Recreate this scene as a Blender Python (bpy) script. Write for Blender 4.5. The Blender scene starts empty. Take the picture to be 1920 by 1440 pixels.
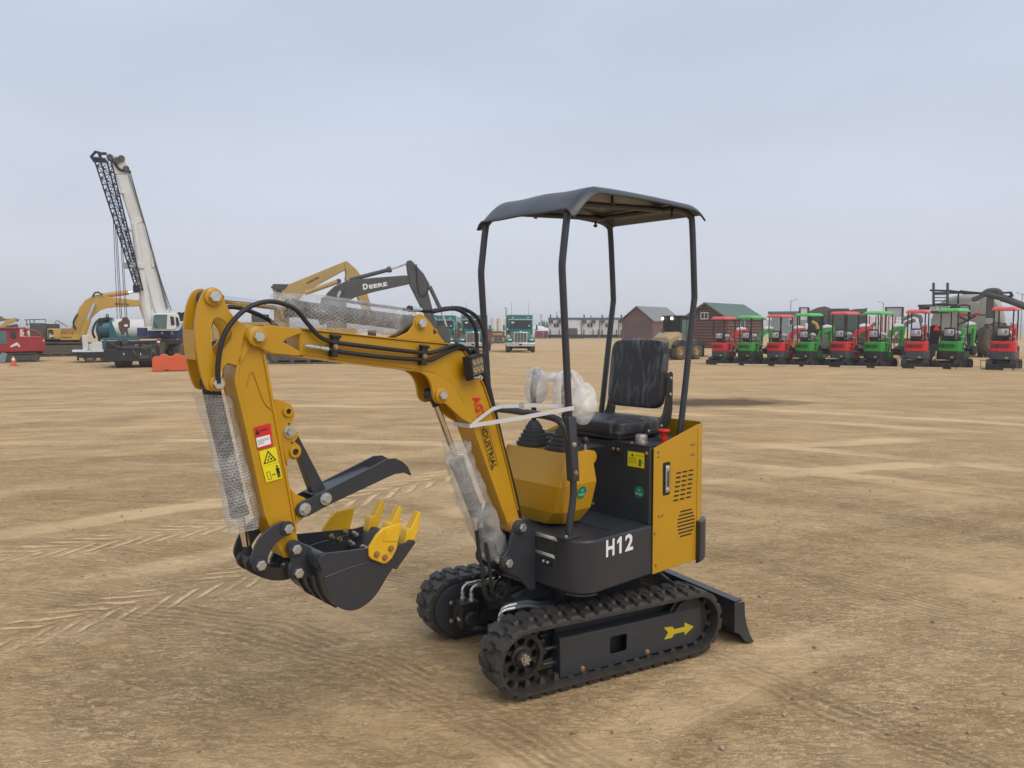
import bpy, bmesh, math, random
from mathutils import Vector, Matrix, noise

random.seed(7)
S = bpy.context.scene
COL = S.collection
PI = math.pi

# ------------------------------------------------------------------ camera
CAM_H, FPX, HORIZON = 1.6, 1450.0, 618.0
cam = bpy.data.cameras.new("camera")
cam.sensor_width = 36.0
cam.lens = 36.0 * FPX / 1920.0
cam.clip_end = 6000.0
cam.clip_start = 0.05
cam_o = bpy.data.objects.new("camera", cam)
COL.objects.link(cam_o)
PITCH = math.atan2(720.0 - HORIZON, FPX)
cam_o.location = (0, 0, CAM_H)
cam_o.rotation_euler = (PI / 2 - PITCH, 0, 0)
S.camera = cam_o

# ------------------------------------------------------------------ light
SUN_EL, SUN_AZ = math.radians(48), math.radians(140)      # azimuth clockwise from +Y, behind-right of the camera
w = bpy.data.worlds.new("World")
S.world = w
w.use_nodes = True
nt = w.node_tree
for n in list(nt.nodes):
    nt.nodes.remove(n)
out = nt.nodes.new("ShaderNodeOutputWorld")
bg = nt.nodes.new("ShaderNodeBackground")
bg.inputs["Strength"].default_value = 0.092
sky = nt.nodes.new("ShaderNodeTexSky")
sky.sky_type = 'NISHITA'
sky.sun_disc = False
sky.sun_elevation = SUN_EL
sky.sun_rotation = SUN_AZ
sky.dust_density = 4.0
# smoke / stratus layer: greyed-out sky, a little paler near the horizon, with faint broad cloud streaks
tc = nt.nodes.new("ShaderNodeTexCoord")
sep = nt.nodes.new("ShaderNodeSeparateXYZ")
nt.links.new(tc.outputs["Generated"], sep.inputs[0])
ramp = nt.nodes.new("ShaderNodeValToRGB")
cr = ramp.color_ramp
cr.elements[0].position = 0.0
cr.elements[0].color = (6.60, 6.85, 7.55, 1)
cr.elements[1].position = 1.0
cr.elements[1].color = (6.2, 7.1, 8.4, 1)
e = cr.elements.new(0.15); e.color = (6.05, 6.50, 7.45, 1)
e = cr.elements.new(0.32); e.color = (5.40, 6.15, 7.30, 1)
e = cr.elements.new(0.50); e.color = (5.45, 6.30, 7.45, 1)
nt.links.new(sep.outputs["Z"], ramp.inputs[0])
mp = nt.nodes.new("ShaderNodeMapping")
mp.inputs["Scale"].default_value = (1.0, 1.0, 3.2)
nt.links.new(tc.outputs["Generated"], mp.inputs[0])
cn = nt.nodes.new("ShaderNodeTexNoise")
cn.inputs["Scale"].default_value = 1.7
cn.inputs["Detail"].default_value = 4.0
nt.links.new(mp.outputs[0], cn.inputs["Vector"])
mr = nt.nodes.new("ShaderNodeMapRange")
mr.inputs["From Min"].default_value = 0.3; mr.inputs["From Max"].default_value = 0.7
mr.inputs["To Min"].default_value = 0.92; mr.inputs["To Max"].default_value = 1.075
nt.links.new(cn.outputs["Fac"], mr.inputs["Value"])
mul = nt.nodes.new("ShaderNodeMix"); mul.data_type = 'RGBA'; mul.blend_type = 'MULTIPLY'
mul.inputs["Factor"].default_value = 1.0
nt.links.new(ramp.outputs[0], mul.inputs["A"]); nt.links.new(mr.outputs[0], mul.inputs["B"])
mix = nt.nodes.new("ShaderNodeMix"); mix.data_type = 'RGBA'
mix.inputs["Factor"].default_value = 0.93
nt.links.new(sky.outputs[0], mix.inputs["A"]); nt.links.new(mul.outputs["Result"], mix.inputs["B"])
nt.links.new(mix.outputs["Result"], bg.inputs["Color"]); nt.links.new(bg.outputs[0], out.inputs[0])

sl = bpy.data.lights.new("sun", 'SUN')
sl.energy = 1.5
sl.angle = math.radians(46)
sl.color = (1.0, 0.93, 0.82)
so = bpy.data.objects.new("sun", sl)
COL.objects.link(so)
sd = Vector((math.sin(SUN_AZ) * math.cos(SUN_EL), math.cos(SUN_AZ) * math.cos(SUN_EL), math.sin(SUN_EL)))
so.rotation_euler = sd.to_track_quat('Z', 'Y').to_euler()
so.location = (5, -5, 12)

S.view_settings.view_transform = 'Standard'
S.view_settings.look = 'None'
S.view_settings.exposure = 0.22
S.view_settings.gamma = 1.0
S.cycles.max_bounces = 6
S.cycles.transparent_max_bounces = 16

# ------------------------------------------------------------------ materials
def newmat(name):
    m = bpy.data.materials.new(name)
    m.use_nodes = True
    t = m.node_tree
    return m, t, t.nodes["Principled BSDF"], t.nodes["Material Output"]

def N(t, typ, **kw):
    n = t.nodes.new(typ)
    for k, v in kw.items():
        if k in n.inputs.keys():
            n.inputs[k].default_value = v
        else:
            setattr(n, k, v)
    return n

MATS = {}
def mat(name, col, rough=0.5, metal=0.0, var=0.12, scale=6.0, bump=0.0, bscale=60.0, dust=0.0, spec=0.5, coat=0.0, dustcol=(0.36, 0.26, 0.16)):
    """painted / plain surface: colour with faint mottling, optional fine bump and dust that settles in patches"""
    if name in MATS:
        return MATS[name]
    m, t, b, o = newmat(name)
    co = N(t, "ShaderNodeTexCoord")
    nz = N(t, "ShaderNodeTexNoise", Scale=scale, Detail=5.0, Roughness=0.6)
    t.links.new(co.outputs["Object"], nz.inputs["Vector"])
    mrr = N(t, "ShaderNodeMapRange")
    mrr.inputs["From Min"].default_value = 0.25; mrr.inputs["From Max"].default_value = 0.75
    mrr.inputs["To Min"].default_value = 1 - var; mrr.inputs["To Max"].default_value = 1 + var
    t.links.new(nz.outputs["Fac"], mrr.inputs["Value"])
    mx = N(t, "ShaderNodeMix", data_type='RGBA', blend_type='MULTIPLY')
    mx.inputs["Factor"].default_value = 1.0
    mx.inputs["A"].default_value = (*col, 1)
    t.links.new(mrr.outputs[0], mx.inputs["B"])
    res = mx.outputs["Result"]
    if dust > 0:
        n2 = N(t, "ShaderNodeTexNoise", Scale=scale * 1.7, Detail=8.0, Roughness=0.7)
        t.links.new(co.outputs["Object"], n2.inputs["Vector"])
        m2 = N(t, "ShaderNodeMapRange")
        m2.inputs["From Min"].default_value = 0.42; m2.inputs["From Max"].default_value = 0.8
        m2.inputs["To Min"].default_value = dust * 0.25; m2.inputs["To Max"].default_value = dust
        t.links.new(n2.outputs["Fac"], m2.inputs["Value"])
        dm = N(t, "ShaderNodeMix", data_type='RGBA')
        dm.inputs["B"].default_value = (*dustcol, 1)
        t.links.new(m2.outputs[0], dm.inputs["Factor"]); t.links.new(res, dm.inputs["A"])
        res = dm.outputs["Result"]
    t.links.new(res, b.inputs["Base Color"])
    rr = N(t, "ShaderNodeMapRange")
    rr.inputs["To Min"].default_value = max(0.02, rough - 0.08); rr.inputs["To Max"].default_value = min(1, rough + 0.1)
    t.links.new(nz.outputs["Fac"], rr.inputs["Value"])
    t.links.new(rr.outputs[0], b.inputs["Roughness"])
    b.inputs["Metallic"].default_value = metal
    b.inputs["Specular IOR Level"].default_value = spec
    b.inputs["Coat Weight"].default_value = coat
    b.inputs["Coat Roughness"].default_value = 0.15
    if bump > 0:
        bn = N(t, "ShaderNodeTexNoise", Scale=bscale, Detail=3.0)
        t.links.new(co.outputs["Object"], bn.inputs["Vector"])
        bp = N(t, "ShaderNodeBump", Strength=bump, Distance=0.01)
        t.links.new(bn.outputs["Fac"], bp.inputs["Height"])
        t.links.new(bp.outputs[0], b.inputs["Normal"])
    MATS[name] = m
    return m

YEL = mat("yellow_paint", (0.51, 0.268, 0.006), 0.30, var=0.07, scale=3.0, bump=0.05, bscale=70, dust=0.03, coat=0.15)
CHR = mat("charcoal_paint", (0.030, 0.034, 0.043), 0.34, var=0.14, scale=4.0, bump=0.05, bscale=120, dust=0.035)
BRT = mat("bright_yellow_paint", (0.72, 0.42, 0.010), 0.40, var=0.07, scale=12, bump=0.08, bscale=80, dust=0.05)
RUB = mat("track_rubber", (0.021, 0.021, 0.022), 0.58, var=0.24, scale=14, bump=0.25, bscale=90, dust=0.13)
BLK = mat("black_parts", (0.012, 0.012, 0.013), 0.50, var=0.1, dust=0.06)
HOSE = mat("hose_rubber", (0.014, 0.014, 0.015), 0.48, var=0.1)
ZINC = mat("zinc_steel", (0.55, 0.54, 0.50), 0.34, 0.9, var=0.18, scale=60)
COPR = mat("yellow_zinc_bolt", (0.52, 0.35, 0.20), 0.36, 0.9, var=0.18, scale=60)
CHRM = mat("chromed_rod", (0.78, 0.76, 0.74), 0.10, 1.0, var=0.03)
GALV = mat("galvanised_fitting", (0.62, 0.64, 0.62), 0.28, 0.85, var=0.1, scale=40)
WHT = mat("white_sticker", (0.80, 0.80, 0.82), 0.45, var=0.02)
REDS = mat("red_sticker", (0.62, 0.02, 0.02), 0.45, var=0.03)
YELS = mat("yellow_sticker", (0.80, 0.68, 0.01), 0.42, var=0.03)
GRNS = mat("green_sticker", (0.005, 0.20, 0.10), 0.4, var=0.03)
INK = mat("black_ink", (0.010, 0.010, 0.011), 0.5, var=0.02)
VINYL = mat("black_vinyl", (0.016, 0.016, 0.017), 0.45, var=0.1, bump=0.1, bscale=150)
PLAS = mat("boot_rubber", (0.040, 0.042, 0.046), 0.6, var=0.1)
REDP = mat("red_plastic", (0.70, 0.015, 0.02), 0.35, var=0.04)
STRAP = mat("white_strap_plastic", (0.74, 0.74, 0.72), 0.42, var=0.05)
STRAP.node_tree.nodes["Principled BSDF"].inputs["Alpha"].default_value = 0.80
ARRO = mat("arrow_yellow", (0.52, 0.40, 0.012), 0.45, var=0.06, dust=0.12)
TAPE = mat("masking_tape", (0.52, 0.49, 0.42), 0.6, var=0.1, scale=30)

# ------------------------------------------------------------------ mesh builder
def catmull(pts, k=6):
    P = [Vector(p) for p in pts]
    if len(P) < 3:
        return P
    Q = [P[0] * 2 - P[1]] + P + [P[-1] * 2 - P[-2]]
    r = []
    for i in range(1, len(Q) - 2):
        a, b, c, d = Q[i - 1], Q[i], Q[i + 1], Q[i + 2]
        for j in range(k):
            s = j / k
            r.append(0.5 * ((2 * b) + (c - a) * s + (2 * a - 5 * b + 4 * c - d) * s * s + (3 * b - a - 3 * c + d) * s ** 3))
    r.append(P[-1])
    return r

def round2(pts, k=4):
    """closed outline smoothed through its points"""
    n = len(pts); r = []
    for i in range(n):
        a, b, c, d = (Vector((*pts[(i + j) % n], 0)) for j in (-1, 0, 1, 2))
        for q in range(k):
            s = q / k
            p = 0.5 * ((2 * b) + (c - a) * s + (2 * a - 5 * b + 4 * c - d) * s * s + (3 * b - a - 3 * c + d) * s ** 3)
            r.append((p.x, p.y))
    return r
def round_open(pts, k=4):
    return [(p.x, p.y) for p in catmull([(*p, 0) for p in pts], k)]

class MB:
    def __init__(s):
        s.v = []; s.f = []; s.mi = []; s.cur = 0; s.uv = None
    def add(s, vs, fs):
        o = len(s.v)
        s.v += [Vector(p) for p in vs]
        for f in fs:
            s.f.append([i + o for i in f]); s.mi.append(s.cur)
        return s
    def box(s, c, d, rz=0, R=None):
        c = Vector(c)
        x, y, z = d[0] / 2, d[1] / 2, d[2] / 2
        M = R if R is not None else Matrix.Rotation(rz, 3, 'Z')
        vs = [c + M @ Vector(p) for p in ((-x, -y, -z), (x, -y, -z), (x, y, -z), (-x, y, -z), (-x, -y, z), (x, -y, z), (x, y, z), (-x, y, z))]
        return s.add(vs, [(0, 3, 2, 1), (4, 5, 6, 7), (0, 1, 5, 4), (1, 2, 6, 5), (2, 3, 7, 6), (3, 0, 4, 7)])
    def bx(s, x0, x1, y0, y1, z0, z1):
        return s.box(((x0 + x1) / 2, (y0 + y1) / 2, (z0 + z1) / 2), (abs(x1 - x0), abs(y1 - y0), abs(z1 - z0)))
    def loft(s, loops, cap=True, closed=True):
        o = len(s.v); n = len(loops[0])
        for L in loops:
            s.v += [Vector(p) for p in L]
        for i in range(len(loops) - 1):
            for j in range(n if closed else n - 1):
                a = o + i * n + j; b = o + i * n + (j + 1) % n
                s.f.append([a, b, b + n, a + n]); s.mi.append(s.cur)
        if cap:
            s.f.append([o + j for j in reversed(range(n))]); s.mi.append(s.cur)
            e = o + (len(loops) - 1) * n
            s.f.append([e + j for j in range(n)]); s.mi.append(s.cur)
        return s
    def prism(s, pts, v0, v1, axis='y', hole=None):
        """2-D outline extruded along an axis; axis y: pts are (x,z); axis z: (x,y); axis x: (y,z)"""
        def P(p, t):
            return (p[0], t, p[1]) if axis == 'y' else ((p[0], p[1], t) if axis == 'z' else (t, p[0], p[1]))
        n = len(pts)
        ar = sum(pts[i][0] * pts[(i + 1) % n][1] - pts[(i + 1) % n][0] * pts[i][1] for i in range(n))
        if ar < 0:
            pts = list(reversed(pts))
        if hole is None:
            a, b = [P(p, v0) for p in pts], [P(p, v1) for p in pts]
            s.loft([a, b], True)
            return s
        m = len(hole)
        ah = sum(hole[i][0] * hole[(i + 1) % m][1] - hole[(i + 1) % m][0] * hole[i][1] for i in range(m))
        if ah < 0:
            hole = list(reversed(hole))
        # keyhole from the closest pair
        bi, bj = min(((i, j) for i in range(n) for j in range(m)), key=lambda ij: (pts[ij[0]][0] - hole[ij[1]][0]) ** 2 + (pts[ij[0]][1] - hole[ij[1]][1]) ** 2)
        o = len(s.v)
        s.v += [Vector(P(p, v0)) for p in pts] + [Vector(P(p, v1)) for p in pts] + [Vector(P(p, v0)) for p in hole] + [Vector(P(p, v1)) for p in hole]
        ou = [(bi + k) % n for k in range(n + 1)]
        ho = [(bj - k) % m for k in range(m + 1)]
        top = [o + n + k for k in ou] + [o + 2 * n + m + k for k in ho]
        bot = list(reversed([o + k for k in ou] + [o + 2 * n + k for k in ho]))
        # triangulate the keyhole polygon (duplicate indices are not allowed in one face)
        from mathutils.geometry import tessellate_polygon
        for h, base_o, base_h, flip in ((v1, o + n, o + 2 * n + m, False), (v0, o, o + 2 * n, True)):
            tri = tessellate_polygon([[Vector((p[0], p[1], 0)) for p in pts], [Vector((p[0], p[1], 0)) for p in reversed(hole)]])
            idx = [base_o + k for k in range(n)] + [base_h + (m - 1 - k) for k in range(m)]
            for t3 in tri:
                q = [pts[k] if k < n else list(reversed(hole))[k - n] for k in t3]
                a3 = (q[1][0] - q[0][0]) * (q[2][1] - q[0][1]) - (q[2][0] - q[0][0]) * (q[1][1] - q[0][1])
                f = [idx[k] for k in t3]
                if (a3 < 0) != flip:
                    f.reverse()
                s.f.append(f); s.mi.append(s.cur)
        for k in range(n):
            a = o + k; b = o + (k + 1) % n
            s.f.append([a, b, b + n, a + n]); s.mi.append(s.cur)
        for k in range(m):
            a = o + 2 * n + k; b = o + 2 * n + (k + 1) % m
            s.f.append([b, a, a + m, b + m]); s.mi.append(s.cur)
        return s
    def tube(s, path, r, n=10, k=0, cap=True):
        P = catmull(path, k) if k else [Vector(p) for p in path]
        R = r if isinstance(r, (list, tuple)) else None
        up = None; loops = []
        for i, p in enumerate(P):
            d = (P[min(i + 1, len(P) - 1)] - P[max(i - 1, 0)]).normalized()
            if up is None:
                up = Vector((0, 0, 1)) if abs(d.z) < 0.9 else Vector((1, 0, 0))
            a = d.cross(up).normalized(); up = a.cross(d).normalized()
            if R:
                f = i / (len(P) - 1) * (len(R) - 1); q = min(int(f), len(R) - 2); rr = R[q] + (R[q + 1] - R[q]) * (f - q)
            else:
                rr = r
            loops.append([p + (a * math.cos(2 * PI * j / n) + up * math.sin(2 * PI * j / n)) * rr for j in range(n)])
        return s.loft(loops, cap)
    def cyl(s, p0, p1, r0, r1=None, n=16):
        return s.tube([p0, p1], [r0, r0 if r1 is None else r1], n)
    def lathe(s, prof, p0, axis, n=16, cap=True):
        """prof: (radius, distance along the axis)"""
        p0 = Vector(p0); d = Vector(axis).normalized()
        up = Vector((0, 0, 1)) if abs(d.z) < 0.9 else Vector((1, 0, 0))
        a = d.cross(up).normalized(); b = a.cross(d).normalized()
        return s.loft([[p0 + d * t + (a * math.cos(2 * PI * j / n) + b * math.sin(2 * PI * j / n)) * r for j in range(n)] for r, t in prof], cap)
    def hexbolt(s, p, axis, r, h, washer=True):
        p = Vector(p); d = Vector(axis).normalized()
        if washer:
            s.lathe([(r * 1.35, 0), (r * 1.35, h * 0.25)], p, d, 18)
        s.lathe([(r, h * 0.2), (r, h * 0.85), (r * 0.86, h)], p, d, 6)
        return s
    def ell(s, c, r, nu=16, nv=10):
        c = Vector(c); L = []
        for i in range(nv + 1):
            t = -PI / 2 + PI * i / nv
            rr = max(math.cos(t), 0.001)
            L.append([c + Vector((r[0] * rr * math.cos(2 * PI * j / nu), r[1] * rr * math.sin(2 * PI * j / nu), r[2] * math.sin(t))) for j in range(nu)])
        return s.loft(L)
    def grid(s, fn, nu, nv):
        o = len(s.v)
        for i in range(nu + 1):
            for j in range(nv + 1):
                s.v.append(Vector(fn(i / nu, j / nv)))
        for i in range(nu):
            for j in range(nv):
                a = o + i * (nv + 1) + j
                s.f.append([a, a + nv + 1, a + nv + 2, a + 1]); s.mi.append(s.cur)
        return s
    def build(s, name, mats, parent=None, rz=0.0, bevel=0.0, smooth=35, seg=2, solid=0.0, loc=None, sub=0):
        me = bpy.data.meshes.new(name)
        me.from_pydata([tuple(p) for p in s.v], [], s.f)
        if not isinstance(mats, (list, tuple)):
            mats = [mats]
        for m in mats:
            me.materials.append(m)
        if len(mats) > 1:
            me.polygons.foreach_set("material_index", s.mi)
        me.polygons.foreach_set("use_smooth", [True] * len(me.polygons))
        me.update()
        me.set_sharp_from_angle(angle=math.radians(smooth))
        if smooth == 0:
            me.polygons.foreach_set("use_smooth", [False] * len(me.polygons))
        o = bpy.data.objects.new(name, me)
        COL.objects.link(o)
        if parent is not None:
            o.parent = parent
        o.rotation_euler = (0, 0, rz)
        if loc is not None:
            o.location = loc
        if solid:
            md = o.modifiers.new("solid", 'SOLIDIFY'); md.thickness = solid; md.offset = 0
        if sub:
            md = o.modifiers.new("sub", 'SUBSURF'); md.levels = sub; md.render_levels = sub
        if bevel:
            md = o.modifiers.new("bevel", 'BEVEL'); md.width = bevel; md.segments = seg
            md.limit_method = 'ANGLE'; md.angle_limit = math.radians(38); md.use_clamp_overlap = True
        return o

def tag(o, label=None, cat=None, group=None, kind=None):
    if label: o["label"] = label
    if cat: o["category"] = cat
    if group: o["group"] = group
    if kind: o["kind"] = kind
    return o

def thing(name, label, cat, loc=(0, 0, 0), rz=0.0, group=None):
    o = bpy.data.objects.new(name, None)
    o.empty_display_size = 0.2
    COL.objects.link(o)
    o.location = loc; o.rotation_euler = (0, 0, rz)
    return tag(o, label, cat, group)

def copy_tree(o, parent=None):
    kids = list(o.children)
    c = o.copy(); COL.objects.link(c)
    if parent is not None:
        c.parent = parent
    for ch in kids:
        copy_tree(ch, c)
    return c

_txt = {}
def text_geo(s, bold):
    if (s, bold) in _txt:
        return _txt[(s, bold)]
    cu = bpy.data.curves.new("t", 'FONT')
    cu.body = s; cu.size = 1.0; cu.offset = bold; cu.extrude = 0.0; cu.resolution_u = 4
    cu.space_character = 1.0 + bold * 2
    o = bpy.data.objects.new("t", cu)
    COL.objects.link(o)
    bpy.context.view_layer.update()
    me = bpy.data.meshes.new_from_object(o.evaluated_get(bpy.context.evaluated_depsgraph_get()))
    vs = [(p.co.x, p.co.y) for p in me.vertices]; fs = [list(p.vertices) for p in me.polygons]
    bpy.data.objects.remove(o); bpy.data.curves.remove(cu); bpy.data.meshes.remove(me)
    x0 = min(p[0] for p in vs); x1 = max(p[0] for p in vs); y0 = min(p[1] for p in vs); y1 = max(p[1] for p in vs)
    vs = [((p[0] - x0) / (x1 - x0), (p[1] - y0) / (y1 - y0)) for p in vs]
    _txt[(s, bold)] = (vs, fs)
    return _txt[(s, bold)]

def put_text(mb, s, o, xv, yv, bold=0.02, shear=0.0):
    """letters filling the parallelogram o, o+xv, o+yv"""
    vs, fs = text_geo(s, bold)
    o, xv, yv = Vector(o), Vector(xv), Vector(yv)
    mb.add([o + xv * (a + shear * b) + yv * b for a, b in vs], fs)
    return mb

# pixel of the photograph -> metres on the upright plane at distance y (used to read sizes of far things)
CP, SP = math.cos(PITCH), math.sin(PITCH)
def at(px, py, y):
    a = (px - 960.0) / FPX; b = (py - 720.0) / FPX
    dy = CP - b * SP; dz = -SP - b * CP
    t = y / dy
    return (a * t, CAM_H + dz * t)
def gx(px, y):
    return at(px, HORIZON, y)[0]

# ------------------------------------------------------------------ ground
EX = Vector((0.3907, 3.9354, 0.0))          # slewing axis of the yellow machine on the ground
AL = math.radians(270 - 61.68)              # heading of its tracks
AU = math.radians(270 - 48.0)               # heading of its upper body
DU = AU - AL
def low(u, v):
    return (EX.x + u * math.cos(AL) - v * math.sin(AL), EX.y + u * math.sin(AL) + v * math.cos(AL))

def ground_mat():
    m, t, b, o = newmat("sandy_dirt")
    L = t.links.new
    co = N(t, "ShaderNodeTexCoord")
    P = co.outputs["Object"]
    def noise_(scale, detail=6.0, rough=0.6, vec=P, dist=0.0):
        n = N(t, "ShaderNodeTexNoise", Scale=scale, Detail=detail, Roughness=rough, Distortion=dist)
        L(vec, n.inputs["Vector"]); return n.outputs["Fac"]
    def ramp_(v, a, b_, c=0.0, d=1.0, typ='LINEAR'):
        n = N(t, "ShaderNodeMapRange"); n.interpolation_type = typ
        n.inputs["From Min"].default_value = a; n.inputs["From Max"].default_value = b_
        n.inputs["To Min"].default_value = c; n.inputs["To Max"].default_value = d
        L(v, n.inputs["Value"]); return n.outputs[0]
    def M(op, a, b_=None, c=None):
        n = N(t, "ShaderNodeMath", operation=op)
        for i, x in enumerate((a, b_, c)):
            if x is None: continue
            if isinstance(x, (int, float)): n.inputs[i].default_value = x
            else: L(x, n.inputs[i])
        return n.outputs[0]
    def mixc(f, a, b_):
        n = N(t, "ShaderNodeMix", data_type='RGBA')
        for k, x in (("Factor", f), ("A", a), ("B", b_)):
            if isinstance(x, (int, float)): n.inputs[k].default_value = x
            elif isinstance(x, tuple): n.inputs[k].default_value = (*x, 1)
            else: L(x, n.inputs[k])
        return n.outputs["Result"]
    # arcs: machines have driven round the yard; streaks follow circles about a far point
    def arcs(cx, cy, kr, kf):
        s = N(t, "ShaderNodeVectorMath", operation='SUBTRACT'); L(P, s.inputs[0]); s.inputs[1].default_value = (cx, cy, 0)
        sp = N(t, "ShaderNodeSeparateXYZ"); L(s.outputs[0], sp.inputs[0])
        ln = N(t, "ShaderNodeVectorMath", operation='LENGTH'); L(s.outputs[0], ln.inputs[0])
        at_ = M('ARCTAN2', sp.outputs["Y"], sp.outputs["X"])
        wob = M('MULTIPLY', M('SUBTRACT', noise_(0.5, 3), 0.5), 0.5)
        cb = N(t, "ShaderNodeCombineXYZ")
        rad = M('ADD', ln.outputs["Value"], wob)
        L(M('MULTIPLY', rad, kr), cb.inputs[0]); L(M('MULTIPLY', at_, kf), cb.inputs[1])
        return cb.outputs[0], rad
    a1, rad1 = arcs(-4.0, -1.1, 5.5, 9.0)
    a2, rad2 = arcs(16.0, 60.0, 1.5, 12.0)
    a3, rad3 = arcs(9.0, -7.0, 2.4, 1.6)
    def aniso(sx, sy, detail=6.0, rough=0.65, rot=0.0, dist=0.0):
        m2 = N(t, "ShaderNodeMapping"); m2.inputs["Scale"].default_value = (sx, sy, 1); m2.inputs["Rotation"].default_value = (0, 0, rot)
        L(P, m2.inputs[0]); return noise_(1.0, detail, rough, m2.outputs[0], dist)
    def ridge(v, wdt):                                  # thin lines where the noise crosses its mean
        return ramp_(M('ABSOLUTE', M('SUBTRACT', v, 0.5)), wdt, 0.0)
    big = noise_(0.22, 4.0)
    mid = noise_(1.3, 6.0, 0.62)
    fine = noise_(11.0, 8.0, 0.7)
    grit = noise_(70.0, 4.0, 0.75)
    st1 = noise_(1.0, 7.0, 0.68, a1)
    st2 = noise_(1.0, 7.0, 0.66, a2)
    flk = aniso(7.0, 17.0, 5.0, 0.62, 0.20, 1.4)       # flaky crust, long side across the view
    flk2 = aniso(19.0, 40.0, 4.0, 0.62, -0.25, 1.2)
    roughm = ramp_(M('ADD', M('MULTIPLY', noise_(0.75, 4.0, 0.6), 0.6), M('MULTIPLY', st1, 0.4)), 0.36, 0.64, 0.12, 1.0)
    dash = M('MULTIPLY', ramp_(aniso(10.0, 36.0, 4.0, 0.6, 0.25, 1.6), 0.60, 0.67), roughm)
    dash2 = M('MULTIPLY', ramp_(aniso(26.0, 78.0, 3.0, 0.55, -0.20, 1.2), 0.61, 0.69), roughm)
    crk = M('MULTIPLY', M('MAXIMUM', M('MULTIPLY', ridge(flk, 0.018), 0.55), M('MULTIPLY', ridge(flk2, 0.03), 0.40)), roughm)
    crk = M('MAXIMUM', crk, M('MAXIMUM', M('MULTIPLY', dash, 0.75), M('MULTIPLY', dash2, 0.6)))
    slab = M('MULTIPLY', ramp_(flk, 0.54, 0.58), roughm)
    clod = M('MULTIPLY', ramp_(aniso(20.0, 34.0, 3.0, 0.5), 0.62, 0.70), roughm)
    col = mixc(ramp_(big, 0.35, 0.65), (0.505, 0.338, 0.180), (0.560, 0.382, 0.210))
    col = mixc(ramp_(st1, 0.42, 0.72, 0.0, 0.45), col, (0.430, 0.282, 0.148))
    col = mixc(ramp_(st2, 0.46, 0.66, 0.0, 0.65), col, (0.625, 0.438, 0.254))
    st3 = noise_(1.0, 5.0, 0.6, a3)
    col = mixc(ramp_(st3, 0.52, 0.64, 0.0, 0.60), col, (0.640, 0.450, 0.262))
    col = mixc(ramp_(st3, 0.46, 0.36, 0.0, 0.45), col, (0.410, 0.268, 0.140))
    col = mixc(ramp_(mid, 0.54, 0.76, 0.0, 0.42), col, (0.400, 0.262, 0.138))
    col = mixc(M('MULTIPLY', slab, 0.40), col, (0.600, 0.420, 0.240))
    col = mixc(ramp_(fine, 0.54, 0.76, 0.0, 0.42), col, (0.370, 0.240, 0.126))
    col = mixc(M('MULTIPLY', clod, 0.35), col, (0.330, 0.214, 0.115))
    col = mixc(M('MULTIPLY', crk, 0.72), col, (0.235, 0.148, 0.077))  # small shadows in crevices painted into the soil colour
    col = mixc(ramp_(grit, 0.62, 0.72, 0.0, 0.40), col, (0.660, 0.490, 0.305))
    col = mixc(ramp_(grit, 0.38, 0.28, 0.0, 0.50), col, (0.205, 0.130, 0.070))
    # grouser ridges left by crawler tracks along the arcs, only in some bands
    rid = M('SINE', M('MULTIPLY', M('ADD', rad1, M('MULTIPLY', noise_(6.0, 3.0), 0.05)), 115.0))
    def ring(r0, r1):
        return M('MULTIPLY', ramp_(rad1, r0, r0 + 0.06), ramp_(rad1, r1, r1 - 0.06))
    band = M('MAXIMUM', M('MAXIMUM', ring(8.25, 8.75), ring(5.55, 5.95)), M('MAXIMUM', ring(10.3, 10.9), ring(6.7, 7.0)))
    band = M('MAXIMUM', band, M('MULTIPLY', ramp_(noise_(0.55, 2.0), 0.62, 0.72), 0.35))
    def ring3(r0, r1):
        return M('MULTIPLY', ramp_(rad3, r0, r0 + 0.10), ramp_(rad3, r1, r1 - 0.10))
    whl = M('MAXIMUM', M('MAXIMUM', ring(12.0, 12.45), ring(13.7, 14.15)), M('MAXIMUM', ring(17.0, 17.5), ring(18.6, 19.1)))
    whl = M('MAXIMUM', whl, M('MAXIMUM', M('MAXIMUM', ring3(11.3, 11.75), ring3(12.9, 13.35)), M('MAXIMUM', ring3(16.4, 16.9), ring3(18.1, 18.6))))
    whl = M('MULTIPLY', whl, ramp_(noise_(0.35, 4.0, 0.6), 0.40, 0.58))
    col = mixc(M('MULTIPLY', whl, 0.60), col, (0.655, 0.468, 0.275))
    rsm = M('MULTIPLY', M('MULTIPLY', M('MULTIPLY_ADD', rid, 0.5, 0.5), band), ramp_(noise_(1.7, 4.0), 0.34, 0.54))
    col = mixc(M('MULTIPLY', rsm, 0.52), col, (0.27, 0.178, 0.098))
    # dark patch of oily soil far right
    def blob(cx, cy, rx, ry, soft):
        mpn = N(t, "ShaderNodeMapping"); mpn.inputs["Location"].default_value = (-cx / rx, -cy / ry, 0); mpn.inputs["Scale"].default_value = (1 / rx, 1 / ry, 1)
        L(P, mpn.inputs[0])
        ln = N(t, "ShaderNodeVectorMath", operation='LENGTH'); L(mpn.outputs[0], ln.inputs[0])
        d = M('ADD', ln.outputs["Value"], M('MULTIPLY', M('SUBTRACT', noise_(0.9, 6, 0.7), 0.5), 1.6))
        return ramp_(d, 1.0, 1.0 - soft)
    col = mixc(M('MULTIPLY', blob(4.7, 17.0, 2.0, 1.25, 0.5), 0.85), col, (0.095, 0.064, 0.042))
    # chevron imprints of tractor tyres: pale, smooth, slightly raised
    chev_h = None
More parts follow.
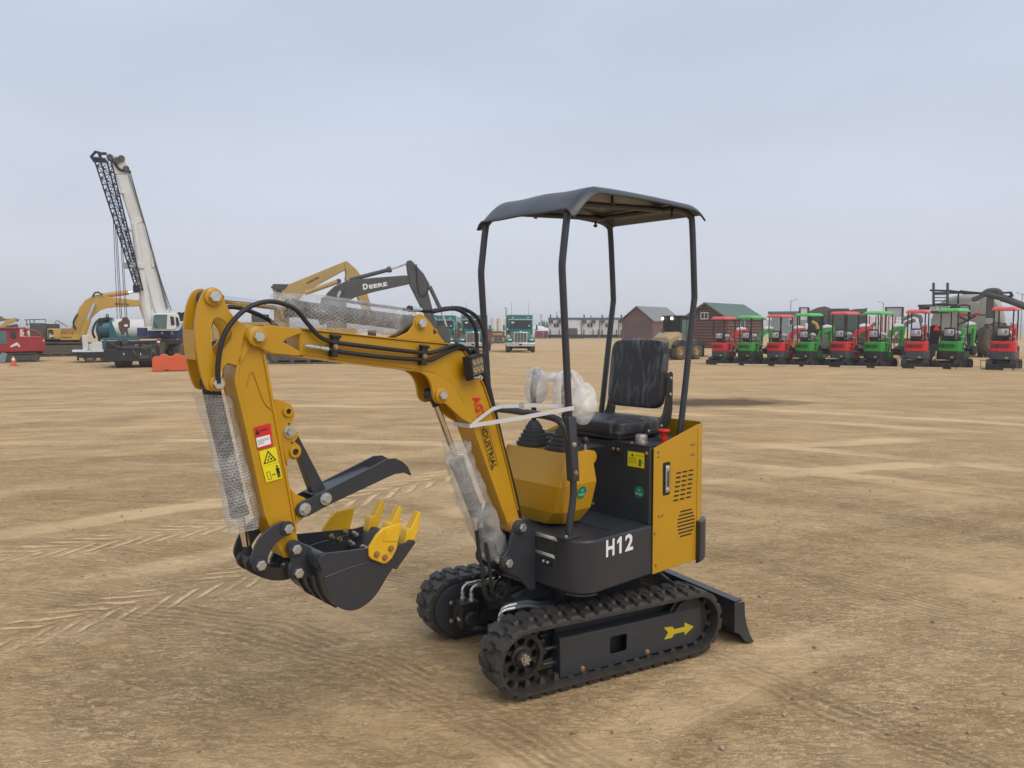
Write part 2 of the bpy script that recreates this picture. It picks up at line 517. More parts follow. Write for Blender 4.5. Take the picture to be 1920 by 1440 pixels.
    for (x0, y0, x1, y1, wd, pitch, k, sgn) in ((-3.5, 2.95, -1.15, 5.65, 0.25, 0.165, 1.35, 1), (-4.6, 4.60, -1.6, 6.85, 0.25, 0.165, 1.35, 1), (-1.7, 6.9, -0.2, 9.2, 0.26, 0.30, 1.8, 1)):
        an = math.atan2(y1 - y0, x1 - x0); ln_ = math.hypot(x1 - x0, y1 - y0)
        mpn = N(t, "ShaderNodeMapping", vector_type='TEXTURE')
        mpn.inputs["Location"].default_value = (x0, y0, 0); mpn.inputs["Rotation"].default_value = (0, 0, an)
        L(P, mpn.inputs[0])
        sp = N(t, "ShaderNodeSeparateXYZ"); L(mpn.outputs[0], sp.inputs[0])
        wv = M('ADD', M('MULTIPLY', M('SUBTRACT', noise_(1.2, 3.0), 0.5), 0.16), M('MULTIPLY', M('SUBTRACT', noise_(14.0, 4.0), 0.5), 0.035))
        al = M('ADD', sp.outputs["X"], wv)
        pe = M('ABSOLUTE', M('ADD', sp.outputs["Y"], wv))
        fr = M('FRACT', M('DIVIDE', M('ADD', al, M('MULTIPLY', pe, k)), pitch))
        bar = M('MULTIPLY', ramp_(fr, 0.02, 0.22), ramp_(fr, 0.68, 0.48))
        ins = M('MULTIPLY', ramp_(pe, wd, wd - 0.025), ramp_(pe, 0.015, 0.03))
        rng = M('MULTIPLY', ramp_(sp.outputs["X"], 0.0, 0.25), ramp_(sp.outputs["X"], ln_, ln_ - 0.5))
        brk = ramp_(M('ADD', M('MULTIPLY', noise_(4.5, 5.0, 0.65), 0.7), M('MULTIPLY', noise_(1.1, 2.0), 0.3)), 0.36, 0.50)
        h = M('MULTIPLY', M('MULTIPLY', bar, ins), M('MULTIPLY', rng, brk))
        chev_h = h if chev_h is None else M('MAXIMUM', chev_h, h)
    col = mixc(M('MULTIPLY', chev_h, 0.60), col, (0.660, 0.470, 0.280))
    hs = N(t, "ShaderNodeHueSaturation", Saturation=1.02, Value=1.11, Hue=0.5005); L(col, hs.inputs["Color"]); col = hs.outputs[0]
    L(col, b.inputs["Base Color"])
    b.inputs["Roughness"].default_value = 0.95
    b.inputs["Specular IOR Level"].default_value = 0.12
    # relief
    flat = M('SUBTRACT', 1.0, M('MULTIPLY', chev_h, 0.85))
    h = M('MULTIPLY', st1, 0.020)
    h = M('ADD', h, M('MULTIPLY', st2, 0.014))
    h = M('ADD', h, M('MULTIPLY', st3, 0.030))
    h = M('ADD', h, M('MULTIPLY', fine, 0.022))
    h = M('ADD', h, M('MULTIPLY', mid, 0.020))
    h = M('ADD', h, M('MULTIPLY', slab, 0.008))
    h = M('ADD', h, M('MULTIPLY', crk, -0.010))
    h = M('ADD', h, M('MULTIPLY', clod, 0.010))
    h = M('MULTIPLY', h, M('MULTIPLY', flat, M('SUBTRACT', 1.0, M('MULTIPLY', whl, 0.6))))
    h = M('ADD', h, M('MULTIPLY', M('MULTIPLY', grit, flat), 0.004))
    h = M('ADD', h, M('MULTIPLY', rsm, 0.010))
    h = M('ADD', h, M('MULTIPLY', chev_h, 0.016))
    bp = N(t, "ShaderNodeBump", Strength=1.0, Distance=1.0)
    L(h, bp.inputs["Height"]); L(bp.outputs[0], b.inputs["Normal"])
    return m

def axis_pts(a, b, st, far, g=1.16):
    c = [a + st * i for i in range(int((b - a) / st) + 1)]
    s_, p = st, c[-1]
    hi = []
    while p < far:
        s_ *= g; p += s_; hi.append(p)
    s_, p = st, c[0]
    lo = []
    while p > -far:
        s_ *= g; p -= s_; lo.append(p)
    return lo[::-1] + c + hi

def build_ground():
    xs = axis_pts(-3.0, 3.6, 0.03, 2600.0)
    ys = axis_pts(1.4, 7.4, 0.03, 2600.0)
    ys = [y for y in ys if y > -60]
    nx, ny = len(xs), len(ys)
    vs = []
    ca, sa = math.cos(AL), math.sin(AL)
    for y in ys:
        for x in xs:
            z = 0.0
            d = math.hypot(x, y)
            if d < 60:
                r = math.hypot(x + 4.0, y + 1.1); f = math.atan2(y + 1.1, x + 4.0)
                z = 0.008 * noise.noise((x * 1.1, y * 1.1, 0)) + 0.007 * noise.noise((r * 3.2, f * 5, 3.1)) + 0.0055 * noise.noise((x * 4.3, y * 4.3, 7.7))
                if d < 9:
                    z += 0.004 * abs(noise.noise((x * 11, y * 11, 1.3))) + 0.003 * noise.noise((r * 11, f * 14, 9.0))
                z *= min(1.0, (60 - d) / 25)
                # pressed flat under the crawler tracks
                u = (x - EX.x) * ca + (y - EX.y) * sa; v = -(x - EX.x) * sa + (y - EX.y) * ca
                du = max(0.0, -0.42 - u, u - 0.70); dv = abs(abs(v) - 0.375) - 0.12
                q = math.hypot(du, max(0.0, dv))
                if q < 0.12:
                    kk = q / 0.12
                    z = z * kk - 0.003 * (1 - kk)
                elif d > 24:
                    z *= 0.4
            vs.append((x, y, z - 0.002))
    fs = []
    for j in range(ny - 1):
        for i in range(nx - 1):
            a = j * nx + i
            fs.append((a, a + 1, a + nx + 1, a + nx))
    mb = MB(); mb.v = [Vector(p) for p in vs]; mb.f = fs; mb.mi = [0] * len(fs)
    o = mb.build("ground", ground_mat(), smooth=180)
    tag(o, kind="structure")
build_ground()

# pebbles and clods: nobody could count them
def build_pebbles():
    rnd = random.Random(11)
    mb = MB()
    for i in range(1700):
        y = 1.7 + 9.0 * rnd.random() ** 1.7
        x = (rnd.random() - 0.5) * (y * 1.5 + 0.6)
        u = (x - EX.x) * math.cos(AL) + (y - EX.y) * math.sin(AL); v = -(x - EX.x) * math.sin(AL) + (y - EX.y) * math.cos(AL)
        if -0.7 < u < 0.85 and abs(v) < 0.55:
            continue
        r = 0.0022 + 0.010 * rnd.random() ** 4.5
        mb.cur = rnd.choice((0, 0, 1, 2))
        c = Vector((x, y, r * 0.25)); sq = (r * rnd.uniform(0.8, 1.5), r * rnd.uniform(0.8, 1.4), r * rnd.uniform(0.5, 0.9)); a = rnd.random() * 6
        o = len(mb.v)
        k = 5
        pts = [c + Vector((0, 0, sq[2]))]
        for ring, zz, rr in ((0, 0.5, 0.8), (1, -0.2, 1.0)):
            for j in range(k):
                t = a + 2 * PI * j / k + ring * 0.5; q = rr * rnd.uniform(0.75, 1.1)
                pts.append(c + Vector((sq[0] * q * math.cos(t), sq[1] * q * math.sin(t), sq[2] * zz)))
        fs = [[0, 1 + j, 1 + (j + 1) % k] for j in range(k)] + [[1 + j, 1 + k + j, 1 + k + (j + 1) % k, 1 + (j + 1) % k] for j in range(k)]
        mb.add(pts, fs)
    o = mb.build("pebbles", [mat("pebble_tan", (0.36, 0.27, 0.18), 0.9, var=0.2, scale=20), mat("pebble_grey", (0.44, 0.345, 0.24), 0.85, var=0.25, scale=20), mat("clod_brown", (0.24, 0.165, 0.10), 0.95, var=0.2, scale=20)], smooth=50)
    tag(o, "scattered small stones and dirt clods on the sandy ground", "pebbles", kind="stuff")
build_pebbles()

# ------------------------------------------------------------------ the yellow mini excavator
exc = thing("mini_excavator", "yellow and charcoal compact excavator in the foreground, its boom raised and wrapped in bubble wrap", "mini excavator", EX, AL)
def U(mb, name, mats, parent=exc, **k):        # a piece of the upper body
    return mb.build(name, mats, parent, rz=(DU if parent is exc else 0.0), **k)
def W(mb, name, mats, parent=exc, **k):        # a piece of the undercarriage
    return mb.build(name, mats, parent, **k)

UF, UR, RB, ZC = 0.605, -0.335, 0.1495, 0.165     # sprocket / idler axis, belt radius, axle height
LS = UF - UR
PER = 2 * LS + 2 * PI * RB
def belt(s, r):                                   # arc length on the belt, radius -> (u, z)
    s %= PER
    if s < LS: return (UR + s, ZC + r)            # top run, forwards
    s -= LS
    if s < PI * RB:
        a = PI / 2 - s / RB
        return (UF + r * math.cos(a), ZC + r * math.sin(a))
    s -= PI * RB
    if s < LS: return (UF - s, ZC - r)
    s -= LS
    a = -PI / 2 - s / RB
    return (UR + r * math.cos(a), ZC + r * math.sin(a))

def make_track(vc, out):
    mb = MB(); n = 150; h = 0.09
    loops = []
    for v, r in ((-h, RB - 0.016), (-h, RB - 0.004), (-h + 0.006, RB), (-0.008, RB), (0.0, RB - 0.004), (0.008, RB), (h - 0.006, RB), (h, RB - 0.004), (h, RB - 0.016), (h - 0.02, RB - 0.018), (0.02, RB - 0.014), (-0.02, RB - 0.014), (-h + 0.02, RB - 0.018)):
        loops.append([(p[0], vc + v, p[1]) for p in (belt(PER * i / n, r) for i in range(n))])
    loops.append(loops[0])
    mb.loft(loops, cap=False)
    K = 38; pit = PER / K
    for k in range(K):
        for sg in (1, -1):
            s0 = (k + (0.5 if sg * out > 0 else 0.0)) * pit
            # chevron pad: wide block at the edge, a tongue reaching over the middle
            base = [(-0.031, 0.0905), (0.031, 0.0905), (0.033, 0.050), (0.019, 0.034), (0.013, -0.014), (-0.013, -0.014), (-0.019, 0.034), (-0.033, 0.050)]
            top = [(-0.020, 0.085), (0.020, 0.085), (0.025, 0.052), (0.013, 0.036), (0.008, -0.006), (-0.009, -0.006), (-0.013, 0.036), (-0.023, 0.052)]
            mid = [(a * 1.05 + 0.1 * b_, c_) for (a, c_), b_ in zip(base, [0] * 8)]
            L = []
            for pts, r in ((base, RB - 0.002), ([((a[0] + 2 * b_[0]) / 3, (a[1] + 2 * b_[1]) / 3) for a, b_ in zip(base, top)], RB + 0.0115), (top, RB + 0.0150)):
                L.append([(q[0], vc + sg * v, q[1]) for (ds, v) in pts for q in (belt(s0 + ds, r),)])
            if sg < 0:
                L = [list(reversed(a)) for a in L]
            mb.loft([list(reversed(a)) for a in L])
        for dv in (-0.026, 0.026):                 # drive teeth on the inside
            s0 = (k + 0.25) * pit
            L = []
            for r, hw, hd in ((RB - 0.013, 0.016, 0.013), (RB - 0.046, 0.009, 0.009)):
                L.append([(q[0], vc + dv + v, q[1]) for (ds, v) in ((-hw, -hd), (hw, -hd), (hw, hd), (-hw, hd)) for q in (belt(s0 + ds, r),)])
            mb.loft(L)
    return W(mb, "rubber_track", RUB, bevel=0.0, smooth=30)

for vc, out in ((0.375, 1), (-0.375, -1)):
    make_track(vc, out)
    # side frame: a channel with a chamfered tail, a window and two roller bolts
    y0, y1 = (0.405, 0.413) if out > 0 else (-0.413, -0.405)
    fr = MB()
    plate = [(0.422, 0.212), (-0.400, 0.225), (-0.405, 0.075), (-0.350, 0.048), (0.421, 0.036)]
    rh = 0.010
    def rr_(x0, x1, z0, z1, r):
        P_ = []
        for cx, cz, a0 in ((x1 - r, z1 - r, 0), (x0 + r, z1 - r, 90), (x0 + r, z0 + r, 180), (x1 - r, z0 + r, 270)):
            for a in (0, 45, 90):
                P_.append((cx + r * math.cos(math.radians(a0 + a)), cz + r * math.sin(math.radians(a0 + a))))
        return P_
    fr.prism(plate, y0, y1, hole=rr_(0.052, 0.147, 0.092, 0.174, rh))
    yi = 0.345 if out > 0 else -0.345
    e = 0.402 * out
    fr.bx(-0.395, 0.420, e, yi, 0.208, 0.2155)                                      # top flange
    fr.bx(0.412, 0.421, e, yi, 0.040, 0.207)                                        # front web
    fr.bx(0.10, 0.412, yi, yi - 0.006 * out, 0.05, 0.207)
    fr.bx(-0.395, 0.10, yi, yi - 0.006 * out, 0.06, 0.207)
    for z in (0.10, 0.17):
        fr.tube([(0.412, 0.375 * out, z), (0.52, 0.375 * out, z)], 0.009, 8)
    fr.bx(-0.30, 0.40, yi - 0.008 * out, yi - 0.030 * out, 0.05, 0.272)
    f = W(fr, "track_frame", CHR, bevel=0.002)
    for u, z in ((0.301, 0.057), (-0.068, 0.061)):
        W(MB().hexbolt((u, 0.413 * out, z), (0, out, 0), 0.010, 0.010), "bolt", COPR, f)
        W(MB().lathe([(0.045, -0.03), (0.05, -0.028), (0.05, 0.028), (0.045, 0.03)], (u, 0.372 * out, z + 0.012), (0, 1, 0), 24), "roller", BLK, bevel=0.003)
    if out > 0:
        ar = MB().prism([(-0.168, 0.161), (-0.220, 0.157), (-0.235, 0.141), (-0.298, 0.141), (-0.298, 0.163), (-0.357, 0.131), (-0.300, 0.098), (-0.298, 0.117), (-0.234, 0.117), (-0.220, 0.101), (-0.171, 0.101), (-0.195, 0.132)], 0.4132, 0.4138)
        W(ar, "direction_arrow", ARRO, f)
        W(MB().bx(0.02, 0.18, 0.352, 0.356, 0.07, 0.205), "window_shade_sheet", INK, f)  # added black sheet, paints the shade inside the frame window
    # sprocket: toothed rim, dished web with round holes, castle nut
    sp = MB(); yc = 0.375 * out
    sp.lathe([(0.088, -0.022), (0.108, -0.022), (0.108, 0.022), (0.088, 0.022), (0.088, -0.022)], (UF, yc, ZC), (0, out, 0), 40)
    for k in range(8):                              # web sectors leave eight round holes
        a0 = 2 * PI * k / 8; a1 = a0 + 2 * PI / 8; Rm, rh_ = 0.069, 0.0185
        pol = [(0.04 * math.cos(a0), 0.04 * math.sin(a0))]
        for i in range(9):
            t_ = PI + (PI - PI * i / 8) if False else PI - PI * i / 8
            pol.append((Rm * math.cos(a0) + rh_ * (math.cos(a0) * math.cos(t_) - math.sin(a0) * math.sin(t_)), Rm * math.sin(a0) + rh_ * (math.sin(a0) * math.cos(t_) + math.cos(a0) * math.sin(t_))))
        for i in range(5):
            t_ = a0 + (a1 - a0) * i / 4
            pol.append((0.0905 * math.cos(t_), 0.0905 * math.sin(t_)))
        for i in range(9):
            t_ = -PI * i / 8
            pol.append((Rm * math.cos(a1) + rh_ * (math.cos(a1) * math.cos(t_) - math.sin(a1) * math.sin(t_)), Rm * math.sin(a1) + rh_ * (math.sin(a1) * math.cos(t_) + math.cos(a1) * math.sin(t_))))
        pol.append((0.04 * math.cos(a1), 0.04 * math.sin(a1)))
        sp.prism([(UF + p[0], ZC + p[1]) for p in pol], yc - 0.008, yc + 0.008)
    sp.lathe([(0.050, -0.03), (0.050, 0.014 * 1), (0.036, 0.020), (0.034, 0.030)], (UF, yc, ZC), (0, out, 0), 24)
    for k in range(14):
        a = 2 * PI * k / 14
        sp.box((UF + 0.116 * math.cos(a), yc, ZC + 0.116 * math.sin(a)), (0.020, 0.034, 0.020), R=Matrix.Rotation(-a, 3, 'Y'))
    so_ = W(sp, "sprocket", BLK, bevel=0.0)
    if out > 0:
        nut = MB()
        nut.lathe([(0.024, 0.0), (0.024, 0.016), (0.020, 0.018)], (UF, yc + 0.030, ZC), (0, 1, 0), 6)
        for k in range(6):
            a = PI / 3 * k
            nut.box((UF + 0.017 * math.cos(a), yc + 0.052, ZC + 0.017 * math.sin(a)), (0.011, 0.012, 0.011), R=Matrix.Rotation(-a, 3, 'Y'))
        nut.cyl((UF, yc + 0.045, ZC), (UF, yc + 0.060, ZC), 0.011, n=12)
        W(nut, "axle_nut", mat("worn_nut", (0.50, 0.45, 0.36), 0.4, 0.8, var=0.2, scale=80), so_)
    idl = MB()
    idl.lathe([(0.03, -0.035), (0.112, -0.035), (0.112, -0.015), (0.124, -0.012), (0.124, 0.012), (0.112, 0.015), (0.112, 0.035), (0.03, 0.035)], (UR, yc, ZC), (0, out, 0), 36)
    W(idl, "idler_wheel", BLK, bevel=0.002)
    # final drive: round guard plate on the inside of the track, square motor body, port block with fittings
    yi2 = -out
    g = MB()
    yp = (0.375 - 0.094) * out
    g.lathe([(0.128, 0.0), (0.132, 0.006), (0.132, 0.018), (0.128, 0.02)], (UF, yp + 0.012 * out, ZC), (0, yi2, 0), 40)
    g.prism([(UF, ZC + 0.131), (UF - 0.30, ZC + 0.10), (UF - 0.30, ZC - 0.07), (UF, ZC - 0.131)], yp + 0.002 * out, yp - 0.0045 * out)
    gp = W(g, "drive_guard_plate", CHR, bevel=0.002)
    mt = MB()
    mt.prism([(UF + 0.062, ZC + 0.058), (UF + 0.062, ZC - 0.058), (UF - 0.062, ZC - 0.058), (UF - 0.062, ZC + 0.058)], yp - 0.008 * out, yp - 0.022 * out)
    mt.lathe([(0.052, 0.0), (0.052, 0.055), (0.044, 0.057)], (UF, yp - 0.02 * out, ZC), (0, yi2, 0), 24)
    mt.box((UF - 0.005, yp - 0.105 * out, ZC), (0.10, 0.07, 0.105))
    mt.lathe([(0.040, 0.0), (0.040, 0.024), (0.034, 0.028)], (UF - 0.005, yp - 0.14 * out, ZC - 0.005), (0, yi2, 0), 20)
    mt.box((UF - 0.004, yp - 0.095 * out, ZC + 0.062), (0.10, 0.085, 0.022))
    mo = W(mt, "drive_motor", BLK, bevel=0.003)
    W(MB().box((UF + 0.047, yp - 0.102 * out, ZC - 0.012), (0.0012, 0.032, 0.014)), "type_plate", TAPE, mo)
    for a, b_ in ((0.055, 0.05), (0.055, -0.05), (-0.055, 0.05), (-0.055, -0.05)):
        W(MB().hexbolt((UF + a * 0.93, yp - 0.022 * out, ZC + b_ * 0.93), (0, yi2, 0), 0.009, 0.010), "bolt", ZINC, mo)
    for i, dv in enumerate((-0.018, 0.022)):
        b0 = Vector((UF + 0.012 - 0.03 * i, yp - (0.095 + dv) * out, ZC + 0.073))
        ft = MB()
        ft.lathe([(0.015, 0), (0.015, 0.014), (0.010, 0.016), (0.010, 0.026), (0.012, 0.027), (0.012, 0.038)], b0, (0, 0, 1), 6)
        el = [b0 + Vector((0, 0, 0.03)), b0 + Vector((0, 0, 0.056)), b0 + Vector((-0.014, 0, 0.072)), b0 + Vector((-0.04, 0, 0.078))]
        ft.tube(el, 0.0075, 8, k=5)
        ft.tube([b0 + Vector((-0.03, 0, 0.077)), b0 + Vector((-0.075, 0, 0.078))], 0.0105, 8)
        fo = W(ft, "hose_fitting", GALV, mo)
        e0 = b0 + Vector((-0.072, 0, 0.078))
        path = [e0, e0 + Vector((-0.07, -0.005 * out, -0.004)), e0 + Vector((-0.15, -0.02 * out, -0.03)), e0 + Vector((-0.24, -0.05 * out, -0.042)), e0 + Vector((-0.36, -0.09 * out, -0.05))]
        W(MB().tube(path, 0.0095, 10, k=6), "travel_hose", mat("grey_hose", (0.10, 0.115, 0.115), 0.34, var=0.15, scale=30))

# centre frame: X-shaped legs, deck and slew ring
cf = MB()
for sg in (1, -1):
    for (ua, ub) in ((0.42, 0.12), (-0.34, -0.10)):
        cf.loft([[(ua + d, 0.30 * sg, z) for d, z in ((-0.05, 0.12), (0.05, 0.12), (0.05, 0.20), (-0.05, 0.20))],
                 [(ub + d, 0.10 * sg, z) for d, z in ((-0.07, 0.18), (0.07, 0.18), (0.07, 0.335), (-0.07, 0.335))]])
cf.bx(-0.22, 0.26, -0.17, 0.17, 0.20, 0.345)
cf.loft([[(0.26, -0.10, 0.20), (0.26, 0.10, 0.20), (0.26, 0.10, 0.34), (0.26, -0.10, 0.34)], [(0.42, -0.06, 0.22), (0.42, 0.06, 0.22), (0.42, 0.06, 0.27), (0.42, -0.06, 0.27)]])
cf.bx(-0.30, 0.40, -0.345, -0.30, 0.09, 0.19); cf.bx(-0.30, 0.40, 0.30, 0.345, 0.09, 0.19)
W(cf, "undercarriage_frame", CHR, bevel=0.004)
sr = MB().lathe([(0.19, 0), (0.19, 0.022), (0.175, 0.025), (0.175, 0.07)], (0.0, 0, 0.345), (0, 0, 1), 48)
W(sr, "slew_ring", BLK)

# dozer blade at the rear: curved plate, end plate, arms, wrapped lift cylinder
bl = MB()
prof = [(-0.600, 0.222), (-0.606, 0.14), (-0.625, 0.075), (-0.660, 0.028), (-0.705, -0.006), (-0.716, 0.0), (-0.672, 0.042), (-0.640, 0.088), (-0.622, 0.145), (-0.617, 0.226)]
bl.prism(prof, -0.468, 0.452)
bo = W(bl, "dozer_blade", CHR, bevel=0.0015)
ep = MB().prism([(-0.582, 0.224), (-0.650, 0.222), (-0.655, 0.150), (-0.672, 0.090), (-0.697, 0.035), (-0.722, 0.0), (-0.690, -0.006), (-0.652, 0.020), (-0.622, 0.058), (-0.584, 0.075)], 0.453, 0.461)
W(ep, "end_plate", CHR, bo, bevel=0.002)
W(MB().bx(-0.645, -0.592, -0.46, 0.45, 0.224, 0.231), "top_strip", CHR, bo, bevel=0.001)
ba = MB()
for v in (-0.16, 0.16):
    ba.loft([[(-0.20, v + a, b_) for a, b_ in ((-0.02, 0.20), (0.02, 0.20), (0.02, 0.27), (-0.02, 0.27))], [(-0.604, v + a, b_) for a, b_ in ((-0.02, 0.06), (0.02, 0.06), (0.02, 0.12), (-0.02, 0.12))]])
W(ba, "blade_arm", CHR, bevel=0.003)
W(MB().tube([(-0.20, 0.0, 0.30), (-0.46, 0.0, 0.275)], 0.032, 14).tube([(-0.46, 0, 0.275), (-0.604, 0.0, 0.16)], 0.014, 10), "blade_cylinder", CHR)

# ---- upper body -------------------------------------------------------------------------------
def arc(cx, cy, r, a0, a1, n=6):
    return [(cx + r * math.cos(math.radians(a0 + (a1 - a0) * i / n)), cy + r * math.sin(math.radians(a0 + (a1 - a0) * i / n))) for i in range(n + 1)]
plat = [(0.458, -0.275)] + [(0.458, 0.275)] + arc(0.358, 0.285, 0.10, 0, 90, 10)[1:] + [(-0.045, 0.385), (-0.045, -0.385)] + arc(0.358, -0.285, 0.10, -90, 0, 10)[:-1]
pf = MB(); pf.prism(plat, 0.415, 0.66, 'z')
plo = U(pf, "platform", CHR, bevel=0.010, seg=3)
U(MB().bx(-0.44, -0.046, -0.37, 0.37, 0.42, 0.50), "engine_tray", BLK)
ridge = MB().prism([(p[0] * 1.0, p[1]) for p in arc(0.358, 0.285, 0.1025, 0, 90, 10)] + list(reversed(arc(0.358, 0.285, 0.096, 0, 90, 10))), 0.408, 0.4145, 'z')
U(ridge, "bottom_lip", CHR, plo)
U(MB().bx(-0.02, 0.20, -0.30, 0.33, 0.6605, 0.6645), "floor_plate", CHR, bevel=0.001)
lt = MB()
put_text(lt, "H", (0.298, 0.3857, 0.567), (-0.058, 0, 0), (0, 0, 0.079), bold=0.03)
lt.add([(0.206, 0.3857, 0.567), (0.189, 0.3857, 0.567), (0.189, 0.3857, 0.646), (0.202, 0.3857, 0.646), (0.222, 0.3857, 0.629), (0.222, 0.3857, 0.614), (0.206, 0.3857, 0.624)], [(0, 1, 2, 3, 4, 5, 6)])
put_text(lt, "2", (0.164, 0.3857, 0.567), (-0.058, 0, 0), (0, 0, 0.080), bold=0.03)
U(lt, "lettering", WHT, plo)
# type plate held with two strips of tape, two key switches in a recess
dp = MB().bx(0.4585, 0.4597, 0.100, 0.215, 0.565, 0.650)
U(dp, "type_plate", mat("type_plate_grey", (0.06, 0.065, 0.07), 0.35, 0.3, var=0.1), plo)
t1 = MB(); put_text(t1, "AGT", (0.4602, 0.135, 0.628), (0, 0.06, 0), (0, 0, 0.014), 0.02)
U(t1, "lettering", INK, plo)
for q in ([(0.4608, 0.085, 0.640), (0.4608, 0.238, 0.640), (0.4608, 0.226, 0.657), (0.4608, 0.070, 0.658)], [(0.4608, 0.098, 0.558), (0.4608, 0.222, 0.556), (0.4608, 0.214, 0.572), (0.4608, 0.085, 0.574)]):
    U(MB().add(q, [(0, 1, 2, 3)]), "tape_strip", TAPE, plo, solid=0.0006)
sw = MB().prism([(0.118, 0.545), (0.118, 0.528), (0.128, 0.515), (0.205, 0.512), (0.205, 0.535), (0.198, 0.547)], 0.4585, 0.4592, 'x')
U(sw, "switch_recess", BLK, plo)
for v in (0.148, 0.176):
    U(MB().lathe([(0.009, 0), (0.009, 0.008), (0.006, 0.012)], (0.4592, v, 0.530), (1, 0, 0), 12), "key_switch", ZINC, plo)

# boom foot bracket: two cheek plates
br = [(0.596, 0.700), (0.588, 0.716), (0.570, 0.727), (0.548, 0.727), (0.528, 0.716), (0.459, 0.668), (0.459, 0.380), (0.500, 0.385), (0.556, 0.453), (0.659, 0.512), (0.672, 0.530), (0.676, 0.556), (0.668, 0.574), (0.650, 0.584), (0.630, 0.610)]
bk = MB()
bk.prism(br, 0.076, 0.092); bk.prism(br, -0.092, -0.076)
bk.bx(0.4592, 0.475, -0.075, 0.075, 0.40, 0.655)
bk.prism([(0.475, 0.40), (0.53, 0.425), (0.475, 0.52)], -0.075, 0.075)
bko = U(bk, "boom_bracket", CHR, bevel=0.003)
for u, z in ((0.559, 0.697), (0.643, 0.548)):
    U(MB().lathe([(0.032, 0), (0.032, 0.008), (0.029, 0.010)], (u, 0.092, z), (0, 1, 0), 24), "pin_boss", CHR, bko)
    U(MB().hexbolt((u, 0.102, z), (0, 1, 0), 0.0205, 0.018, False), "pin_bolt", GALV, bko)
    U(MB().cyl((u, -0.095, z), (u, 0.09, z), 0.017, n=14), "pin", GALV, bko)

# ---- boom -------------------------------------------------------------------------------------
HB = 0.055
boxp = [(1.612, 1.600), (1.418, 1.582), (1.112, 1.552), (0.942, 1.538), (0.862, 1.512), (0.815, 1.468), (0.740, 1.345), (0.665, 1.164), (0.598, 0.955), (0.530, 0.735), (0.522, 0.700), (0.535, 0.676), (0.560, 0.668), (0.585, 0.680), (0.698, 0.934), (0.804, 1.180), (0.862, 1.300), (0.925, 1.378), (1.010, 1.418), (1.130, 1.440), (1.383, 1.473), (1.615, 1.507)]
bm = MB(); bm.prism(boxp, -HB + 0.003, HB - 0.003)
boom = U(bm, "boom", YEL, bevel=0.004)
def flange(pts, name, off=0.005):
    m_ = MB()
    L = []
    for i, p in enumerate(pts):
        a = Vector((*pts[max(i - 1, 0)], 0)); b_ = Vector((*pts[min(i + 1, len(pts) - 1)], 0))
        n_ = (b_ - a).normalized(); n_ = Vector((-n_.y, n_.x))
        q = Vector(p) + n_ * off
        L.append([(p[0], -HB - 0.004, p[1]), (p[0], HB + 0.004, p[1]), (q.x, HB + 0.004, q.y), (q.x, -HB - 0.004, q.y)])
    m_.loft(L)
    return U(m_, name, YEL, boom, bevel=0.0015)
flange([(1.603, 1.5995), (1.418, 1.582), (1.112, 1.552), (0.942, 1.538), (0.862, 1.512), (0.815, 1.468), (0.740, 1.345), (0.665, 1.164), (0.598, 0.955), (0.540, 0.765)][::-1], "top_plate")
flange([(1.600, 1.505), (1.383, 1.473), (1.130, 1.440), (1.010, 1.418), (0.925, 1.378), (0.862, 1.300), (0.804, 1.180), (0.698, 0.934), (0.600, 0.712)], "bottom_plate")
# fork plates at the tip
fork = [(1.820, 1.572), (1.818, 1.591), (1.805, 1.606), (1.785, 1.613), (1.765, 1.611), (1.725, 1.615), (1.614, 1.603), (1.613, 1.588), (1.680, 1.564), (1.684, 1.556), (1.622, 1.522), (1.622, 1.504), (1.727, 1.515), (1.766, 1.533), (1.804, 1.550)]
for sg in (1, -1):
    U(MB().prism(fork, (HB + 0.002) * sg, (HB + 0.018) * sg), "fork_plate", YEL, boom, bevel=0.003)
# ear for the dipper cylinder, on top of the bend
ear = [(1.190, 1.566), (1.130, 1.590), (1.104, 1.620), (1.098, 1.645), (1.086, 1.660), (1.066, 1.664), (1.045, 1.655), (1.020, 1.630), (0.945, 1.545), (1.05, 1.552)]
for sg in (1, -1):
    U(MB().prism(ear, 0.030 * sg, 0.042 * sg, hole=[(0.995 + 0.011 * math.cos(a), 1.592 + 0.014 * math.sin(a)) for a in [2 * PI * i / 12 for i in range(12)]]), "cylinder_ear", YEL, boom, bevel=0.002)
# cheek plates for the boom cylinder
chk = [(1.100, 1.434), (1.058, 1.412), (1.034, 1.380), (1.024, 1.345), (1.020, 1.322), (1.008, 1.300), (0.985, 1.288), (0.960, 1.290), (0.935, 1.272), (0.872, 1.222), (0.812, 1.192), (0.840, 1.250), (0.900, 1.340), (0.965, 1.400)]
for sg in (1, -1):
    U(MB().prism(round2(chk, 3), (HB + 0.006) * sg, (HB - 0.008) * sg), "cylinder_cheek", YEL, boom, bevel=0.003)
def pinset(u, z, y, parent, r=0.0195, boss=0.033, thick=0.012, mt=YEL):
    U(MB().lathe([(boss, 0), (boss, thick * 0.8), (boss - 0.004, thick)], (u, y, z), (0, 1, 0), 28), "pin_boss", mt, parent)
    U(MB().hexbolt((u, y + thick, z), (0, 1, 0), r, 0.018, False), "pin_bolt", GALV, parent)
    U(MB().cyl((u, -y - 0.01, z), (u, y + 0.004, z), r * 0.85, n=14), "pin", GALV, parent)
pinset(1.783, 1.575, HB + 0.018, boom, boss=0.034)
pinset(1.070, 1.625, 0.042, boom, boss=0.026, thick=0.006)
pinset(0.984, 1.326, HB + 0.006, boom, boss=0.031)
U(MB().cyl((0.559, -0.075, 0.697), (0.559, 0.075, 0.697), 0.038, n=24), "pivot_tube", mat("tan_bush", (0.52, 0.27, 0.06), 0.45), boom)
lt = MB()
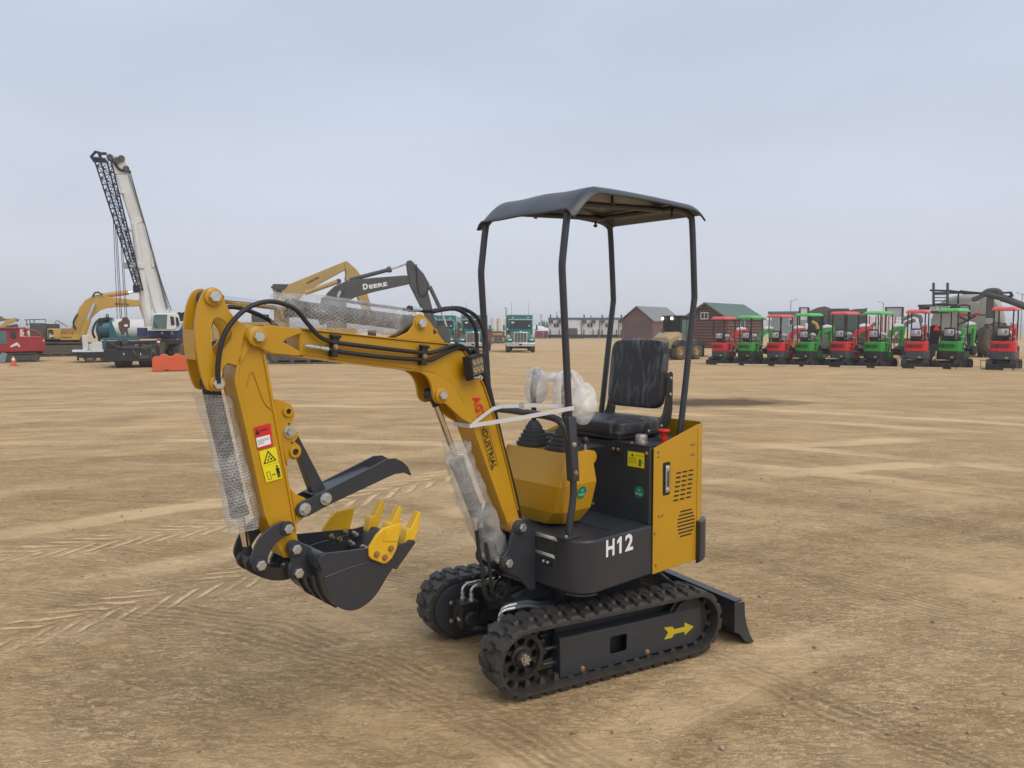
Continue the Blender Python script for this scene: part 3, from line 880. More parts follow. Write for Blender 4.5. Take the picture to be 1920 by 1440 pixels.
d = (Vector((0.700, 0, 0.975)) - Vector((0.776, 0, 1.2055))); d.normalize(); p = Vector((d.z, 0, -d.x))
pv = p if p.x < 0 else -p
put_text(lt, "AGT", Vector((0.808, HB + 0.0012, 1.304)), d * 0.108, pv * 0.043, bold=0.04)
U(lt, "lettering", REDS, boom)
lt = MB()
i0 = Vector((0.764, HB + 0.0012, 1.187))
put_text(lt, "INDUSTRIAL", i0, d * 0.225, pv * 0.029, bold=0.012)
for off in (-0.007, 0.036):
    a0 = i0 + pv * off; a1 = a0 + d * 0.225
    lt.add([a0, a1, a1 + pv * 0.002, a0 + pv * 0.002], [(0, 1, 2, 3)])
U(lt, "lettering", INK, boom)
# work light on the bend
wl = MB()
R_ = Matrix.Rotation(math.radians(8), 3, 'Y') @ Matrix.Rotation(math.radians(20), 3, 'Z')
wl.box((0.832, 0.094, 1.445), (0.100, 0.040, 0.082), R=R_)
wl.box((0.832, 0.082, 1.396), (0.07, 0.022, 0.02), R=R_)
wl.box((0.832, 0.098, 1.488), (0.112, 0.05, 0.008), R=R_)
for k in range(7):
    wl.box((0.832 + 0.0, 0.070, 1.42 + k * 0.009), (0.09, 0.02, 0.003), R=R_)
wlo = U(wl, "work_light", BLK, bevel=0.004)
ln = MB()
U(MB().box(Vector((0.832, 0.094, 1.445)) + R_ @ Vector((0, 0.021, 0)), (0.088, 0.003, 0.070), R=R_), "lens", mat("lamp_face", (0.16, 0.15, 0.13), 0.12, 0.3), wlo)
for i in range(3):
    for j in range(2):
        c = Vector((0.832, 0.094, 1.445)) + R_ @ Vector(((i - 1) * 0.029, 0.0225, (j - 0.5) * 0.033))
        U(MB().lathe([(0.0135, 0), (0.0135, 0.002), (0.010, 0.004), (0.004, 0.001)], c, R_ @ Vector((0, 1, 0)), 16), "led_reflector", mat("led_amber_reflector", (0.48, 0.36, 0.20), 0.18, 0.75, var=0.2, scale=90), wlo)
U(MB().hexbolt((0.80, 0.10, 1.394), (0, 1, 0), 0.008, 0.012).cyl((0.79, 0.10, 1.394), (0.84, 0.10, 1.396), 0.006), "mount_bolt", GALV, wlo)

# ---- dipper stick -----------------------------------------------------------------------------
HS = 0.055
st = MB()
st.prism([(1.808, 1.605), (1.826, 1.590), (1.850, 1.470), (1.858, 1.425), (1.823, 1.261), (1.761, 0.945), (1.717, 0.822), (1.690, 0.770), (1.660, 0.764), (1.636, 0.790), (1.630, 0.815), (1.641, 0.863), (1.664, 1.014), (1.718, 1.335), (1.748, 1.520), (1.752, 1.560), (1.770, 1.598)], -HS + 0.003, HS - 0.003)
stick = U(st, "dipper_stick", YEL, bevel=0.004)
def weld(path, r, name, parent):
    return U(MB().tube(path, r, 8, k=5), name, YEL, parent)
# side ribs (flange edges)
for sg in (1, -1):
    rp = MB().prism([(1.824, 1.590), (1.836, 1.540), (1.852, 1.468), (1.860, 1.425), (1.825, 1.261), (1.763, 0.945), (1.719, 0.822), (1.710, 0.824), (1.752, 0.945), (1.813, 1.261), (1.848, 1.425), (1.842, 1.46), (1.826, 1.535), (1.813, 1.585)], (HS - 0.003) * sg, (HS + 0.004) * sg)
    U(rp, "edge_rib", YEL, stick, bevel=0.002)
    rp = MB().prism([(1.746, 1.520), (1.716, 1.335), (1.662, 1.014), (1.639, 0.863), (1.647, 0.862), (1.671, 1.012), (1.726, 1.334), (1.756, 1.518)], (HS - 0.003) * sg, (HS + 0.003) * sg)
    U(rp, "edge_rib", YEL, stick, bevel=0.0015)
weld([(1.812, HS - 0.001, 1.405), (1.798, HS - 0.001, 1.455), (1.786, HS - 0.001, 1.44), (1.752, HS - 0.001, 1.345), (1.722, HS - 0.001, 1.315)], 0.0028, "weld_seam", stick)
# horn plates carrying both cylinders
horn = [(1.958, 1.722), (1.945, 1.735), (1.926, 1.741), (1.908, 1.735), (1.896, 1.720), (1.886, 1.695), (1.868, 1.660), (1.845, 1.632), (1.800, 1.608), (1.770, 1.606), (1.755, 1.585), (1.800, 1.540), (1.842, 1.480), (1.884, 1.485), (1.908, 1.448), (1.930, 1.396), (1.945, 1.396), (1.956, 1.404), (1.972, 1.450), (1.985, 1.530), (1.987, 1.610), (1.976, 1.680)]
hole = [(1.922, 1.637), (1.932, 1.615), (1.935, 1.580), (1.931, 1.530), (1.920, 1.503), (1.912, 1.502), (1.893, 1.532), (1.869, 1.562), (1.864, 1.580), (1.868, 1.600), (1.885, 1.625), (1.905, 1.640)]
for sg in (1, -1):
    U(MB().prism(round2(horn, 3), (HS - 0.008) * sg, (HS + 0.004) * sg, hole=round2(hole, 3)), "horn_plate", YEL, stick, bevel=0.002)
U(MB().prism([(1.986, 1.50), (1.988, 1.60), (1.980, 1.60), (1.978, 1.50)], -HS + 0.009, HS - 0.009), "horn_web", YEL, stick)
U(MB().cyl((1.783, -HS, 1.575), (1.783, HS, 1.575), 0.040, n=24), "pivot_tube", YEL, stick)
pinset(1.926, 1.709, HS + 0.004, stick, boss=0.030)
pinset(1.922, 1.418, HS + 0.004, stick, boss=0.026)
# thumb mounting: perforated lug plate at mid-stick, gusset lower down
lug = [(1.705, 1.333), (1.660, 1.336), (1.638, 1.322), (1.628, 1.300), (1.628, 1.280), (1.640, 1.258), (1.633, 1.243), (1.618, 1.225), (1.616, 1.205), (1.628, 1.188), (1.610, 1.172), (1.603, 1.150), (1.612, 1.130), (1.632, 1.122), (1.655, 1.128), (1.664, 1.110)]
for sg in (1, -1):
    lo = U(MB().prism(round2(lug, 3), 0.022 * sg, 0.032 * sg), "thumb_lug", YEL, stick, bevel=0.002)
    for (u, z, r) in ((1.655, 1.303, 0.010), (1.631, 1.152, 0.012), (1.651, 1.257, 0.0035), (1.640, 1.186, 0.0035)):
        if sg > 0:
            if r > 0.005:
                U(MB().lathe([(r + 0.010, 0), (r + 0.010, 0.008), (r + 0.008, 0.010), (r, 0.010), (r, 0.002)], (u, 0.032, z), (0, 1, 0), 20), "eye_boss", YEL, lo)
            U(MB().lathe([(r, 0.0), (r, 0.0025)], (u, 0.032, z), (0, 1, 0), 16), "eye_hole", BLK, lo)
U(MB().hexbolt((1.650, 0.032, 1.228), (0, 1, 0), 0.0175, 0.022), "pin_bolt", GALV, stick)
for sg in (1, -1):
    U(MB().prism([(1.654, 1.018), (1.632, 0.995), (1.595, 0.975), (1.590, 0.930), (1.606, 0.900), (1.634, 0.885)], 0.030 * sg, 0.042 * sg), "thumb_gusset", YEL, stick, bevel=0.002)
# warning labels
yl = HS + 0.0005
dg = MB().prism([(1.795, 1.257), (1.732, 1.268), (1.724, 1.186), (1.781, 1.177)], yl, yl + 0.0006)
do_ = U(dg, "danger_label", REDS, stick)
def lab(mb, o, ex, ey, pts):                         # polygon on a label; o, ex, ey span the label
    o, ex, ey = Vector(o), Vector(ex), Vector(ey)
    mb.add([o + ex * a + ey * b_ for a, b_ in pts], [list(range(len(pts)))])
o_ = Vector((1.785, yl + 0.0012, 1.181)); ex_ = Vector((-0.057, 0, 0.0095)); ey_ = Vector((0.011, 0, 0.079))
m_ = MB(); lab(m_, o_, ex_, ey_, [(0.06, 0.05), (0.94, 0.05), (0.94, 0.48), (0.06, 0.48)]); U(m_, "label_panel", WHT, do_)
m_ = MB(); lab(m_, o_ + Vector((0, 0.0006, 0)), ex_, ey_, [(0.06, 0.62), (0.34, 0.62), (0.20, 0.88)]); put_text(m_, "DANGER", o_ + ex_ * 0.38 + ey_ * 0.70, ex_ * 0.5, ey_ * 0.10, 0.02)
for k in range(4):
    lab(m_, o_ + Vector((0, 0.0006, 0)), ex_, ey_, [(0.12, 0.36 - 0.06 * k), (0.88 if k < 2 else 0.5, 0.36 - 0.06 * k), (0.88 if k < 2 else 0.5, 0.345 - 0.06 * k), (0.12, 0.345 - 0.06 * k)])
U(m_, "label_print", INK, do_)
w1 = MB().prism([(1.777, 1.171), (1.714, 1.182), (1.7045, 1.1265), (1.767, 1.114)], yl, yl + 0.0006)
w2 = MB().prism([(1.7662, 1.1135), (1.704, 1.125), (1.691, 1.065), (1.753, 1.057)], yl, yl + 0.0006)
for k, (mb_, o_, ex_, ey_) in enumerate(((w1, Vector((1.767, yl + 0.0012, 1.114)), Vector((-0.0625, 0, 0.0125)), Vector((0.010, 0, 0.0565))), (w2, Vector((1.753, yl + 0.0012, 1.057)), Vector((-0.062, 0, 0.008)), Vector((0.013, 0, 0.058))))):
    wo = U(mb_, "warning_label", YELS, stick)
    m_ = MB()
    if k == 0:
        tri = [(0.10, 0.14), (0.90, 0.14), (0.50, 0.92)]; tin = [(0.21, 0.20), (0.79, 0.20), (0.50, 0.78)]
        for i in range(3):
            lab(m_, o_, ex_, ey_, [tri[i], tri[(i + 1) % 3], tin[(i + 1) % 3], tin[i]])
        for cx, cz, r in ((0.42, 0.32, 0.06), (0.60, 0.34, 0.07), (0.50, 0.50, 0.05)):
            lab(m_, o_, ex_, ey_, [(cx + r * math.cos(2 * PI * i / 8), cz + r * math.sin(2 * PI * i / 8)) for i in range(8)])
        lab(m_, o_, ex_, ey_, [(0.45, 0.42), (0.50, 0.42), (0.58, 0.62), (0.53, 0.62)])
    else:
        for q in ([(0.14, 0.12), (0.17, 0.12), (0.17, 0.62), (0.14, 0.62)], [(0.33, 0.12), (0.36, 0.12), (0.36, 0.62), (0.33, 0.62)], [(0.17, 0.12), (0.33, 0.12), (0.33, 0.15), (0.17, 0.15)], [(0.17, 0.59), (0.33, 0.59), (0.33, 0.62), (0.17, 0.62)],
                  [(0.42, 0.37), (0.48, 0.30), (0.48, 0.35), (0.60, 0.35), (0.60, 0.30), (0.66, 0.37), (0.60, 0.44), (0.60, 0.39), (0.48, 0.39), (0.48, 0.44)],
                  [(0.73, 0.36), (0.93, 0.36), (0.93, 0.72), (0.73, 0.72)], [(0.74, 0.10), (0.82, 0.10), (0.82, 0.36), (0.74, 0.36)], [(0.84, 0.10), (0.92, 0.10), (0.92, 0.36), (0.84, 0.36)]):
            lab(m_, o_, ex_, ey_, q)
        lab(m_, o_, ex_, ey_, [(0.83 + 0.065 * math.cos(2 * PI * i / 10), 0.82 + 0.07 * math.sin(2 * PI * i / 10)) for i in range(10)])
    U(m_, "label_print", INK, wo)

# ---- thumb ------------------------------------------------------------------------------------
th = [(1.641, 0.940), (1.632, 0.958), (1.610, 0.970), (1.590, 0.972), (1.300, 1.066), (1.245, 1.084), (1.205, 1.082), (1.170, 1.064), (1.145, 1.040), (1.128, 1.004), (1.134, 1.003), (1.165, 1.019), (1.210, 1.018), (1.250, 1.008), (1.505, 0.938), (1.590, 0.909), (1.620, 0.908), (1.637, 0.922)]
tb = MB(); tb.prism(th, 0.046, 0.054); tb.prism(th, -0.054, -0.046)
tb.loft([[(1.560, -0.046, 0.985), (1.560, 0.046, 0.985), (1.562, 0.046, 0.978), (1.562, -0.046, 0.978)], [(1.300, -0.046, 1.050), (1.300, 0.046, 1.050), (1.302, 0.046, 1.043), (1.302, -0.046, 1.043)]])
tho = U(tb, "thumb", CHR, bevel=0.0015)
U(MB().prism([(1.640, 1.228), (1.622, 1.232), (1.610, 1.212), (1.485, 0.965), (1.515, 0.945), (1.545, 0.955)], -0.020, 0.020), "brace_arm", CHR, tho, bevel=0.002)
for u, z in ((1.606, 0.938), (1.520, 0.964)):
    U(MB().hexbolt((u, 0.054, z), (0, 1, 0), 0.0175, 0.020), "pin_bolt", GALV, tho)

# ---- bucket linkage ---------------------------------------------------------------------------
hl = [(1.668, 0.882), (1.676, 0.900), (1.695, 0.911), (1.715, 0.911), (1.757, 0.896), (1.801, 0.856), (1.824, 0.803), (1.822, 0.775), (1.810, 0.755), (1.792, 0.747), (1.775, 0.752), (1.765, 0.768), (1.760, 0.800), (1.734, 0.836), (1.702, 0.855), (1.680, 0.858), (1.670, 0.868)]
for sg in (1, -1):
    lo = U(MB().prism(round2(hl, 3), 0.068 * sg, 0.080 * sg), "curved_link", CHR, bevel=0.002)
    if sg > 0:
        for u, z in ((1.690, 0.886), (1.795, 0.774)):
            U(MB().lathe([(0.026, 0), (0.026, 0.006)], (u, 0.080, z), (0, 1, 0), 24), "pin_boss", CHR, lo)
            U(MB().hexbolt((u, 0.086, z), (0, 1, 0), 0.0185, 0.018, False), "pin_bolt", GALV, lo)
            U(MB().cyl((u, -0.085, z), (u, 0.08, z), 0.016, n=14), "pin", GALV, lo)
ll = [(1.820, 0.790), (1.830, 0.770), (1.815, 0.742), (1.752, 0.702), (1.701, 0.686), (1.660, 0.686), (1.640, 0.705), (1.645, 0.730), (1.662, 0.738), (1.700, 0.732), (1.745, 0.748), (1.785, 0.795), (1.800, 0.802)]
U(MB().prism(round2(ll, 3), 0.022, 0.044).prism(round2(ll, 3), -0.044, -0.022).cyl((1.796, -0.05, 0.774), (1.796, 0.05, 0.774), 0.026), "lower_link", BLK, bevel=0.002)

# ---- bucket -----------------------------------------------------------------------------------
bk_side = [(1.275, 0.764), (1.215, 0.767)] + round_open([(1.323, 0.653), (1.368, 0.598), (1.405, 0.570), (1.456, 0.553), (1.505, 0.561), (1.546, 0.590), (1.573, 0.633), (1.588, 0.685), (1.604, 0.740), (1.614, 0.758), (1.616, 0.772), (1.606, 0.786), (1.585, 0.792)]) + [(1.399, 0.776)]
bu = MB()
bu.prism(bk_side, 0.160, 0.170); bu.prism(bk_side, -0.170, -0.160)
shell = [(1.215, 0.767)] + round_open([(1.323, 0.653), (1.368, 0.598), (1.405, 0.570), (1.456, 0.553), (1.505, 0.561), (1.546, 0.590), (1.573, 0.633), (1.588, 0.685), (1.600, 0.735), (1.612, 0.762)])
L = []
for i, p in enumerate(shell):
    a = Vector(shell[max(i - 1, 0)]); b_ = Vector(shell[min(i + 1, len(shell) - 1)])
    n_ = (b_ - a).normalized(); n_ = Vector((-n_.y, n_.x)) * -0.008
    L.append([(p[0], -0.160, p[1]), (p[0], 0.160, p[1]), (p[0] - n_.x, 0.160, p[1] - n_.y), (p[0] - n_.x, -0.160, p[1] - n_.y)])
bu.loft(L)
buck = U(bu, "bucket", CHR, bevel=0.0015)
lip = MB().loft([[(1.150 + a, y, 0.786 + b_) for a, b_ in ((0.0, 0.012), (0.012, 0.020), (0.135, -0.070), (0.125, -0.082))] for y in (-0.170, 0.170)])
U(MB().prism([(1.215, 0.772), (1.196, 0.768), (1.192, 0.757), (1.282, 0.668), (1.300, 0.676)], -0.169, 0.169), "cutting_edge", CHR, buck, bevel=0.0015)
for sg in (1, -1):
    U(MB().tube([(1.590, 0.170 * sg, 0.705), (1.45, 0.171 * sg, 0.722), (1.30, 0.171 * sg, 0.715)], 0.003, 6, k=3), "weld_seam", CHR, buck)
U(MB().tube([(1.57, -0.158, 0.718), (1.45, -0.158, 0.735), (1.30, -0.158, 0.745)], 0.003, 6), "weld_seam", CHR, buck)
U(MB().cyl((1.592, -0.159, 0.762), (1.592, 0.159, 0.762), 0.030, n=24), "cross_tube", CHR, buck)
for y in (-0.06, 0.02, 0.09):
    U(MB().prism([(1.600, 0.700), (1.588, 0.640), (1.556, 0.585), (1.51, 0.552), (1.50, 0.560), (1.545, 0.592), (1.572, 0.635), (1.587, 0.69)], y, y + 0.012), "wear_strip", CHR, buck)
be = [(1.690, 0.800), (1.688, 0.822), (1.672, 0.836), (1.652, 0.834), (1.634, 0.820), (1.575, 0.778), (1.570, 0.735), (1.588, 0.690), (1.640, 0.688), (1.672, 0.694), (1.686, 0.712), (1.686, 0.738), (1.676, 0.756), (1.676, 0.775)]
for sg in (1, -1):
    eo = U(MB().prism(round2(be, 3), 0.066 * sg, 0.080 * sg), "bucket_ear", CHR, buck, bevel=0.002)
    for u, z in ((1.662, 0.806), (1.655, 0.717)):
        U(MB().lathe([(0.026, 0), (0.026, 0.008)], (u, 0.080 * sg, z), (0, sg, 0), 24), "pin_boss", CHR, buck)
        if sg > 0:
            U(MB().hexbolt((u, 0.088, z), (0, 1, 0), 0.0185, 0.018, False), "pin_bolt", GALV, buck)
            U(MB().cyl((u, -0.09, z), (u, 0.08, z), 0.016, n=14), "pin", GALV, buck)
# teeth: adapter block tapering to a chisel
for y in (-0.135, 0.0, 0.135):
    t = MB(); w2_ = 0.0215
    sec = [((1.238, 0.752), (1.200, 0.738), 1.0), ((1.224, 0.806), (1.180, 0.780), 1.0), ((1.216, 0.813), (1.174, 0.787), 0.94), ((1.204, 0.812), (1.169, 0.793), 0.88), ((1.163, 0.876), (1.149, 0.867), 0.80)]
    L = []
    for a, b_, k in sec:
        L.append([(a[0], y - w2_ * k, a[1]), (a[0], y + w2_ * k, a[1]), (b_[0], y + w2_ * k, b_[1]), (b_[0], y - w2_ * k, b_[1])])
    t.loft(L)
    # scooped face
    U(t, "bucket_tooth", BRT, buck, bevel=0.003)
    for dy in (-0.0, ):
        pass
for (u, y, z) in ((1.275, -0.14, 0.752), (1.302, -0.125, 0.722), (1.272, 0.03, 0.752), (1.298, 0.03, 0.722), (1.275, 0.115, 0.752), (1.298, -0.03, 0.722)):
    U(MB().hexbolt((u, y, z - 0.012), (0.7, 0, 0.7), 0.009, 0.026), "bolt", ZINC, buck)
for sg in (1, -1):
    sc = MB().prism([(1.262, 0.852), (1.350, 0.847), (1.380, 0.825), (1.412, 0.785), (1.414, 0.752), (1.405, 0.738), (1.350, 0.708), (1.335, 0.708), (1.312, 0.722), (1.290, 0.755)], 0.171 * sg, 0.185 * sg)
    so2 = U(sc, "side_cutter", BRT, buck, bevel=0.004)
    if sg > 0:
        U(MB().prism([(1.275, 0.842), (1.343, 0.838), (1.352, 0.795), (1.285, 0.785)], 0.1855, 0.188), "raised_face", BRT, so2, bevel=0.0015)
    for u, z in ((1.382, 0.752), (1.346, 0.733), (1.318, 0.762)):
        if sg > 0:
            U(MB().hexbolt((u, 0.185, z), (0, 1, 0), 0.0095, 0.012), "bolt", COPR, so2)
        else:
            U(MB().hexbolt((u, -0.160, z), (0, 1, 0), 0.009, 0.016), "bolt", mat("gold_nut", (0.55, 0.46, 0.22), 0.3, 0.9, var=0.15, scale=50), so2)

# ---- cylinders --------------------------------------------------------------------------------
def cylinder(name, p0, p1, split, R, r, port=True):
    """barrel from p0 to the split point, chromed rod on to p1"""
    p0, p1 = Vector(p0), Vector(p1); d = (p1 - p0); q = p0 + d * split; dn = d.normalized()
    m_ = MB()
    m_.lathe([(R * 0.55, -R * 0.3), (R * 0.8, 0.012), (R, 0.018), (R, (q - p0).length - 0.03), (R * 1.10, (q - p0).length - 0.028), (R * 1.10, (q - p0).length)], p0, dn, 24)
    m_.cyl(p0 + Vector((0, -0.028, 0)), p0 + Vector((0, 0.028, 0)), R * 0.85, n=18)
    c = U(m_, name, BLK, bevel=0.0)
    U(MB().cyl(q - dn * 0.01, p1 - dn * 0.022, r, n=18), "rod", CHRM, c)
    U(MB().cyl(p1 + Vector((0, -0.03, 0)), p1 + Vector((0, 0.03, 0)), 0.024, n=18).cyl(p1 - dn * 0.055, p1 - dn * 0.01, r * 1.15, n=14), "rod_eye", BLK, c)
    return c
c1 = cylinder("dipper_cylinder", (1.070, 0, 1.625), (1.926, 0, 1.709), 0.66, 0.031, 0.0145)
U(MB().tube([(1.11, 0.0, 1.682), (1.30, 0.0, 1.700), (1.470, 0.0, 1.717), (1.490, 0, 1.708), (1.494, 0, 1.685)], 0.006, 8, k=4), "hard_line", BLK, c1)
c2 = cylinder("bucket_cylinder", (1.922, 0, 1.418), (1.796, 0, 0.774), 0.74, 0.030, 0.014)
c3 = cylinder("boom_cylinder", (0.643, 0, 0.548), (0.984, 0, 1.326), 0.62, 0.032, 0.0145)

# ---- hoses ------------------------------------------------------------------------------------
def hose(path, r=0.0085, k=6, par=exc, y=None, mt=HOSE):
    P_ = [(p[0], y, p[1]) for p in path] if y is not None else path
    return U(MB().tube(P_, r, 10, k=k), "hydraulic_hose", mt, par)
h1 = [(1.925, 1.420), (1.925, 1.485), (1.903, 1.580), (1.850, 1.650), (1.787, 1.688), (1.720, 1.697), (1.646, 1.673), (1.595, 1.626), (1.549, 1.578), (1.502, 1.556), (1.461, 1.549), (1.286, 1.528), (1.097, 1.507), (1.030, 1.507), (0.944, 1.529), (0.882, 1.533), (0.827, 1.510), (0.790, 1.466), (0.752, 1.385)]
hp = [(u, 0.075 if 0.95 < u < 1.6 else (0.085 if u > 1.6 else max(0.035, 0.075 - (0.95 - u) * 0.2)), z) for u, z in h1]
hose(hp)
h2 = [(1.510, 1.527), (1.461, 1.517), (1.287, 1.494), (1.089, 1.477), (1.039, 1.476), (0.962, 1.505), (0.891, 1.522), (0.846, 1.510), (0.800, 1.46), (0.765, 1.39)]
hose([(u, 0.073 if u > 0.95 else max(0.03, 0.073 - (0.95 - u) * 0.2), z) for u, z in h2])
qf = MB()
qf.lathe([(0.006, 0.0), (0.006, 0.012), (0.010, 0.013), (0.010, 0.030), (0.007, 0.031), (0.007, 0.036), (0.009, 0.037), (0.009, 0.055), (0.006, 0.056), (0.006, 0.060), (0.0095, 0.061), (0.0095, 0.094)], (1.603, 0.073, 1.5415), (-0.988, 0, -0.15), 12)
U(qf, "quick_coupler", GALV)
for u, z in ((1.482, 1.535), (1.077, 1.491)):
    m_ = MB().box((u, 0.068, z), (0.026, 0.028, 0.074), R=Matrix.Rotation(math.radians(-7), 3, 'Y'))
    m_.box((u - 0.002, 0.075, z + 0.040), (0.040, 0.026, 0.012), R=Matrix.Rotation(math.radians(-7), 3, 'Y'))
    co_ = U(m_, "hose_clamp", BLK, bevel=0.003)
    U(MB().hexbolt((u, 0.082, z), (0, 1, 0), 0.0075, 0.007), "bolt", COPR, co_)
hose([(1.915, -0.05, 1.45), (1.90, -0.085, 1.56), (1.868, -0.08, 1.655), (1.826, -0.08, 1.679), (1.777, -0.08, 1.678), (1.728, -0.08, 1.663), (1.665, -0.08, 1.634), (1.60, -0.07, 1.58), (1.50, -0.07, 1.55)])
hose([(1.102, 0.0, 1.686), (1.060, 0, 1.683), (0.992, 0, 1.678), (0.896, 0, 1.692), (0.814, 0, 1.690), (0.739, 0.005, 1.654), (0.700, 0.01, 1.580), (0.700, 0.015, 1.521), (0.715, 0.02, 1.450), (0.69, 0.02, 1.34)])
hose([(1.006, 0.03, 1.674), (0.883, 0.03, 1.688), (0.810, 0.03, 1.657), (0.768, 0.03, 1.603), (0.757, 0.03, 1.508), (0.73, 0.03, 1.41)])
U(MB().lathe([(0.013, 0), (0.013, 0.02), (0.009, 0.022), (0.009, 0.05)], (1.085, 0.0, 1.685), (-1, 0, -0.06), 10), "hose_fitting", GALV)
U(MB().ell((1.094, 0.0, 1.686), (0.014, 0.014, 0.014), 10, 8), "banjo_fitting", BLK)
# black sleeve carrying the bundle down the back of the boom
U(MB().tube([(0.795, 0.045, 1.518), (0.748, 0.035, 1.462), (0.716, 0.03, 1.385), (0.684, 0.025, 1.285), (0.650, 0.022, 1.180), (0.618, 0.02, 1.075), (0.574, 0.018, 0.940), (0.535, 0.015, 0.825), (0.498, 0.01, 0.700), (0.47, 0.0, 0.63)], [0.014, 0.018, 0.020, 0.021, 0.021, 0.022, 0.024, 0.024, 0.022, 0.02], 12, k=5), "hose_sleeve", BLK)
# hoses hanging below the boom cylinder
for dx in (0.0, 0.045):
    hose([(0.735 - dx, 0.02, 0.82), (0.772 - dx, 0.035 - dx * 0.4, 0.74), (0.765 - dx, 0.04, 0.64), (0.752 - dx, 0.05, 0.53), (0.742 - dx, 0.05, 0.44), (0.715 - dx, 0.045, 0.385), (0.66 - dx, 0.03, 0.37), (0.58 - dx * 0.5, 0.01, 0.40), (0.50, 0.0, 0.43)], 0.0085)
    U(MB().lathe([(0.012, 0), (0.012, 0.05), (0.009, 0.055)], (0.778 - dx, 0.036 - dx * 0.4, 0.765), (0.0, 0.05, -1), 10), "hose_fitting", GALV)
for i in range(4):
    a = i * 0.03
    hose([(0.62 + a * 0.4, 0.05 - a, 0.42 - a * 0.3), (0.60, 0.02 - a, 0.33 + a * 0.3), (0.52, 0.0 - a, 0.31 + a), (0.40, 0.01 - a, 0.36), (0.30, 0.0, 0.39)], 0.008)

# ---- seat box, console, side panels -----------------------------------------------------------
sb = MB().bx(-0.40, -0.02, -0.380, 0.380, 0.661, 1.036)
sbo = U(sb, "seat_box", CHR, bevel=0.003)
U(MB().bx(-0.42, -0.016, -0.379, 0.379, 1.0365, 1.041), "deck_plate", BLK, sbo, bevel=0.001)
U(MB().bx(-0.30, -0.022, 0.205, 0.375, 1.0415, 1.0445), "deck_lid", CHR, sbo, bevel=0.001)
U(MB().bx(-0.0195, -0.010, 0.145, 0.215, 0.985, 1.043).bx(-0.06, -0.010, 0.145, 0.215, 1.043, 1.048), "hinge", BLK, sbo, bevel=0.001)
for v, z in ((0.010, 1.008), (0.160, 1.008), (0.192, 1.008), (0.362, 1.008), (0.020, 0.706)):
    U(MB().hexbolt((-0.0195 if v < 0.1 or v > 0.3 else -0.0100, v, z), (1, 0, 0), 0.007, 0.007), "bolt", COPR, sbo)
fl = U(MB().bx(-0.0195, -0.0188, 0.245, 0.347, 0.932, 1.006), "fuel_label", YELS, sbo)
m_ = MB(); o_ = Vector((-0.0183, 0.245, 0.932)); ex_ = Vector((0, 0.102, 0)); ey_ = Vector((0, 0, 0.074))
for q in ([(0.20, 0.70), (0.38, 0.70), (0.29, 0.90)], [(0.68, 0.14), (0.82, 0.14), (0.82, 0.56), (0.68, 0.56)], [(0.64, 0.10), (0.86, 0.10), (0.86, 0.14), (0.64, 0.14)], [(0.86, 0.30), (0.90, 0.26), (0.90, 0.44), (0.86, 0.50)]):
    lab(m_, o_, ex_, ey_, q)
for k in range(5):
    lab(m_, o_, ex_, ey_, [(0.06, 0.62 - 0.09 * k), (0.56 - 0.05 * (k % 2), 0.62 - 0.09 * k), (0.56 - 0.05 * (k % 2), 0.60 - 0.09 * k), (0.06, 0.60 - 0.09 * k)])
lab(m_, o_, ex_, ey_, [(0.5, 0.80), (0.94, 0.80), (0.94, 0.775), (0.5, 0.775)])
U(m_, "label_print", mat("faded_ink", (0.10, 0.10, 0.012), 0.5), fl)
MINT = mat("mint_print", (0.42, 0.68, 0.55), 0.5, var=0.02)
def qc(c, ex, ez, r, parent):
    c, ex, ez = Vector(c), Vector(ex), Vector(ez); n_ = ex.cross(ez)
    m2 = MB(); m2.lathe([(r, 0), (r, 0.0008)], c, n_, 28)
    q_ = U(m2, "inspection_sticker", GRNS, parent)
    m2 = MB(); put_text(m2, "QC", c + n_ * 0.0014 - ex * 0.3 * r + ez * 0.12 * r, ex * 0.62 * r, ez * 0.42 * r, 0.02)
    put_text(m2, "PASS", c + n_ * 0.0014 - ex * 0.68 * r - ez * 0.52 * r, ex * 1.36 * r, ez * 0.42 * r, 0.02)
    U(m2, "lettering", MINT, q_)
qc((-0.0195, 0.318, 0.812), (0, 1, 0), (0, 0, 1), 0.030, sbo)
# filler cap, red stop knob, throttle lever
fc = MB().lathe([(0.034, 0), (0.034, 0.006), (0.026, 0.008), (0.026, 0.012), (0.028, 0.014), (0.028, 0.034), (0.026, 0.040), (0.018, 0.043)], (-0.085, 0.275, 1.0447), (0, 0, 1), 24)
for k in range(20):
    a = 2 * PI * k / 20
    fc.box((-0.085 + 0.0285 * math.cos(a), 0.275 + 0.0285 * math.sin(a), 1.068), (0.004, 0.004, 0.02), rz=a)
U(fc, "filler_cap", mat("cap_metal", (0.60, 0.57, 0.54), 0.3, 0.9, var=0.1, scale=60))
for a, b_ in ((-0.03, 0.24), (-0.03, 0.30)):
    U(MB().hexbolt((a, b_ + 0.02, 1.0447), (0, 0, 1), 0.007, 0.006), "bolt", COPR, sbo)
rk = MB().lathe([(0.017, 0), (0.017, 0.02), (0.014, 0.022), (0.014, 0.045), (0.016, 0.048), (0.030, 0.050), (0.030, 0.056), (0.026, 0.060)], (-0.20, 0.325, 1.0447), (0, 0, 1), 20)
U(rk, "stop_knob", REDP)
tl = MB().tube([(0.222, 0.178, 0.99), (0.222, 0.184, 1.03), (0.226, 0.186, 1.062)], 0.006, 8)
to_ = U(tl, "throttle_lever", GALV)
U(MB().ell((0.226, 0.187, 1.075), (0.017, 0.017, 0.019), 14, 10), "knob", BLK, to_)

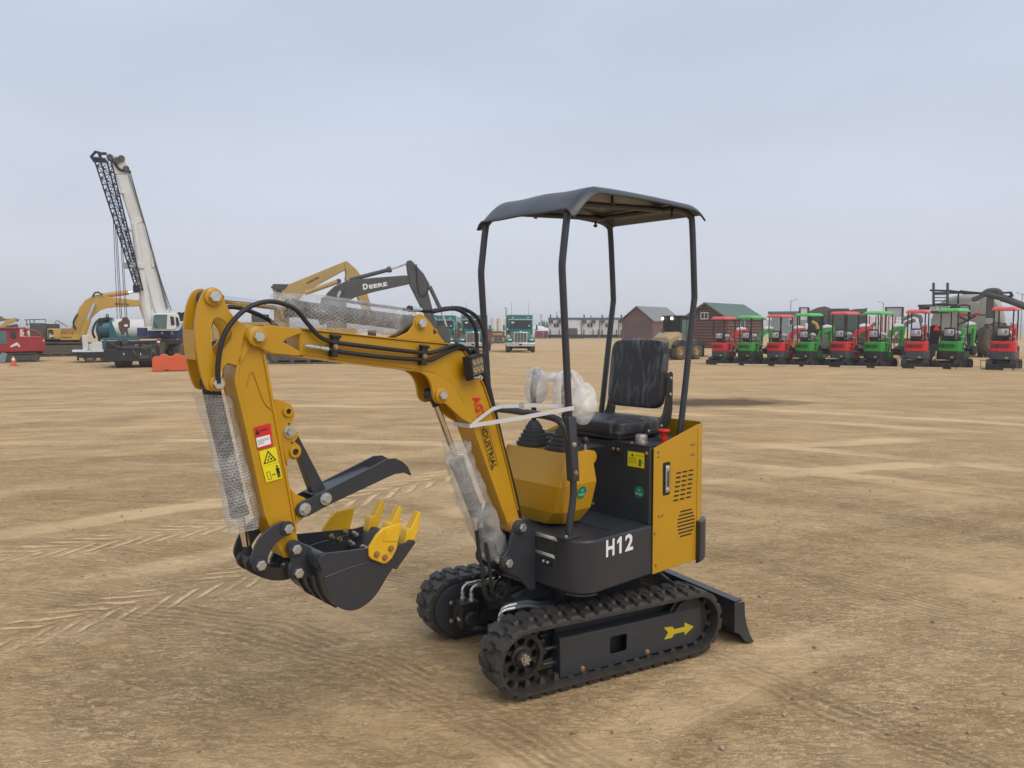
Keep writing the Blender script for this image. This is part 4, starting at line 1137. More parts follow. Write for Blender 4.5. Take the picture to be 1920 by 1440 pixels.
# console cover: faceted yellow shroud, panels flare to a knuckle and tuck under
co_v = {}
cm = MB()
zs = [(0.676, 0.372, 0.130, 0.20, 0.060), (0.745, 0.398, 0.180, 0.175, 0.030), (0.875, 0.412, 0.207, 0.165, 0.006), (1.026, 0.362, 0.196, 0.19, 0.006)]
L = []
for z, uf, hv, ur, c in zs:
    L.append([(ur, -hv - 0.03, z), (uf - c, -hv - 0.03, z), (uf, -hv - 0.03 + c, z), (uf, hv - c, z), (uf - c, hv, z), (ur, hv, z)])
cm.loft(L)
con = U(cm, "console_cover", YEL, bevel=0.003, seg=2, smooth=12)
U(MB().prism([(0.20, 1.024), (0.165, 1.020), (0.150, 1.008), (0.146, 0.985), (0.155, 0.965), (0.175, 0.955), (0.178, 0.90), (0.20, 0.90)], 0.180, 0.190).prism([(0.20, 1.024), (0.165, 1.020), (0.150, 1.008), (0.146, 0.985), (0.155, 0.965), (0.175, 0.955), (0.178, 0.90), (0.20, 0.90)], -0.190, -0.180), "side_ear", YEL, con, bevel=0.002)
qc((0.262, 0.2005, 0.832), (-1, 0, 0), (0, 0.203, 0.979), 0.031, con)
for sg in (1, -1):
    U(MB().bx(0.05, 0.34, 0.022 * sg, 0.16 * sg, 1.027, 1.031), "console_top", BLK, con)

# control levers with pleated boots
for sg in (1, -1):
    v = 0.105 * sg
    lv = MB().tube([(0.285, v, 1.10), (0.285, v, 1.22), (0.287, v * 1.02, 1.30), (0.27, v * 1.0, 1.385)], [0.013, 0.013, 0.016, 0.020], 12, k=4)
    lv.ell((0.266, v, 1.385), (0.026, 0.024, 0.026), 12, 8)
    lo = U(lv, "control_lever", BLK)
    bt = MB(); L = []
    for z, r in ((1.030, 0.074), (1.046, 0.076), (1.049, 0.064), (1.065, 0.066), (1.068, 0.055), (1.084, 0.057), (1.087, 0.046), (1.103, 0.047), (1.106, 0.037), (1.118, 0.037), (1.150, 0.018)):
        L.append([(0.285 + r * math.copysign(abs(math.cos(2 * PI * j / 24)) ** 0.5, math.cos(2 * PI * j / 24)), v + r * 0.95 * math.copysign(abs(math.sin(2 * PI * j / 24)) ** 0.5, math.sin(2 * PI * j / 24)), z) for j in range(24)])
    bt.loft(L)
    U(bt, "boot", PLAS, lo, smooth=40)

# yellow side panels + rounded rear hood in one sheet
def hood_path(off, r, us=-0.037, ue=-0.40):
    R = r + off; vo = 0.277 + r + off
    p = [(us - (us - ue) * i / 8, vo) for i in range(9)]
    p += [(ue - R * math.sin(math.radians(a)), 0.277 + R * math.cos(math.radians(a))) for a in range(10, 91, 10)]
    h = [(ue - R, 0.277 - 0.554 * i / 6) for i in range(1, 6)]
    q = [(a, -b_) for a, b_ in reversed(p)]
    return p + h + q
def ztop(u):
    return 1.034 + (1.120 - 1.034) * min(1.0, max(0.0, (-0.037 - u) / 0.36)) if u > -0.40 else 1.120
outer = hood_path(0.005, 0.11); inner = hood_path(0.0, 0.11)
hb = MB()
hb.loft([[(a[0], a[1], 0.418), (b_[0], b_[1], 0.418), (b_[0], b_[1], ztop(b_[0])), (a[0], a[1], ztop(a[0]))] for a, b_ in zip(inner, outer)])
hood = U(hb, "body_panel", YEL, bevel=0.0015, smooth=40)
yo = 0.3925
U(MB().bx(-0.3935, -0.3920, yo - 0.0005, yo + 0.0004, 0.42, 1.10), "panel_seam", BLK, hood)
for sg in (1,):
    for i in range(7):
        for j in range(3):
            f = i / 6.0
            uc = -0.235 + 0.020 * f - j * 0.0525; zc = 0.890 - 0.0225 * i
            pts = []
            for a in range(0, 360, 45):
                pts.append((uc + (0.0155 if math.cos(math.radians(a)) > 0 else -0.0155) + 0.0045 * math.cos(math.radians(a)), zc + 0.0045 * math.sin(math.radians(a))))
            U(MB().prism(pts, yo - 0.001, yo + 0.0008), "vent_slot", INK, hood)
    for i in range(8):
        hw = 0.070 * math.sin(math.acos(max(-1, min(1, (i - 3.5) / 4.6))))
        zc = 0.690 - 0.018 * i; uc = -0.303
        pts = []
        for a in range(0, 360, 45):
            pts.append((uc + (hw if math.cos(math.radians(a)) > 0 else -hw) + 0.004 * math.cos(math.radians(a)), zc + 0.004 * math.sin(math.radians(a))))
        U(MB().prism(pts, yo - 0.001, yo + 0.0008), "vent_slot", INK, hood)
for u, z in ((-0.070, 1.012), (-0.070, 0.990), (-0.340, 1.022), (-0.361, 1.022), (-0.340, 0.970), (-0.361, 0.970), (-0.081, 0.697), (-0.106, 0.697), (-0.049, 0.618), (-0.061, 0.459)):
    U(MB().hexbolt((u, yo - 0.001, z), (0, 1, 0), 0.0058, 0.006), "bolt", COPR, hood)
gq = MB().prism([(-0.110, 0.955), (-0.160, 0.955), (-0.165, 0.948), (-0.165, 0.800), (-0.160, 0.793), (-0.115, 0.793), (-0.108, 0.800), (-0.106, 0.948)], yo - 0.001, yo + 0.0008)
go = U(gq, "level_gauge", INK, hood)
U(MB().bx(-0.150, -0.121, yo + 0.001, yo + 0.010, 0.807, 0.940), "gauge_body", GALV, go, bevel=0.002)
U(MB().bx(-0.142, -0.129, yo + 0.0105, yo + 0.012, 0.836, 0.912), "gauge_glass", mat("gauge_glass", (0.10, 0.07, 0.05), 0.1), go)
for z in (0.820, 0.927):
    U(MB().hexbolt((-0.1355, yo + 0.010, z), (0, 1, 0), 0.008, 0.006), "bolt", GALV, go)
# counterweight skirt round the tail
oc = hood_path(0.030, 0.11, -0.392, -0.40); ic = hood_path(0.0065, 0.11, -0.392, -0.40)
cw = MB()
def zb(u): return 0.40 + 0.02 * max(0.0, min(1.0, (-0.40 - u) / 0.1))
cw.loft([[(a[0], a[1], zb(a[0])), (b_[0], b_[1], zb(b_[0]) + 0.012), (b_[0], b_[1], 0.605), (b_[0] * 0.98 + a[0] * 0.02, b_[1], 0.618), (a[0], a[1], 0.622)] for a, b_ in zip(ic, oc)])
U(cw, "counterweight", CHR, bevel=0.004, smooth=45)

# ---- canopy -----------------------------------------------------------------------------------
POST = {}
def post(path, sq=None):
    return U(MB().tube(path, 0.0165, 14, k=5), "canopy_post", CHR)
fl_p = [(0.420, 0.270, 0.664), (0.414, 0.270, 0.740), (0.398, 0.270, 0.820), (0.394, 0.270, 0.900), (0.410, 0.270, 1.000), (0.424, 0.270, 1.200), (0.450, 0.270, 1.550), (0.470, 0.270, 1.820), (0.473, 0.270, 1.880), (0.468, 0.270, 1.930), (0.445, 0.270, 2.090), (0.432, 0.268, 2.125), (0.395, 0.262, 2.155), (0.33, 0.255, 2.172)]
fr_p = [(a, -b_ - 0.015, c) for a, b_, c in fl_p]
rl_p = [(-0.405, 0.270, 1.042), (-0.435, 0.270, 1.200), (-0.500, 0.270, 1.640), (-0.517, 0.270, 1.750), (-0.518, 0.270, 1.800), (-0.490, 0.270, 2.140), (-0.47, 0.268, 2.185), (-0.42, 0.262, 2.208), (-0.33, 0.258, 2.212)]
rr_p = [(a, -b_ - 0.015, c) for a, b_, c in rl_p]
for p_ in (fl_p, fr_p, rl_p, rr_p):
    post(p_)
for v in (0.27, -0.285):
    sl_ = MB().loft([[(0.396 + a, v + b_, 0.915) for a, b_ in ((-0.024, -0.020), (0.022, -0.020), (0.022, 0.020), (-0.024, 0.020))], [(0.422 + a, v + b_, 1.205) for a, b_ in ((-0.024, -0.020), (0.022, -0.020), (0.022, 0.020), (-0.024, 0.020))], [(0.424 + a, v + b_, 1.213) for a, b_ in ((-0.018, -0.016), (0.017, -0.016), (0.017, 0.016), (-0.018, 0.016))]])
    s_o = U(sl_, "post_sleeve", CHR, bevel=0.004)
    U(MB().box((0.42, v, 0.666), (0.11, 0.075, 0.009)), "foot_plate", CHR, bevel=0.001)
    if v > 0:
        for z in (0.955, 1.085):
            U(MB().hexbolt((0.400 + (z - 0.955) * 0.09, v + 0.020, z), (0, 1, 0), 0.009, 0.009), "bolt", COPR if z < 1 else ZINC, s_o)
        U(MB().hexbolt((0.455, 0.285, 0.670), (0, 0, 1), 0.007, 0.007), "bolt", ZINC, s_o)
U(MB().tube([(0.425, 0.262, 1.110), (0.437, 0.250, 1.165), (0.447, 0.215, 1.195), (0.452, 0.12, 1.207), (0.452, -0.12, 1.213), (0.447, -0.235, 1.203), (0.437, -0.268, 1.17), (0.425, -0.278, 1.11)], 0.0165, 14, k=6), "grab_bar", CHR)
U(MB().tube([(0.33, 0.255, 2.172), (0.33, -0.270, 2.172)], 0.014, 10).tube([(-0.33, 0.258, 2.212), (-0.33, -0.273, 2.212)], 0.014, 10).tube([(0.33, 0.20, 2.173), (-0.33, 0.20, 2.212)], 0.014, 10).tube([(0.33, -0.215, 2.173), (-0.33, -0.215, 2.212)], 0.014, 10), "roof_frame", CHR)
def roof(a, b_):
    u = -0.530 + 1.000 * a; v = -0.322 + 0.645 * b_
    A = 2 * a - 1; B = 2 * b_ - 1
    z = 2.238 - 0.010 * A * A
    A2 = min(1.0, A + 0.05 * abs(B) ** 5)
    if A2 > 0.68:
        z -= 0.106 * ((A2 - 0.68) / 0.32) ** 1.6
    if A < -0.78:
        z -= 0.035 * ((-A - 0.78) / 0.22) ** 2.2
    k = max(0.0, (abs(B) - 0.90) / 0.10)
    z -= (0.026 + 0.008 * abs(A) ** 4) * k ** 1.6
    z += 0.004 * math.cos(B * PI * 2.0) * max(0.0, 1 - abs(A - 0.4)) * (1 - k)
    return (u, v, z)
rf = MB().grid(lambda a, b_: roof(a, 0.5 - 0.5 * math.cos(PI * b_) if False else b_), 40, 40)
can = U(rf, "canopy", mat("canopy_plastic", (0.034, 0.042, 0.054), 0.36, var=0.08, bump=0.05, bscale=140, dust=0.05), solid=0.010, bevel=0.003, smooth=60)
for a, b_ in ((0.66, 0.90), (0.20, 0.90), (0.66, 0.10), (0.20, 0.10)):
    q = roof(a, b_)
    U(MB().hexbolt((q[0], q[1], q[2] + 0.006), (0, 0, 1), 0.010, 0.007).cyl((q[0], q[1], q[2] - 0.06), (q[0], q[1], q[2]), 0.006, n=8).hexbolt((q[0], q[1], q[2] - 0.055), (0, 0, -1), 0.010, 0.012), "roof_bolt", BLK, can)

# ---- seat -------------------------------------------------------------------------------------
def super_box(c, s, e=0.28, nu=40, nv=24, amp=0.0, freq=8.0, seed=0.0, R=None):
    def sg(x, p): return math.copysign(abs(x) ** p, x)
    mb = MB(); c = Vector(c); L = []
    for i in range(nv + 1):
        t = -PI / 2 + PI * i / nv
        row = []
        for j in range(nu):
            a = 2 * PI * j / nu
            p = Vector((s[0] / 2 * sg(math.cos(t), e) * sg(math.cos(a), e), s[1] / 2 * sg(math.cos(t), e) * sg(math.sin(a), e), s[2] / 2 * sg(math.sin(t), e)))
            if amp:
                q = p * freq + Vector((seed, seed * 2, 0))
                nn = p.normalized()
                p = p + nn * amp * (noise.noise(q) + 0.5 * noise.noise(q * 2.3))
            if R is not None:
                p = R @ p
            row.append(c + p)
        L.append(row)
    mb.loft(L)
    return mb
tilt = Matrix.Rotation(math.radians(-7), 3, 'Y')
seat = U(super_box((-0.20, 0.005, 1.105), (0.37, 0.395, 0.075), 0.30, 48, 28), "seat", VINYL, smooth=60)
U(super_box((-0.388, 0.005, 1.362), (0.065, 0.365, 0.365), 0.30, 48, 28, R=tilt), "backrest", VINYL, seat, smooth=60)
for z in (1.27, 1.42):
    U(MB().tube([(-0.352 - (z - 1.27) * 0.12, -0.12, z), (-0.352 - (z - 1.27) * 0.12, 0.13, z)], 0.004, 6), "seam", VINYL, seat)
U(MB().bx(-0.36, -0.03, -0.17, 0.18, 1.045, 1.085), "seat_pan", BLK, seat, bevel=0.01)
sbk = [(-0.215, 1.060), (-0.215, 1.095), (-0.240, 1.105), (-0.330, 1.125), (-0.365, 1.160), (-0.385, 1.220), (-0.400, 1.370), (-0.425, 1.380), (-0.440, 1.370), (-0.440, 1.180), (-0.430, 1.130), (-0.405, 1.095), (-0.370, 1.075), (-0.300, 1.060)]
for v in (0.195, -0.195):
    so3 = U(MB().prism(sbk, v - 0.006, v + 0.006), "seat_bracket", BLK, seat, bevel=0.003)
    if v > 0:
        for u, z in ((-0.240, 1.080), (-0.345, 1.098), (-0.418, 1.260), (-0.422, 1.345)):
            U(MB().hexbolt((u, v + 0.006, z), (0, 1, 0), 0.007, 0.006), "bolt", ZINC, seat)

# ------------------------------------------------------------------ loose things lying on the machine
def film_mat(name, base, a0, a1, rough, wscale, bump, st=(1, 1, 1), lo=0.38, hi=0.68):
    """thin clear film: mostly see-through, noise sets paler, more opaque streaks and wrinkle bumps"""
    m, t, b, o = newmat(name)
    co = N(t, "ShaderNodeTexCoord")
    n1 = N(t, "ShaderNodeTexNoise", Scale=wscale, Detail=5.0, Roughness=0.6, Distortion=1.2)
    ms = N(t, "ShaderNodeMapping"); ms.inputs["Scale"].default_value = st
    t.links.new(co.outputs["Object"], ms.inputs[0]); t.links.new(ms.outputs[0], n1.inputs["Vector"])
    mr_ = N(t, "ShaderNodeMapRange"); mr_.inputs["From Min"].default_value = lo; mr_.inputs["From Max"].default_value = hi
    mr_.inputs["To Min"].default_value = a0; mr_.inputs["To Max"].default_value = a1
    t.links.new(n1.outputs["Fac"], mr_.inputs["Value"]); t.links.new(mr_.outputs[0], b.inputs["Alpha"])
    b.inputs["Base Color"].default_value = (*base, 1); b.inputs["Roughness"].default_value = rough
    b.inputs["Specular IOR Level"].default_value = 0.6
    bp = N(t, "ShaderNodeBump", Strength=bump, Distance=0.02)
    t.links.new(n1.outputs["Fac"], bp.inputs["Height"]); t.links.new(bp.outputs[0], b.inputs["Normal"])
    return m
def up_thing(mb, name, mats, label, cat, **k):
    """a thing of its own resting on the upper body (built in the machine's axes, placed in the world)"""
    o = mb.build(name, mats, None, rz=AU, loc=EX, **k)
    return tag(o, label, cat)
FILM = film_mat("clear_seat_film", (0.50, 0.52, 0.55), 0.015, 0.30, 0.10, 7.0, 1.0, st=(1.0, 3.0, 0.8), lo=0.50, hi=0.74)  # crease highlights painted in as pale opaque streaks
up_thing(super_box((-0.198, 0.006, 1.110), (0.385, 0.410, 0.086), 0.32, 60, 34, amp=0.005, freq=9, seed=2), "seat_film", FILM, "clear shiny plastic film stretched over the black seat cushion", "plastic film", smooth=80)
up_thing(super_box((-0.386, 0.005, 1.364), (0.086, 0.385, 0.385), 0.32, 60, 34, amp=0.004, freq=8, seed=5, R=tilt), "seat_film", FILM, "creased clear plastic film covering the black seat backrest", "plastic film", smooth=80)

def wrap_mat():
    m, t, b, o = newmat("bubble_wrap")
    uv = N(t, "ShaderNodeUVMap")
    # hexagonal packing of round bubbles, 10 mm pitch
    def cells(off):
        mp_ = N(t, "ShaderNodeMapping"); mp_.inputs["Location"].default_value = (off[0], off[1], 0)
        mp_.inputs["Scale"].default_value = (1 / 0.0125, 1 / 0.02165, 1)
        t.links.new(uv.outputs[0], mp_.inputs[0])
        fr = N(t, "ShaderNodeVectorMath", operation='FRACTION'); t.links.new(mp_.outputs[0], fr.inputs[0])
        sb_ = N(t, "ShaderNodeVectorMath", operation='SUBTRACT'); t.links.new(fr.outputs[0], sb_.inputs[0]); sb_.inputs[1].default_value = (0.5, 0.5, 0)
        ml = N(t, "ShaderNodeVectorMath", operation='MULTIPLY'); t.links.new(sb_.outputs[0], ml.inputs[0]); ml.inputs[1].default_value = (0.0125, 0.02165, 0)
        ln = N(t, "ShaderNodeVectorMath", operation='LENGTH'); t.links.new(ml.outputs[0], ln.inputs[0])
        return ln.outputs["Value"]
    mn = N(t, "ShaderNodeMath", operation='MINIMUM')
    t.links.new(cells((0, 0)), mn.inputs[0]); t.links.new(cells((0.5, 0.5)), mn.inputs[1])
    d = mn.outputs[0]
    h = N(t, "ShaderNodeMapRange"); h.interpolation_type = 'SMOOTHSTEP'
    h.inputs["From Min"].default_value = 0.0058; h.inputs["From Max"].default_value = 0.0030; h.inputs["To Max"].default_value = 1.0
    t.links.new(d, h.inputs["Value"])
    rg1 = N(t, "ShaderNodeMapRange"); rg1.inputs["From Min"].default_value = 0.0034; rg1.inputs["From Max"].default_value = 0.0047
    rg2 = N(t, "ShaderNodeMapRange"); rg2.inputs["From Min"].default_value = 0.0061; rg2.inputs["From Max"].default_value = 0.0052
    t.links.new(d, rg1.inputs["Value"]); t.links.new(d, rg2.inputs["Value"])
    rg = N(t, "ShaderNodeMath", operation='MULTIPLY'); t.links.new(rg1.outputs[0], rg.inputs[0]); t.links.new(rg2.outputs[0], rg.inputs[1])
    co = N(t, "ShaderNodeTexCoord")
    n1 = N(t, "ShaderNodeTexNoise", Scale=7.0, Detail=5.0, Roughness=0.65, Distortion=0.8)
    t.links.new(co.outputs["Object"], n1.inputs["Vector"])
    a1 = N(t, "ShaderNodeMath", operation='MULTIPLY_ADD'); t.links.new(rg.outputs[0], a1.inputs[0]); a1.inputs[1].default_value = 0.22
    n2 = N(t, "ShaderNodeMapRange"); n2.inputs["From Min"].default_value = 0.35; n2.inputs["From Max"].default_value = 0.7
    n2.inputs["To Min"].default_value = 0.10; n2.inputs["To Max"].default_value = 0.42
    t.links.new(n1.outputs["Fac"], n2.inputs["Value"]); t.links.new(n2.outputs[0], a1.inputs[2])
    t.links.new(a1.outputs[0], b.inputs["Alpha"])
    b.inputs["Base Color"].default_value = (0.80, 0.79, 0.78, 1); b.inputs["Roughness"].default_value = 0.14
    b.inputs["Specular IOR Level"].default_value = 0.7
    ad = N(t, "ShaderNodeMath", operation='MULTIPLY_ADD'); t.links.new(h.outputs[0], ad.inputs[0]); ad.inputs[1].default_value = 0.0020
    m3 = N(t, "ShaderNodeMath", operation='MULTIPLY'); t.links.new(n1.outputs["Fac"], m3.inputs[0]); m3.inputs[1].default_value = 0.03
    t.links.new(m3.outputs[0], ad.inputs[2])
    bp = N(t, "ShaderNodeBump", Strength=1.0, Distance=1.0)
    t.links.new(ad.outputs[0], bp.inputs["Height"]); t.links.new(bp.outputs[0], b.inputs["Normal"])
    return m
WRAP = wrap_mat()
def wrap(stations, hv, name, label, amp=0.012, seed=0.0, n=44, flare=0.0):
    """bubble wrap sleeve: stations are pairs of edge points (u,z) in the boom plane; hv half thickness at each station"""
    # resample
    A = catmull([(*s[0], 0) for s in stations], 8); B = catmull([(*s[1], 0) for s in stations], 8)
    H = []
    for i in range(len(A)):
        f = i / (len(A) - 1) * (len(hv) - 1); q = min(int(f), len(hv) - 2)
        H.append(hv[q] + (hv[q + 1] - hv[q]) * (f - q))
    vs = []; uvs = []; run = 0.0
    for i, (a, b_) in enumerate(zip(A, B)):
        c = (a + b_) / 2; r = (a - b_) / 2
        if i: run += ((A[i] + B[i]) / 2 - (A[i - 1] + B[i - 1]) / 2).length
        end = min(i, len(A) - 1 - i) / 6.0
        for j in range(n + 1):
            t_ = 2 * PI * j / n
            q = c + r * math.cos(t_); y = H[i] * math.sin(t_)
            p = Vector((q.x, y, q.y))
            nn = (p - Vector((c.x, 0, c.y)))
            k = noise.noise((p.x * 9 + seed, p.y * 9, p.z * 9)) + 0.7 * noise.noise((p.x * 22 + seed, p.y * 22, p.z * 22))
            am = amp * (1 + flare * max(0.0, 1 - end))
            p += nn.normalized() * am * k
            vs.append(p); uvs.append((j / n * (2 * PI * (r.length + H[i]) / 2 * 1.1), run))
    fs = [(i * (n + 1) + j, i * (n + 1) + j + 1, (i + 1) * (n + 1) + j + 1, (i + 1) * (n + 1) + j) for i in range(len(A) - 1) for j in range(n)]
    me = bpy.data.meshes.new(name)
    me.from_pydata([tuple(v) for v in vs], [], fs)
    ul = me.uv_layers.new(name="UVMap")
    for lp in me.loops:
        ul.data[lp.index].uv = uvs[lp.vertex_index]
    me.polygons.foreach_set("use_smooth", [True] * len(me.polygons))
    me.materials.append(WRAP)
    o = bpy.data.objects.new(name, me); COL.objects.link(o)
    o.location = EX; o.rotation_euler = (0, 0, AU)
    return tag(o, label, "bubble wrap", "bubble wrap sleeves on the hydraulic cylinders")
wrap([((1.692, 1.732), (1.690, 1.612)), ((1.590, 1.730), (1.592, 1.604)), ((1.487, 1.730), (1.500, 1.598)), ((1.307, 1.707), (1.300, 1.585)), ((1.150, 1.694), (1.165, 1.582)), ((1.085, 1.680), (1.100, 1.605)), ((1.052, 1.662), (1.060, 1.618))], [0.028, 0.034, 0.040, 0.044, 0.044, 0.040, 0.03], "bubble_wrap", "bubble wrap sleeve round the level cylinder on top of the yellow boom", seed=1.0, flare=1.0)
wrap([((1.982, 1.385), (1.858, 1.372)), ((1.962, 1.345), (1.838, 1.330)), ((1.951, 1.290), (1.828, 1.280)), ((1.914, 1.094), (1.795, 1.109)), ((1.890, 0.980), (1.768, 1.000)), ((1.874, 0.915), (1.750, 0.920)), ((1.862, 0.885), (1.760, 0.890))], [0.045, 0.042, 0.040, 0.038, 0.036, 0.040, 0.036], "bubble_wrap", "bubble wrap sleeve hanging on the upright cylinder at the far left end of the boom", seed=4.0, flare=0.6)
wrap([((0.918, 1.118), (0.780, 1.110)), ((0.906, 1.030), (0.760, 1.025)), ((0.890, 0.949), (0.720, 0.925)), ((0.831, 0.790), (0.650, 0.790)), ((0.778, 0.700), (0.612, 0.690)), ((0.715, 0.580), (0.572, 0.610)), ((0.672, 0.525), (0.595, 0.545))], [0.052, 0.036, 0.050, 0.055, 0.055, 0.050, 0.035], "bubble_wrap", "bubble wrap sleeve bunched round the slanting cylinder under the boom", amp=0.016, seed=8.0, flare=0.8)
# small wrapped hose at the blade cylinder
bw = MB().tube([(-0.22, 0.10, 0.335), (-0.30, 0.07, 0.340), (-0.38, 0.03, 0.325), (-0.50, 0.0, 0.305)], [0.022, 0.034, 0.028, 0.036], 16, k=8)
for p in bw.v:
    p += Vector((noise.noise(p * 30), noise.noise(p * 30 + Vector((5, 0, 0))), noise.noise(p * 30 + Vector((0, 9, 0))))) * 0.012
WR2 = film_mat("white_foam_wrap", (0.62, 0.62, 0.60), 0.55, 0.95, 0.35, 40.0, 0.8)
o = bw.build("bubble_wrap", WR2, None, rz=AL, loc=EX)
tag(o, "crumpled bubble wrap round the short blade cylinder behind the near track", "bubble wrap")

# white plastic bag tied over both control levers
def bag_pt(c, r, th, ph, seed):
    p = Vector((r[0] * math.cos(th) * math.cos(ph), r[1] * math.sin(th) * math.cos(ph), r[2] * math.sin(ph)))
    k = (0.5 - abs(noise.noise(Vector(p) * 9 + Vector((seed, 0, 0))))) * 1.1 + 0.35 * noise.noise(Vector(p) * 24 + Vector((0, seed, 0)))
    return Vector(c) + p * (0.92 + 0.24 * k)
bg_ = MB()
for c, r, sd in (((0.27, -0.110, 1.318), (0.060, 0.064, 0.092), 3.0), ((0.25, 0.095, 1.300), (0.090, 0.078, 0.110), 9.0), ((0.20, 0.150, 1.245), (0.075, 0.055, 0.100), 17.0), ((0.26, -0.005, 1.368), (0.050, 0.115, 0.026), 6.0)):
    nu, nv = 48, 30
    bg_.loft([[bag_pt(c, r, 2 * PI * j / nu, -PI / 2 * 0.98 + PI * 0.98 * i / nv, sd) for j in range(nu)] for i in range(nv + 1)])
BAG = film_mat("white_bag_film", (0.88, 0.88, 0.88), 0.22, 0.68, 0.28, 8.0, 0.6)
up_thing(bg_, "plastic_bag", BAG, "crumpled translucent white plastic bag pulled over the control levers", "plastic bag", smooth=80)

# white packing strap looped between the boom and the front canopy post
def ribbon(mb, path, wd, k=0, up=(0, 0, 1)):
    P_ = catmull(path, k) if k else [Vector(p) for p in path]
    upv = Vector(up) * wd / 2
    o = len(mb.v)
    for p in P_:
        mb.v += [p - upv, p + upv]
    for i in range(len(P_) - 1):
        mb.f.append([o + 2 * i, o + 2 * i + 2, o + 2 * i + 3, o + 2 * i + 1]); mb.mi.append(0)
    return mb
sp_ = MB()
ribbon(sp_, [(0.430, 0.2545, 1.256), (0.408, 0.262, 1.254), (0.406, 0.285, 1.252), (0.425, 0.292, 1.250), (0.446, 0.285, 1.248), (0.63, 0.172, 1.212), (0.812, 0.0645, 1.184), (0.824, 0.058, 1.182), (0.824, 0.0, 1.181), (0.824, -0.060, 1.182), (0.812, -0.064, 1.186), (0.700, -0.064, 1.215), (0.640, -0.050, 1.238), (0.640, 0.045, 1.252)], 0.019)
ribbon(sp_, [(0.816, 0.0625, 1.186), (0.772, 0.0635, 1.212), (0.700, 0.0640, 1.248)], 0.019)
ribbon(sp_, [(0.700, 0.0640, 1.248), (0.66, 0.075, 1.258), (0.55, 0.160, 1.262), (0.430, 0.2545, 1.256)], 0.018)
so_ = up_thing(sp_, "packing_strap", STRAP, "white plastic packing strap looped from the boom to the front left canopy post", "strap", solid=0.0008, smooth=0)
U(MB().box((0.585, 0.133, 1.262), (0.012, 0.020, 0.030), rz=0.7).tube([(0.59, 0.133, 1.247), (0.575, 0.14, 1.243), (0.57, 0.13, 1.255)], 0.0025, 6), "strap_buckle", GALV, so_)

# ------------------------------------------------------------------ yard behind: helpers
class Far:
    """a far machine: shapes are read off as outlines on its own upright plane at distance y and given real depth"""
    def __init__(s, name, label, cat, px, y, group=None, turn=1.0):
        s.y = y; s.x0 = gx(px, y)
        s.rz = math.atan2(-s.x0, y) * turn            # the machine stands square to the line of sight
        s.ex = Vector((math.cos(s.rz), math.sin(s.rz), 0)); s.n = Vector((-math.sin(s.rz), math.cos(s.rz), 0))
        s.o = thing(name, label, cat, (s.x0, y, 0), s.rz, group)
    def p(s, px, py):
        a = (px - 960.0) / FPX; b = (py - 720.0) / FPX
        d = Vector((a, CP - b * SP, -SP - b * CP)); P0 = Vector((s.x0, s.y, 0)); C_ = Vector((0, 0, CAM_H))
        t = (P0 - C_).dot(s.n) / d.dot(s.n); q = C_ + d * t - P0
        return (q.dot(s.ex), max(0.0, q.z))
    def pr(s, name, m, pts, d0, d1, parent=None, bevel=0.02, hole=None):
        mb = MB().prism([s.p(*q) for q in pts], d0, d1, hole=[s.p(*q) for q in hole] if hole else None)
        return mb.build(name, m, parent or s.o, bevel=bevel)
    def bx(s, name, m, x0, y0, x1, y1, d0, d1, parent=None, bevel=0.02):
        a = s.p(x0, y0); b_ = s.p(x1, y1)
        return MB().bx(a[0], b_[0], d0, d1, b_[1], a[1]).build(name, m, parent or s.o, bevel=bevel)
    def tube(s, name, m, pts, r, parent=None, k=0, n=10):
        return MB().tube([(s.p(q[0], q[1])[0], q[2] if len(q) > 2 else 0.0, s.p(q[0], q[1])[1]) for q in pts], r, n, k=k).build(name, m, parent or s.o)
    def text(s, t, m, p0, p1, up, d, parent=None, bold=0.03, shear=0.0):
        a, b_, c = s.p(*p0), s.p(*p1), s.p(*up)
        mb = put_text(MB(), t, (a[0], d, a[1]), (b_[0] - a[0], 0, b_[1] - a[1]), (c[0] - a[0], 0, c[1] - a[1]), bold, shear)
        return mb.build("lettering", m, parent or s.o)

